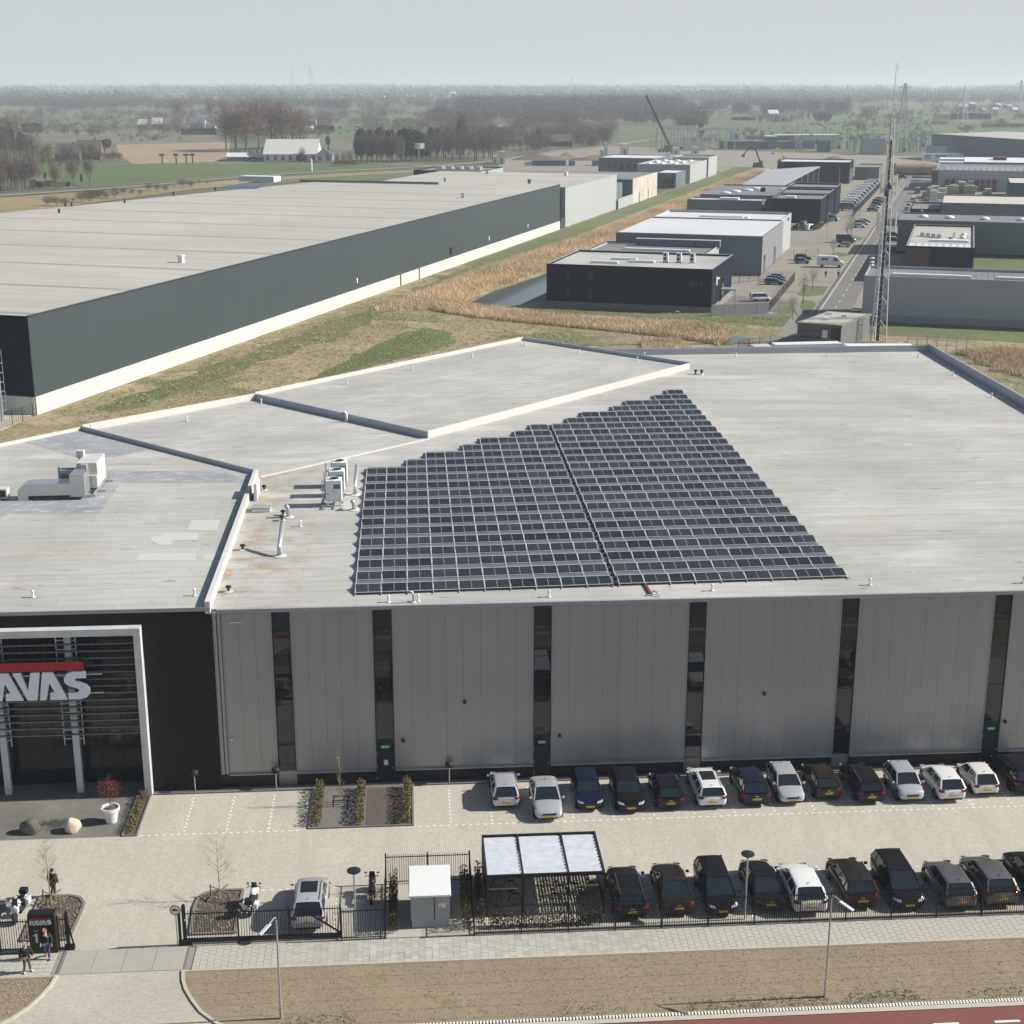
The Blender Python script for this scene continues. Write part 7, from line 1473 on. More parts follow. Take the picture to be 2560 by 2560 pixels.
# ================================================================ DISTANT AND STREET VEHICLES
gS = 'cars along the estate street'
def scar(q, kind, col, label, group, rz=-90, lo=True, sc_=1.0):
    x, y = T(*q, 0); return car('parked_car', kind, col, (x, y, -.1), -BA + R(rz), label, group, lo=lo, scale=sc_)
for q, kd, cl, lb, rz, s_ in (((3, 0, 690, 1262), 'hatch', 'white', 'white hatchback in front of a pair beside the street', -90, 1), ((3, 0, 705, 1243), 'mpv', 'silver', 'silver people carrier beside the white hatchback at the street', -90, 1.05), ((3, 0, 725, 1228), 'hatch', 'navy', 'navy car half hidden behind the white one at the street', -90, 1),
        ((3, 0, 588, 1375), 'van', 'dkgrey', 'dark van beside a small silver car at the street', -90, 1.25), ((3, 0, 572, 1408), 'hatch', 'silver', 'small silver car in front of the dark van', 90, .95), ((3, 0, 265, 1508), 'suv', 'dkgrey', 'dark car, farther of two in the small yard', -90, 1), ((3, 0, 258, 1532), 'hatch', 'teal', 'dark teal car, nearer of two in the small yard', -90, 1),
        ((3, 0, 50, 1690), 'estate', 'blue', 'blue estate, nearest of three in the fenced car park', -90, 1), ((3, 0, 62, 1672), 'estate', 'dkgrey', 'dark estate, middle of three in the fenced car park', -90, 1), ((3, 0, 75, 1655), 'hatch', 'blue', 'blue hatchback, farthest of three in the fenced car park', -90, 1),
        ((2, 0, 1872, 1815), 'van', 'white', 'small white van beside the black box hall', -65, .95), ((3, 0, 790, 1140), 'hatch', 'blue', 'bright blue car, nearest in the bays by the street bend', -90, 1), ((3, 0, 805, 1118), 'hatch', 'silver', 'silver car behind the bright blue one', -90, 1), ((3, 0, 818, 1095), 'hatch', 'navy', 'navy car two places behind the bright blue one', -90, 1), ((3, 0, 835, 1075), 'estate', 'black', 'black estate behind the navy car near the mast', -90, 1),
        ((3, 0, 850, 1058), 'hatch', 'silver', 'silver car at the far end of the bays beside the mast', -90, 1), ((3, 0, 1055, 1135), 'hatch', 'silver', 'silver car at the near end of the right hand kerb', -10, 1), ((3, 0, 1068, 1108), 'hatch', 'lightsilver', 'second pale car along the right hand kerb', -10, 1), ((3, 0, 1095, 1068), 'van', 'white', 'white van along the right hand kerb', 0, 1), ((3, 0, 1128, 1005), 'van', 'teal', 'blue grey van by the pallet yard fence', 0, 1.3),
        ((3, 0, 1010, 892), 'suv', 'dkgrey', 'dark car near the far end of the street', -90, 1.1), ((3, 0, 1050, 865), 'hatch', 'black', 'black car at the far end of the street', -90, 1.1), ((3, 0, 480, 1212), 'van', 'silver', 'pale van parked behind the black nested halls', -90, 1.1),
        ((3, 0, 940, 1330), 'estate', 'black', 'dark car in the shade right of the mast', -90, 1), ((3, 0, 945, 1370), 'estate', 'navy', 'navy car in the shade right of the mast', -90, 1), ((3, 0, 960, 1448), 'suv', 'navy', 'blue car in the shade beside the small dark hall', -90, 1)):
    scar(q, kd, cl, lb, gS, rz, sc_=s_)
m_van = PT['white']
def bigvan(q, label, col='white', s_=1.0, rz=-90, group=None, logo=False):
    x, y = T(*q, 0); t = thing('panel_van', label, 'van', (x, y, -.1), -BA + R(rz), group); t.scale = (s_,) * 3; pm = PT[col]
    pf = [(-2.9, .45), (-2.9, 2.3), (-2.8, 2.45), (1.0, 2.48), (1.4, 2.3), (2.15, 1.45), (2.8, 1.15), (2.95, .8), (2.95, .45)]; n_ = len(pf)
    o = MB().add([(-.98, y_, z_) for y_, z_ in pf] + [(.98, y_, z_) for y_, z_ in pf], [tuple(range(n_)), tuple(range(2 * n_ - 1, n_ - 1, -1))] + [(i, n_ + i, n_ + (i + 1) % n_, (i + 1) % n_) for i in range(n_)]).done('body', pm, t); bevel(o, .07)
    MB().add([(-.85, 1.44, 2.27), (.85, 1.44, 2.27), (.88, 2.13, 1.52), (-.88, 2.13, 1.52)], [(0, 3, 2, 1)]).done('windscreen', m_carglass, t)
    for s in (-1, 1): MB().add([(s * .99, .6, 1.45), (s * .99, 1.85, 1.45), (s * .99, 1.35, 2.1), (s * .99, .7, 2.1)], [(0, 1, 2, 3)]).done('side_window', m_carglass, t)
    if logo: MB().box(.985, .995, -1.9, -.4, 1.55, 2.05).done('lettering', m_slate, t)
    for s in (-1, 1):
        for y_ in (-1.75, 1.95): o = put('wheel', tyre_me, t, (s * .9, y_, .34)); o.rotation_euler = (0, R(90) * s, 0)
    return t
bigvan((3, 0, 470, 1560), 'large white panel van with lettering standing across the yard entrance', 'white', 1.12, -90, None, True)
for k in range(11):
    f = k / 10; a, b = 605 + 195 * f, 1135 - 190 * f
    bigvan((3, 0, a, b), ('nearest and darkest van at the near end of the long van row' if k == 0 else 'van in the long slanting row along the left yard'), ('teal', 'lightsilver', 'white', 'white', 'silver', 'white', 'lightsilver', 'white', 'white', 'lightsilver', 'white')[k], 1.15, -90, 'vans in the long yard row')
for k in range(10):
    x, y = BW(-54 + (k * 1.63) % 12, 459 + (k * .7) % 3.5); t = thing('yard_equipment', ['grey', 'white', 'dark', 'cream', 'rusty'][k % 5] + ' machine standing among the clutter before the black hall' + (' on the left' if k < 5 else ' on the right'), 'machinery', (x, y, -.1), rnd.random()); w_ = .8 + rnd.random() * .7; h_ = 1.6 + rnd.random() * 1.4
    mt_ = [m_slate, m_white, m_plinth, m_roofcream, m_brown][k % 5]; MB().box(-w_, w_, -.7, .7, .3, h_).done('body', mt_, t); MB().box(-w_ * .5, w_ * .9, -.75, -.7, .5, h_ * .7).done('panel', m_plinth, t); MB().lathe([(.05, 0), (.35, 0), (.35, .3), (.05, .3)], 10).done('wheel', m_tyre, t)
# pallets in the yard at the right
m_pal = [M('pallet_' + n_, c_, .9) for n_, c_ in (('cream', (.50, .45, .30)), ('green', (.22, .33, .24)), ('white', (.66, .65, .60)), ('straw', (.42, .34, .16)), ('grey', (.3, .32, .33)))]
names_ = ('cream', 'pale green', 'white', 'straw coloured', 'grey')
for k in range(64):
    c_ = q_.randrange(5); near = k < 26
    if near: x, y = T(3, 0, q_.uniform(1145, 1320), q_.uniform(1020, 1072))
    else: x, y = T(3, 0, q_.uniform(1330, 1740) if k % 2 else q_.uniform(1400, 1560), q_.uniform(960, 1012))
    n_ = q_.randint(1, 4); t = thing('pallet_stack', 'stack of ' + names_[c_] + (' goods in the near heap of the pallet yard' if near else ' goods in the rear rows of the pallet yard'), 'pallet stack', (x, y, -.1), -BA, 'pallet stacks, ' + names_[c_] + (', near heap' if near else ', rear rows'))
    for j in range(n_): MB().box(-1.3, 1.3, -1.2, 1.2, j * 1.15 + .12, j * 1.15 + 1.1).done('load', m_pal[c_], t); MB().box(-1.35, 1.35, -1.25, 1.25, j * 1.15, j * 1.15 + .12).done('pallet', m_brown, t)
meshfence('mesh_fence', 'grey mesh fence round the yard behind the black box hall', [T(2, 0, 1640, 1690), T(3, 0, 0, 1655), T(3, 0, 200, 1655)], 1.9, 3, m_plinth)
meshfence('mesh_fence', 'grey mesh fence before the yard with the clutter', [T(3, 0, 100, 1478), T(3, 0, 380, 1478)], 1.9, 3, m_plinth)
meshfence('mesh_fence', 'dark fence slanting along the pavement of the fenced car park', [T(3, 0, 0, 1905), T(3, 0, 200, 1660)], 1.9, 3, m_plinth)
meshfence('mesh_fence', 'long dark fence between the van row and the street bays', [T(3, 0, 640, 1180), T(3, 0, 845, 960)], 2.2, 4, m_plinth)
meshfence('bar_fence', 'low dark fence beside the lorry behind the hall roof', [P(1845, 872), P(1925, 858), P(1985, 868)], 1.6, 3, m_plinth)
a, b = T(2, 0, 1508, 1930), T(3, 0, 5, 1912); t = thing('yard_wall', 'low grey concrete wall right of the black box hall', 'wall', (*a, -.2)); dv = Vector(b) - Vector(a); nv = Vector((-dv.y, dv.x)).normalized() * .3
for k in range(5): q0, q1 = dv * k / 5, dv * ((k + 1) / 5 - .004); MB().prism([tuple(q0), tuple(q1), tuple(q1 + nv), tuple(q0 + nv)], 0, 2.3).done('wall_panel', MATS['light_plinth_panel'], t)
bsheet('car_park_paving', [(-44.5, 285), (-33, 281), (-31, 306), (-45, 311)], -.10, m_asphalt)
J = pose(.0, .1)
person((*T(3, 0, 434, 1640), -.1), R(20), 'small dark clothed person standing beside the large white van, left', J, m_bk, m_bk, m_bk, m_bk)
person((*T(3, 0, 530, 1642), -.1), R(-60), 'small dark clothed person near the street, right of the other walker', J, m_bk, m_bk, m_bk, m_bk)
# ================================================================ VEGETATION
def in_poly(pts, xs_, ys_):
    ins = np.zeros(len(xs_), bool); n_ = len(pts); j = n_ - 1
    for i in range(n_):
        xi, yi = pts[i]; xj, yj = pts[j]
        c = ((yi > ys_) != (yj > ys_)) & (xs_ < (xj - xi) * (ys_ - yi) / ((yj - yi) or 1e-9) + xi); ins ^= c; j = i
    return ins
def sample(pts, n_):
    a = np.array(pts); lo, hi = a.min(0), a.max(0); out = np.zeros((0, 2))
    while len(out) < n_:
        q = nr.uniform(lo, hi, (n_ * 2, 2)); out = np.vstack([out, q[in_poly(pts, q[:, 0], q[:, 1])]])
    return out[:n_]
def blades(name, pts, n_, h0, h1, w, mat, z, label, lean=.35, clump=0):
    p = sample(pts, n_)
    if clump:
        c = p[:max(1, n_ // clump)]; p = np.repeat(c, clump, 0)[:n_] + nr.normal(0, .35, (min(n_, len(c) * clump), 2))
    n_ = len(p); h = nr.uniform(h0, h1, n_); a = nr.uniform(0, 2 * np.pi, n_); b = nr.uniform(0, 2 * np.pi, n_)
    V = np.zeros((n_ * 3, 3)); dx, dy = np.cos(a) * w / 2, np.sin(a) * w / 2
    V[0::3] = np.c_[p[:, 0] - dx, p[:, 1] - dy, np.full(n_, z)]; V[1::3] = np.c_[p[:, 0] + dx, p[:, 1] + dy, np.full(n_, z)]
    V[2::3] = np.c_[p[:, 0] + np.cos(b) * h * lean, p[:, 1] + np.sin(b) * h * lean, z + h]
    return tag(raw(name, V, np.arange(n_ * 3).reshape(-1, 3), mat), label, None, None, 'stuff')
belt = [BW(*q) for q in ((-110, 268), (-97, 272), (-96.5, 300), (-94.6, 330), (-93.6, 345), (-91.5, 402), (-92.5, 530), (-94.5, 640), (-97, 760), (-104, 760), (-104, 640), (-105, 430), (-109, 360))]
front = [P(*q) for q in ((1030, 752), (1090, 738), (1165, 762), (1220, 770), (1280, 778), (1500, 802), (1700, 815), (1800, 825), (1826, 842), (1800, 862), (1700, 845), (1500, 824), (1350, 810), (1280, 803), (1180, 792), (1080, 775))]
m_reed2 = m_reed
blades('reed_bed', belt, 110000, .5, 1.4, .11, m_reed, -.1, 'tall pale orange dry reeds along the canal', .6)
blades('reed_bed', front, 42000, .4, 1.3, .11, m_reed, -.1, 'tall pale orange dry reeds bending round the end of the canal', .6)
flat('reed_litter', front, -.082, m_reed)
blades('reed_bed', [P(*q) for q in ((1600, 852), (1700, 850), (1730, 880), (1610, 882))], 3000, .5, 1.2, .1, m_reed, -.1, 'dry reeds behind the raised roof', .4)
blades('reed_bed', ragged([P(*q) for q in ((2395, 885), (2480, 872), (2600, 876), (2600, 950), (2480, 920), (2420, 905))], 2, .8), 7000, .4, 1.2, .1, m_reed, -.1, 'dry orange reeds right of the hall roof', .4)
blades('dry_grass', [BW(*q) for q in ((-116.5, 165), (-75, 165), (-60, 260), (-30, 262), (-30, 284), (-80, 284), (-97, 268), (-110, 268), (-110, 345), (-116.5, 345))], 42000, .06, .26, .13, m_drygrass, -.1, 'matted dry grass between the hall and the warehouse', 2.4, 6)
blades('green_grass', [P(*q) for q in ((745, 958), (860, 908), (940, 866), (1000, 838), (1060, 824), (1128, 850), (1020, 884), (900, 918))], 3000, .05, .14, .08, m_lawn, -.07, 'bright green grass strip behind the raised roof', 1.8)
blades('dry_grass', [BW(*q) for q in ((-16, 180), (60, 150), (110, 262), (-10, 264))], 14000, .06, .28, .13, m_drygrass, -.1, 'dry grass right of the mast', 2.2, 6)
m_straw = M('straw_litter', (.36, .29, .19), .95, 0, (.28, .21, .13), 8, rand=.0); m_clod = M('dark_clods', (.16, .12, .08), .95, 0, (.12, .09, .06), 8); m_weed = M('verge_weeds', (.10, .125, .035), .95, 0, (.07, .10, .025), 3)
vg = [(-11.2, 65.5), (-10.9, 63.2), (-9.5, 61.8), (-7.5, 60.6), (45, 60.6), (45, 65.5)]
blades('straw_litter', vg, 4500, .02, .09, .05, m_straw, 0, 'bits of straw on the bare soil verge', 1.6)
blades('soil_clods', vg, 2200, .015, .045, .06, m_clod, 0, 'dark clods on the bare soil verge', .5)
blades('straw_litter', [(-26, 60.6), (-22, 60.9), (-19.2, 63.0), (-18.6, 65.5), (-26, 65.5)], 1500, .02, .1, .05, m_straw, 0, 'bits of straw on the verge left of the driveway', 1.6)
for c_, n_ in (((-5.2, 61.0), 220), ((14.5, 60.9), 200), ((18, 60.9), 240), ((22.5, 61.0), 300), ((34, 60.9), 280), ((8, 60.85), 100), ((28.5, 60.9), 140)):
    blades('verge_weeds', [(c_[0] - 2.2, c_[1] - .5), (c_[0] + 2.2, c_[1] - .45), (c_[0] + 1.6, c_[1] + .5), (c_[0] - 1.5, c_[1] + .45)], n_, .04, .14, .05, m_weed, 0, 'green weeds at the lower edge of the verge', .8)
for pl, n_ in ((isR, 700), (isL, 900), (isM, 400)): blades('bed_litter', pl, n_, .04, .16, .04, m_drygrass, .05, 'dry stalks in a kerbed planting bed', .9)

def cloud(n_, shape, size, seed, thin=1.0, hollow=.35, up=0.0):
    """small leaf or twig faces through an ellipsoid volume with lumps and gaps"""
    g = np.random.default_rng(seed); c = g.normal(0, 1, (n_ * 3, 3)); c /= np.linalg.norm(c, axis=1)[:, None]; c *= g.uniform(hollow, 1, (len(c), 1)) ** .6
    lob = g.normal(0, 1, (9, 3)); lob /= np.linalg.norm(lob, axis=1)[:, None]
    rr = 1 + .22 * np.max(np.clip(c @ lob.T, 0, 1) ** 3, 1) - .22; gap = np.max(c @ (-lob[:5]).T, 1); c = c * rr[:, None]; c = c[gap < .93][:n_]; n_ = len(c)
    c = c * np.array(shape); d = g.normal(0, 1, (n_, 3)); d[:, 2] += up; d += c / np.array(shape) * .8 * (thin < .5); d /= np.linalg.norm(d, axis=1)[:, None]
    s_ = np.cross(d, g.normal(0, 1, (n_, 3))); s_ /= np.linalg.norm(s_, axis=1)[:, None]; L_ = g.uniform(.6, 1.3, (n_, 1)) * size
    V = np.zeros((n_ * 3, 3)); V[0::3] = c - d * L_ / 2 - s_ * L_ * thin / 2; V[1::3] = c - d * L_ / 2 + s_ * L_ * thin / 2; V[2::3] = c + d * L_ / 2
    return V
def cmesh(name, V, mat, dz=0):
    V = V + np.array([0, 0, dz]); return raw(None, V, np.arange(len(V)).reshape(-1, 3), mat) if False else _rm(name, V, mat)
def _rm(name, V, mat):
    me = bpy.data.meshes.new(name); n_ = len(V) // 3; me.vertices.add(len(V)); me.vertices.foreach_set('co', V.astype(np.float32).ravel()); me.loops.add(n_ * 3)
    me.loops.foreach_set('vertex_index', np.arange(n_ * 3, dtype=np.int32)); me.polygons.add(n_); me.polygons.foreach_set('loop_start', np.arange(0, n_ * 3, 3, dtype=np.int32)); me.polygons.foreach_set('loop_total', np.full(n_, 3, np.int32)); me.materials.append(mat); me.update(); return me
def branches(h, spread, seed, levels=4, r0=.07, first=.3, nsub=6, up=.55):
    q = random.Random(seed); tr, cr = MB(), MB(); top = Vector((q.uniform(-.1, .1) * spread, q.uniform(-.1, .1) * spread, h))
    tr.tube([(0, 0, 0), (q.uniform(-.02, .02) * h, 0, h * first), tuple(top * .62 + Vector((0, 0, 0))), tuple(top)], [r0, r0 * .75, r0 * .4, r0 * .12], 6)
    def br(p, d, L_, r_, lv):
        e_ = p + d * L_; m_ = (p + e_) / 2 + Vector((q.gauss(0, .05), q.gauss(0, .05), q.gauss(0, .04))) * L_
        cr.tube([p, m_, e_], [r_, r_ * .7, r_ * .4], 3, cap=False)
        if lv <= 0: return
        for _ in range(3 if lv > 1 else 4):
            f = q.uniform(.3, 1); s_ = p.lerp(e_, f); nd = (d + Vector((q.gauss(0, .6), q.gauss(0, .6), q.gauss(.15, .35)))).normalized(); br(s_, nd, L_ * q.uniform(.4, .62), r_ * .5, lv - 1)
    for i in range(nsub):
        f = first + (1 - first) * (i + q.random() * .6) / nsub; a = q.uniform(0, 6.28) if i else 0; p = top * f
        sp = spread * (1.15 - f * .75); d = Vector((math.cos(a + i * 2.4) * sp, math.sin(a + i * 2.4) * sp, sp * up * 1.6)).normalized(); br(p, d, sp, r0 * .4 * (1.1 - f * .6), levels - 2)
    return tr, cr
def btree(name, label, loc, h, spread, seed, mt=None, r0=.05, group=None, nsub=16, levels=4, up=.55, first=.25):
    t = thing(name, label, 'tree', loc, 0, group); tr, cr = branches(h, spread, seed, levels, r0, first, nsub, up)
    tr.done('trunk', m_bark if mt is None else mt, t); cr.done('crown', mt or m_twig, t); return t
# near site trees
btree('young_tree', 'young bare tree with upright twigs in the kerbed island behind the sign board', (-20.2, 72.4, .05), 3.9, .8, 3, m_birch, .05, nsub=22)
t = btree('young_tree', 'young bare tree standing in the kerbed island right of the entrance gate', (-11.1, 72.3, .05), 3.9, 1.15, 5, m_birch, .035, nsub=20)
t = btree('birch_tree', 'bare yellowish tree with a low support frame in the planting bed by the hall', (-4.9, 83.0, .03), 3.8, .62, 9, m_birch, .045, nsub=22, up=1.2)
MB().beam((-.45, -.3, .4), (.45, -.3, .4), .06).beam((-.45, .3, .4), (.45, .3, .4), .06).beam((-.45, -.3, 0), (-.45, -.3, .45), .07).beam((.45, -.3, 0), (.45, -.3, .45), .07).beam((-.45, .3, 0), (-.45, .3, .45), .07).beam((.45, .3, 0), (.45, .3, .45), .07).done('support_frame', m_brown, t)
for (x, y, lb) in ((-20.2, 72.4, 'low wooden support around the tree behind the sign board'), (-11.1, 72.3, 'low wooden support around the tree in the right island')):
    tag(MB().beam((-.6, -.3, .1), (.5, .25, .75), .06).beam((.55, -.4, 0), (.55, -.4, .7), .07).beam((-.5, .4, 0), (-.5, .4, .7), .07).beam((-.5, .4, .6), (.55, -.4, .6), .05).done('tree_support', M('raw_wood', (.30, .24, .15), .9) if 'raw_wood' not in MATS else MATS['raw_wood'], None, (x, y, .05)), lb, 'tree support')
t = thing('red_maple', 'reddish maple growing in the big white flower pot', 'tree', (PX_, PY_, .88)); tr, cr = branches(1.9, .95, 21, 4, .04, .12, 20, .8); tr.done('trunk', m_bark, t); cr.done('branches', M('maple_branch', (.12, .05, .035), .9), t); put('crown', cmesh('crown', cloud(620, (1.0, .95, .70), .085, 5, .55, .1), m_maple, 1.3), t)
def hedge(x0, x1, y0, y1, h, n_, label, mat=m_hedge):
    t = thing('young_hedge', label, 'hedge', ((x0 + x1) / 2, (y0 + y1) / 2, .02), 0, 'young hedges on the site'); g = np.random.default_rng(int(abs(x0) * 100) + 7)
    c = np.c_[g.uniform(x0, x1, n_) - (x0 + x1) / 2, g.uniform(y0, y1, n_) - (y0 + y1) / 2, g.uniform(.05, h, n_)]; V = np.zeros((n_ * 3, 3)); d = g.normal(0, 1, (n_, 3)); d[:, 2] += 1; d /= np.linalg.norm(d, axis=1)[:, None]; s_ = np.cross(d, g.normal(0, 1, (n_, 3))); L_ = g.uniform(.06, .13, (n_, 1))
    V[0::3] = c - s_ * L_ * .3; V[1::3] = c + s_ * L_ * .3; V[2::3] = c + d * L_; put('foliage', _rm('foliage', V, mat), t)
    mb = MB(); k_ = max(3, int((y1 - y0) * 3 + (x1 - x0) * 3))
    for i in range(k_): f = (i + .5) / k_; x = (x0 - x1) / 2 * .5 + (x1 - x0) * f * .5 if (x1 - x0) > (y1 - y0) else 0; y = 0 if (x1 - x0) > (y1 - y0) else (y1 - y0) * (f - .5); x = (x1 - x0) * (f - .5) if (x1 - x0) > (y1 - y0) else 0; mb.beam((x, y, 0), (x + .03, y, h), .02)
    tag(mb.done('stems', m_bark, t), kind='stuff')
hedge(-17.55, -17.1, 80.1, 85.2, .55, 1500, 'narrow hedge between the dark terrace and the empty parking bays'); hedge(-6.5, -6.0, 80.2, 85.2, .75, 2200, 'hedge on the left side of the gravel planting bed')
hedge(-3.9, -3.4, 80.2, 85.1, .7, 2200, 'hedge between the grey gravel and the brown mulch'); hedge(-1.0, -.5, 80.2, 85.1, .75, 2200, 'hedge on the right side of the brown mulch bed')
m_dhedge = M('dark_brown_hedge', (.07, .055, .025), .9, 0, (.045, .035, .018), 6)
hedge(-1.75, -1.3, 68.2, 73.0, 1.2, 1800, 'dark hedge left of the white cabinet', m_dhedge); hedge(2.15, 2.6, 68.2, 73.0, 1.3, 1800, 'dark hedge right of the white cabinet', m_dhedge); hedge(3.6, 9.7, 68.3, 68.75, .8, 2600, 'low dark hedge between the fence and the bicycle shelter', m_dhedge); hedge(3.0, 3.35, 68.4, 73.5, 1.2, 1200, 'dark hedge along the left wall of the bicycle shelter', m_dhedge)

# ---------------- tree templates for the estate and the country
def template(name, h, shape, n_, size, thin, mat, seed, trunk=.25, dz=None, hollow=.2, limbs=7, up=0):
    t = thing(name, 'template', 'tree', (0, -200, 0)); q = random.Random(seed); tr = MB().tube([(0, 0, 0), (0, 0, h * .5), (0, 0, h * .85)], [trunk, trunk * .7, trunk * .2], 5); dz = dz if dz is not None else h - shape[2]
    for k in range(limbs): a = q.uniform(0, 6.28); z = h * q.uniform(.25, .6); r_ = shape[0] * q.uniform(.5, .9); tr.tube([(0, 0, z), (math.cos(a) * r_ * .5, math.sin(a) * r_ * .5, z + h * .12), (math.cos(a) * r_, math.sin(a) * r_, z + h * .28)], [trunk * .45, trunk * .3, trunk * .1], 3, cap=False)
    tr.done('trunk', m_bark, t); put('crown', cmesh('crown', cloud(n_, shape, size, seed, thin, hollow, up), mat, dz), t); t['h'] = h; return t
TPL = {}
def variants(key, name, cnt, **k): TPL[key] = [template(name, seed=31 * i + len(key), **k) for i in range(cnt)]
variants('bare', 'bare_tree', 3, h=14, shape=(4.2, 4.2, 6.3), n_=1500, size=1.3, thin=.06, mat=m_twig, hollow=.1)
variants('red', 'reddish_bare_tree', 2, h=22, shape=(7, 7, 10.3), n_=3000, size=1.7, thin=.07, mat=m_twigred, trunk=.45, hollow=.1)
variants('poplar', 'bare_poplar', 2, h=20, shape=(2.5, 2.5, 9.2), n_=2200, size=1.5, thin=.08, mat=M('brown_poplar_twigs', (.17, .13, .085), .95, 0, (.12, .09, .06), .3, rand=.15), hollow=.1, up=1.5)
variants('fir', 'dark_conifer', 2, h=20, shape=(4.0, 4.0, 9.4), n_=2400, size=.9, thin=.6, mat=m_needle, hollow=.5, limbs=0)
variants('evergreen', 'evergreen_bush', 2, h=6, shape=(3.6, 3.6, 3.1), n_=900, size=.7, thin=.7, mat=m_needle, hollow=.5, limbs=0)
variants('willow', 'olive_tree', 2, h=12, shape=(5, 5, 5.4), n_=900, size=1.1, thin=.3, mat=m_willow, hollow=.2)
variants('bush', 'bare_bush', 2, h=4, shape=(3, 3, 1.9), n_=700, size=.8, thin=.09, mat=m_twig, trunk=.1)
variants('street', 'young_street_tree', 3, h=7, shape=(1.7, 1.7, 2.4), n_=260, size=.8, thin=.05, mat=m_twig, trunk=.10)
used_t = set()
def plant(key, px, pyb, pyt, label, group=None, wide=1.0, i=None, z=-.25):
    x, y = P(px, pyb); h_ = HZ(pyt, x, y); v = TPL[key]; i = (int(px * 7 + pyb) % len(v)) if i is None else i; tp = v[i]; s_ = h_ / tp['h']
    rz = rnd.uniform(0, 6.28); sc3 = (s_ * wide, s_ * wide, s_)
    if tp.name not in used_t:
        used_t.add(tp.name); tp.location = (x, y, z); tp.rotation_euler[2] = rz; tp.scale = sc3; tp['label'] = label
        if group: tp['group'] = group
        return tp
    t = dup(tp, (x, y, z), rz, label, group, sc3)
    if not group and 'group' in t: del t['group']
    return t
def row(key, lst, label, group, wide=1.0):
    for a in lst: plant(key, a[0], a[1], a[2], label, group, wide * (a[3] if len(a) > 3 else 1))
# estate street trees
for k, (q, tp_, lb) in enumerate((((3, 0, 265, 1830), 1600, 'young bare tree on the small triangular lawn'), ((3, 0, 335, 1745), 1545, 'young bare tree with brownish twigs on the lawn below the white van'), ((3, 0, 185, 1950), 1760, 'young bare tree beside the diagonal footpath'), ((3, 0, 490, 1480), 1330, 'young bare tree left of the small silver car'), ((3, 0, 595, 1370), 1200, 'bare tree behind the dark van'), ((3, 0, 628, 1345), 1130, 'tallest bare street tree, beside the white hatchback'), ((3, 0, 690, 1180), 1050, 'bare tree at the near end of the van row'))):
    px, py = 1920 + q[2] / TS, 150 + q[3] / TS; plant('street', px, py, 150 + tp_ / TS, lb, None, 1.0, k % 3, -.1)
row('red', [(566, 374, 258), (590, 376, 250), (616, 378, 238), (648, 376, 236), (680, 372, 240), (706, 372, 244), (732, 370, 252), (752, 368, 264)], 'tall reddish bare tree in the clump beside the long white barn', 'reddish trees by the barn', 1.05)
row('red', [(448, 302, 240, 1.2), (528, 300, 240), (560, 296, 238), (640, 302, 236), (660, 298, 232), (700, 300, 240)], 'tall bare tree in the row beyond the left farms', 'bare trees beyond the left farms')
row('poplar', [(893 + k * 12.5, 407 - (k % 2), 330 - (k % 3) * 4) for k in range(10)], 'brown bare poplar in the dense row before the dark conifers', 'poplar row', 1.15)
row('fir', [(902, 400, 314), (925, 399, 318), (950, 400, 311), (975, 400, 317), (1002, 402, 316), (1014, 402, 312), (1028, 402, 314), (1042, 401, 318), (1055, 400, 326), (1066, 398, 340), (1078, 392, 312, .7), (1096, 390, 316, .7), (1120, 390, 318, .6)], 'dark conifer in the dense clump behind the poplars', 'dark conifers', 1.1)
row('bare', [(1075 + k * 13 + (k % 3) * 4, 402 - (k % 4) * 3, 322 - (k * 7) % 15, 1.0) for k in range(14)], 'grey bare tree in the grove right of the dark conifers', 'grey grove')
row('bare', [(1090 + k * 17, 385, 300 + (k * 11) % 14) for k in range(9)], 'bare tree at the back of the grove right of the dark conifers', 'grey grove, back row', 1.1)
row('poplar', [(1152, 392, 272), (1160, 393, 278), (1145, 390, 300)], 'tall rust coloured poplar rising above the grey grove', 'rust poplars'); row('red', [(1205, 395, 312, .7), (1222, 396, 322, .7)], 'pinkish bare tree at the right end of the grey grove', 'pinkish trees')
row('bare', [(1285, 378, 330), (1300, 380, 335), (1318, 376, 332), (1335, 372, 336), (1440, 366, 340), (1452, 365, 338), (1508, 363, 300, 1.3), (1520, 362, 308, 1.2), (1395, 350, 322), (1480, 350, 318), (1260, 365, 325), (1268, 375, 340)], 'bare tree around the central farmhouses', 'trees by the central farms')
plant('fir', 1346, 372, 318, 'narrow dark conifer left of the long farmhouse', None, 1.0); plant('evergreen', 1478, 362, 338, 'dark round evergreen right of the long farmhouse'); plant('evergreen', 267, 369, 344, 'dark round evergreen bush at the corner of the ploughed field'); plant('fir', 820, 366, 337, 'small dark conifer above the white barn roof', None, 1.2); plant('fir', 1752, 345, 305, 'small dark fir beyond the steel skeleton', None, 1.3)
row('willow', [(14, 345, 283), (36, 345, 290), (122, 408, 352), (230, 400, 352)], 'olive tinged tree at the left farms', 'olive trees at the left'); row('fir', [(8, 372, 312, 1.3), (28, 370, 318, 1.2), (52, 366, 325, 1.2), (62, 372, 332), (84, 398, 360, .6), (113, 450, 428, .8), (204, 458, 430, .7)], 'dark evergreen among the left farm trees', 'evergreens at the left farms')
row('bare', [(2 + k * 9, 476 - (k * 5) % 14, 366 + (k * 17) % 36) for k in range(10)], 'bare tree in the tangled garden at the left edge', 'left garden trees', 1.1)
row('bare', [(4 + k * 16, 400 + (k * 7) % 12, 312 + (k * 11) % 26, 1.2) for k in range(6)], 'tall bare tree behind the gardens at the left edge', 'tall trees at the left edge')
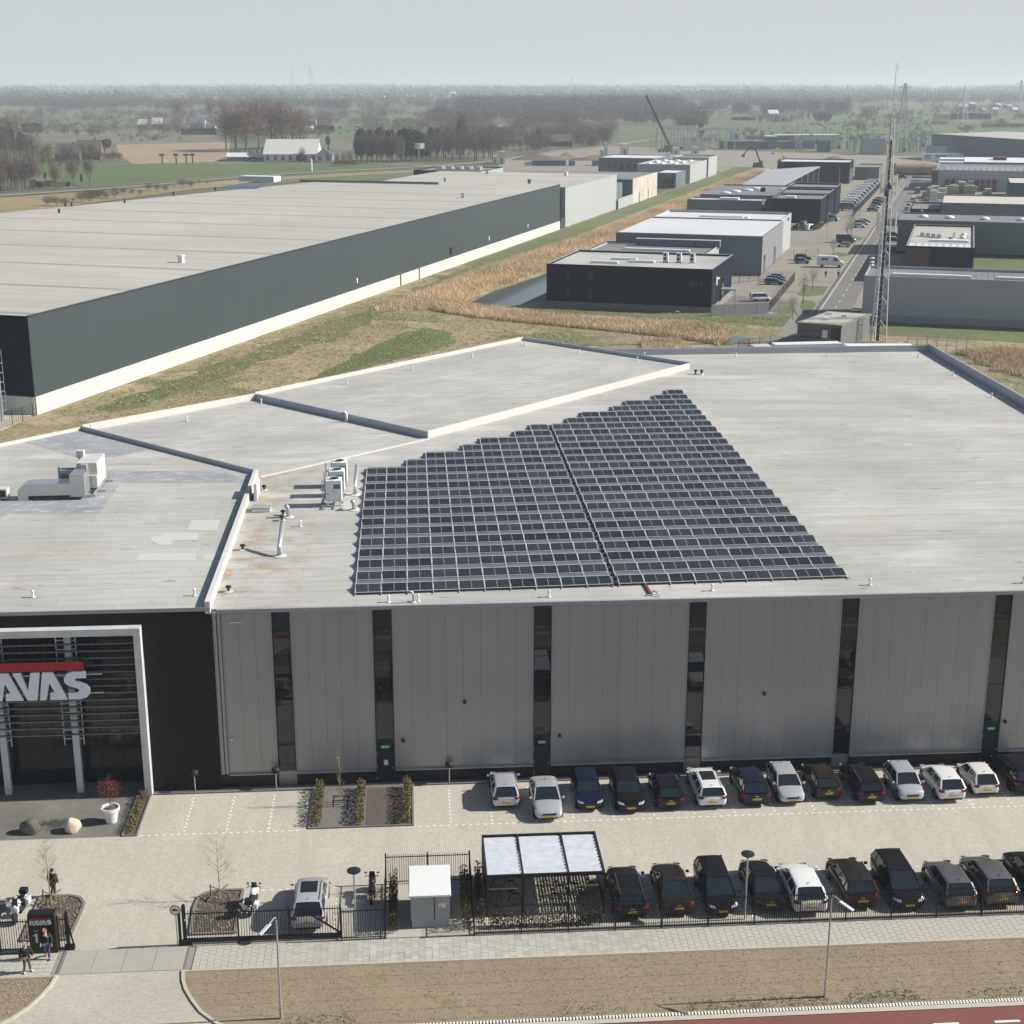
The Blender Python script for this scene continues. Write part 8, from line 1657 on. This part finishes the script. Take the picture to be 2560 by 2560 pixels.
row('bare', [(k * 22 + 20, 440 - (k * 9) % 20, 368 + (k * 13) % 24, .9) for k in range(10)], 'bare tree among the left farm gardens', 'trees among the left farm gardens')
row('red', [(10, 478, 410, .8), (42, 476, 418, .8), (140, 472, 398, .8), (62, 470, 405, .7)], 'reddish bare tree in the left gardens', 'reddish garden trees')
row('bare', [(184, 464, 385), (226, 462, 382, .8), (178, 430, 350), (210, 405, 345), (160, 405, 355), (250, 405, 365), (285, 402, 368), (72, 420, 372), (96, 405, 360)], 'bare tree along the lane left of the green field', 'lane trees')
row('bush', [(80 + k * 11, 470 - (k % 3) * 3, 452 - (k % 2) * 5) for k in range(9)] + [(250 + k * 12, 395 + (k % 3) * 3, 378) for k in range(5)] + [(215 + k * 11, 492, 470) for k in range(5)], 'bare bush in the gardens and banks at the left', 'bushes at the left')
row('bush', [(120 + k * 21, 512 - k * 3.1 + (k % 3) * 4, 484 - k * 2.6 + (k % 4) * 5) for k in range(20)], 'bare bush on the yellow bank behind the warehouse roof', 'bushes on the yellow bank', .9)
row('evergreen', [(86, 466, 446), (100, 468, 450), (120, 464, 448), (640 + 88, 402, 383), (752, 404, 384), (170, 465, 452)], 'dark evergreen bush beside the far lane', 'evergreen bushes by the lane')
row('bare', [(843, 412, 378, .9), (860, 412, 372), (875, 414, 370, .9), (820, 406, 372), (756, 404, 362), (700, 402, 372), (675, 398, 368)], 'bare tree beside the white barn and side road', 'trees beside the barn'); row('bush', [(838 + k * 9, 413, 396) for k in range(6)], 'bare bush at the bend of the side road', 'bushes at the side road')
plant('bare', 2165, 302, 258, 'large lone bare tree in the right hand fields', None, 1.7); row('evergreen', [(2048, 303, 276, 1.2), (2068, 303, 280)], 'dark bushes left of the lone tree', 'bushes left of the lone tree'); row('bare', [(2005, 300, 272), (2020, 302, 276), (1900, 312, 285), (1880, 345, 318, 1.1), (1905, 348, 320, 1.1), (1930, 345, 325), (1860, 346, 322)], 'bare tree behind the substation sheds', 'trees behind the substation')
row('bush', [(2240 + k * 14, 300 - (k % 3), 290) for k in range(5)] + [(2460 + k * 12, 322, 304) for k in range(9)] + [(1870 + k * 13, 352, 334) for k in range(6)], 'bare hedge bush in the right hand fields', 'hedge bushes right')
for k, px in enumerate((406, 441, 466, 482)): 
    t = thing('pollard_willow', ('first', 'second', 'third', 'fourth')[k] + ' from the left of four knobbly pollards along the lane', 'tree', (*P(px, 408), -.25)); MB().tube([(0, 0, 0), (0, 0, 4.5)], .45, 7, .35).done('trunk', m_bark, t); MB().box(-1.4, 1.4, -1, 1, 4.4, 5.4).done('crown', m_bark, t)
def farhedge(px0, px1, py, h, lb, mat=m_needle):
    a, b = P(px0, py), P(px1, py); t = thing('clipped_hedge', lb, 'hedge', (*a, -.25)); L_ = b[0] - a[0]; o = MB().box(0, L_, 0, 5, 0, h * .85).done('hedge_body', mat, t); V = cloud(700, (L_ / 2, 2.8, h / 2), 1.2, int(px0), .8, .7); put('foliage', cmesh('foliage', V + np.array([L_ / 2, 2.5, 0]), mat, h / 2), t)
farhedge(55, 104, 330, 9, 'dark clipped hedge block at the left above the grey field'); farhedge(452, 540, 336, 6, 'long dark hedge in front of the white houses'); farhedge(765, 835, 325, 5, 'long dark hedge below the white villa'); farhedge(2380, 2480, 298, 8, 'dark wide hedge in the right hand fields'); farhedge(1830, 1890, 300, 4, 'low dark hedge behind the steel skeleton')

# ---------------- woods and the hazy horizon: masses nobody could count
def wood(name, label, px0, px1, y0, y1, n_, h0, h1, mat, tri=46, r_=.42, size=2.6, seed=1, thin=.35, clusters=0):
    g = np.random.default_rng(seed); Y = y0 + (y1 - y0) * g.random(n_); k = np.array([XAT(px0, y, 0) for y in Y]); k2 = np.array([XAT(px1, y, 0) for y in Y]); u = g.random(n_)
    if clusters:
        cu, cyy = g.random(clusters), g.random(clusters); i = g.integers(0, clusters, n_); u = np.clip(cu[i] + g.normal(0, .02, n_), 0, 1); Y = y0 + (y1 - y0) * np.clip(cyy[i] + g.normal(0, .03, n_), 0, 1); k = np.array([XAT(px0, y, 0) for y in Y]); k2 = np.array([XAT(px1, y, 0) for y in Y])
    X = k + (k2 - k) * u; H_ = g.uniform(h0, h1, n_); base = [cloud(tri, (1, 1, 1), size, 100 + j, thin, .1, .3) for j in range(4)]; out = []
    for j in range(4):
        idx = np.arange(j, n_, 4); b = base[j]; R_ = H_[idx] * r_; c = np.c_[X[idx], Y[idx], H_[idx] * .52 - .3]
        off = b.reshape(-1, 3, 3); cen = off.mean(1, keepdims=True); loc = off - cen
        P3 = cen[None] * np.stack([R_, R_, H_[idx] * .46], 1)[:, None, None, :] + loc[None] + c[:, None, None, :]; out.append(P3.reshape(-1, 3))
    V = np.vstack(out); return tag(raw(name, V, np.arange(len(V)).reshape(-1, 3), mat), label, None, None, 'stuff')
m_wood = M('grey_brown_wood', (.105, .078, .060), .95, 0, (.060, .047, .040), .01, big=.25, bigscale=.006); m_wood2 = M('dark_mixed_wood', (.050, .050, .040), .95, 0, (.032, .036, .030), .01, big=.3, bigscale=.005); m_wood3 = M('pale_scrub', (.12, .10, .07), .95, 0, (.085, .08, .05), .01, big=.3, bigscale=.006)
m_wood4 = M('brown_grove', (.12, .085, .062), .95, 0, (.075, .056, .045), .02, big=.3, bigscale=.01)
wood('wood', 'dense grey brown wood in the centre background', 1150, 1700, 2050, 2650, 3000, 17, 31, m_wood, 80, seed=1, size=2.0, thin=.25)
wood('wood', 'lower front of the grey brown wood in the centre', 1060, 1760, 1450, 2050, 1100, 11, 19, m_wood, 90, seed=2, clusters=80, size=1.8)
wood('wood', 'groves between the central farmhouses', 1050, 1540, 930, 1450, 800, 9, 18, m_wood4, 160, seed=9, r_=.38, clusters=70, size=1.3, thin=.12)
wood('wood', 'bluish wood right of the central wood', 1690, 2120, 2100, 2900, 800, 12, 20, m_wood2, 46, seed=3, clusters=30)
wood('wood', 'wood behind the left farms', -20, 1150, 2400, 3000, 1100, 12, 20, m_wood, 46, seed=4, clusters=50); wood('wood', 'scattered trees across the left plain', -20, 1150, 1250, 2300, 950, 7, 16, m_wood4, 110, seed=5, clusters=80, size=1.5, thin=.18)
wood('wood', 'scattered trees across the right plain', 1750, 2580, 1600, 2600, 460, 8, 15, m_wood, 90, seed=6, clusters=50, size=1.6, thin=.2)
wood('scrub', 'brushy scrub on the left plain', -20, 1150, 1150, 2400, 900, 2.5, 5, m_wood3, 70, r_=.9, seed=7, clusters=80, size=1.2, thin=.2); wood('scrub', 'scrub hedges on the right plain', 1700, 2580, 1100, 2300, 520, 2.5, 6, m_wood3, 70, r_=.8, seed=8, clusters=50, size=1.2, thin=.2)
for k, (ya, yb, n_) in enumerate(((3000, 3800, 1200), (3900, 5200, 1500), (5400, 7500, 1700), (8000, 14000, 2200))):
    wood('tree_line', ('nearest', 'second', 'third', 'farthest')[k] + ' band of trees along the hazy horizon', -60, 2620, ya, yb, n_, 10, 18 + 2 * k, m_wood2, 26, r_=.8, size=4 + 2 * k, seed=20 + k, thin=.7, clusters=(60, 60, 60, 70)[k])
# every template has been moved to its own place; none is left behind
for v in TPL.values():
    for tp in v:
        if tp.name not in used_t:
            for ch in KIDS[tp.name]: bpy.data.objects.remove(ch)
            bpy.data.objects.remove(tp)

# ================================================================ AIR
hz = MB().box(-20100, 20100, -320, 30100, -1.4, 96).done('haze', None); tag(hz, kind='stuff')
mh = bpy.data.materials.new('pale_haze'); mh.use_nodes = True; nh = mh.node_tree; nh.nodes.clear(); oh = nh.nodes.new('ShaderNodeOutputMaterial'); vh = nh.nodes.new('ShaderNodeVolumePrincipled')
vh.inputs['Color'].default_value = (.81, .88, .955, 1); vh.inputs['Density'].default_value = 1.55e-4; vh.inputs['Anisotropy'].default_value = .1; nh.links.new(vh.outputs[0], oh.inputs['Volume']); hz.data.materials.append(mh)
# look-alikes of a group are told apart by their place in the picture
ORD = 'first second third fourth fifth sixth seventh eighth ninth tenth eleventh twelfth thirteenth fourteenth fifteenth sixteenth seventeenth eighteenth nineteenth twentieth'.split() + ['twenty-' + w_ for w_ in 'first second third fourth fifth sixth seventh eighth ninth'.split()]
def picture_x(o):
    p = o.location; c, s = math.cos(YAW), math.sin(YAW); x, y, h_ = p.x * c - p.y * s, p.x * s + p.y * c, CAM_H - p.z
    return x / (y * math.cos(PITCH) + h_ * math.sin(PITCH))
same = {}
for o in sc.objects:
    if o.parent is None and o.get('category') and o.get('label'): same.setdefault(o['label'], []).append(o)
for lb, os_ in same.items():
    if len(os_) > 1:
        for k, o in enumerate(sorted(os_, key=picture_x)):
            if k < len(ORD): o['label'] = lb + ', ' + ORD[k] + ' from left'
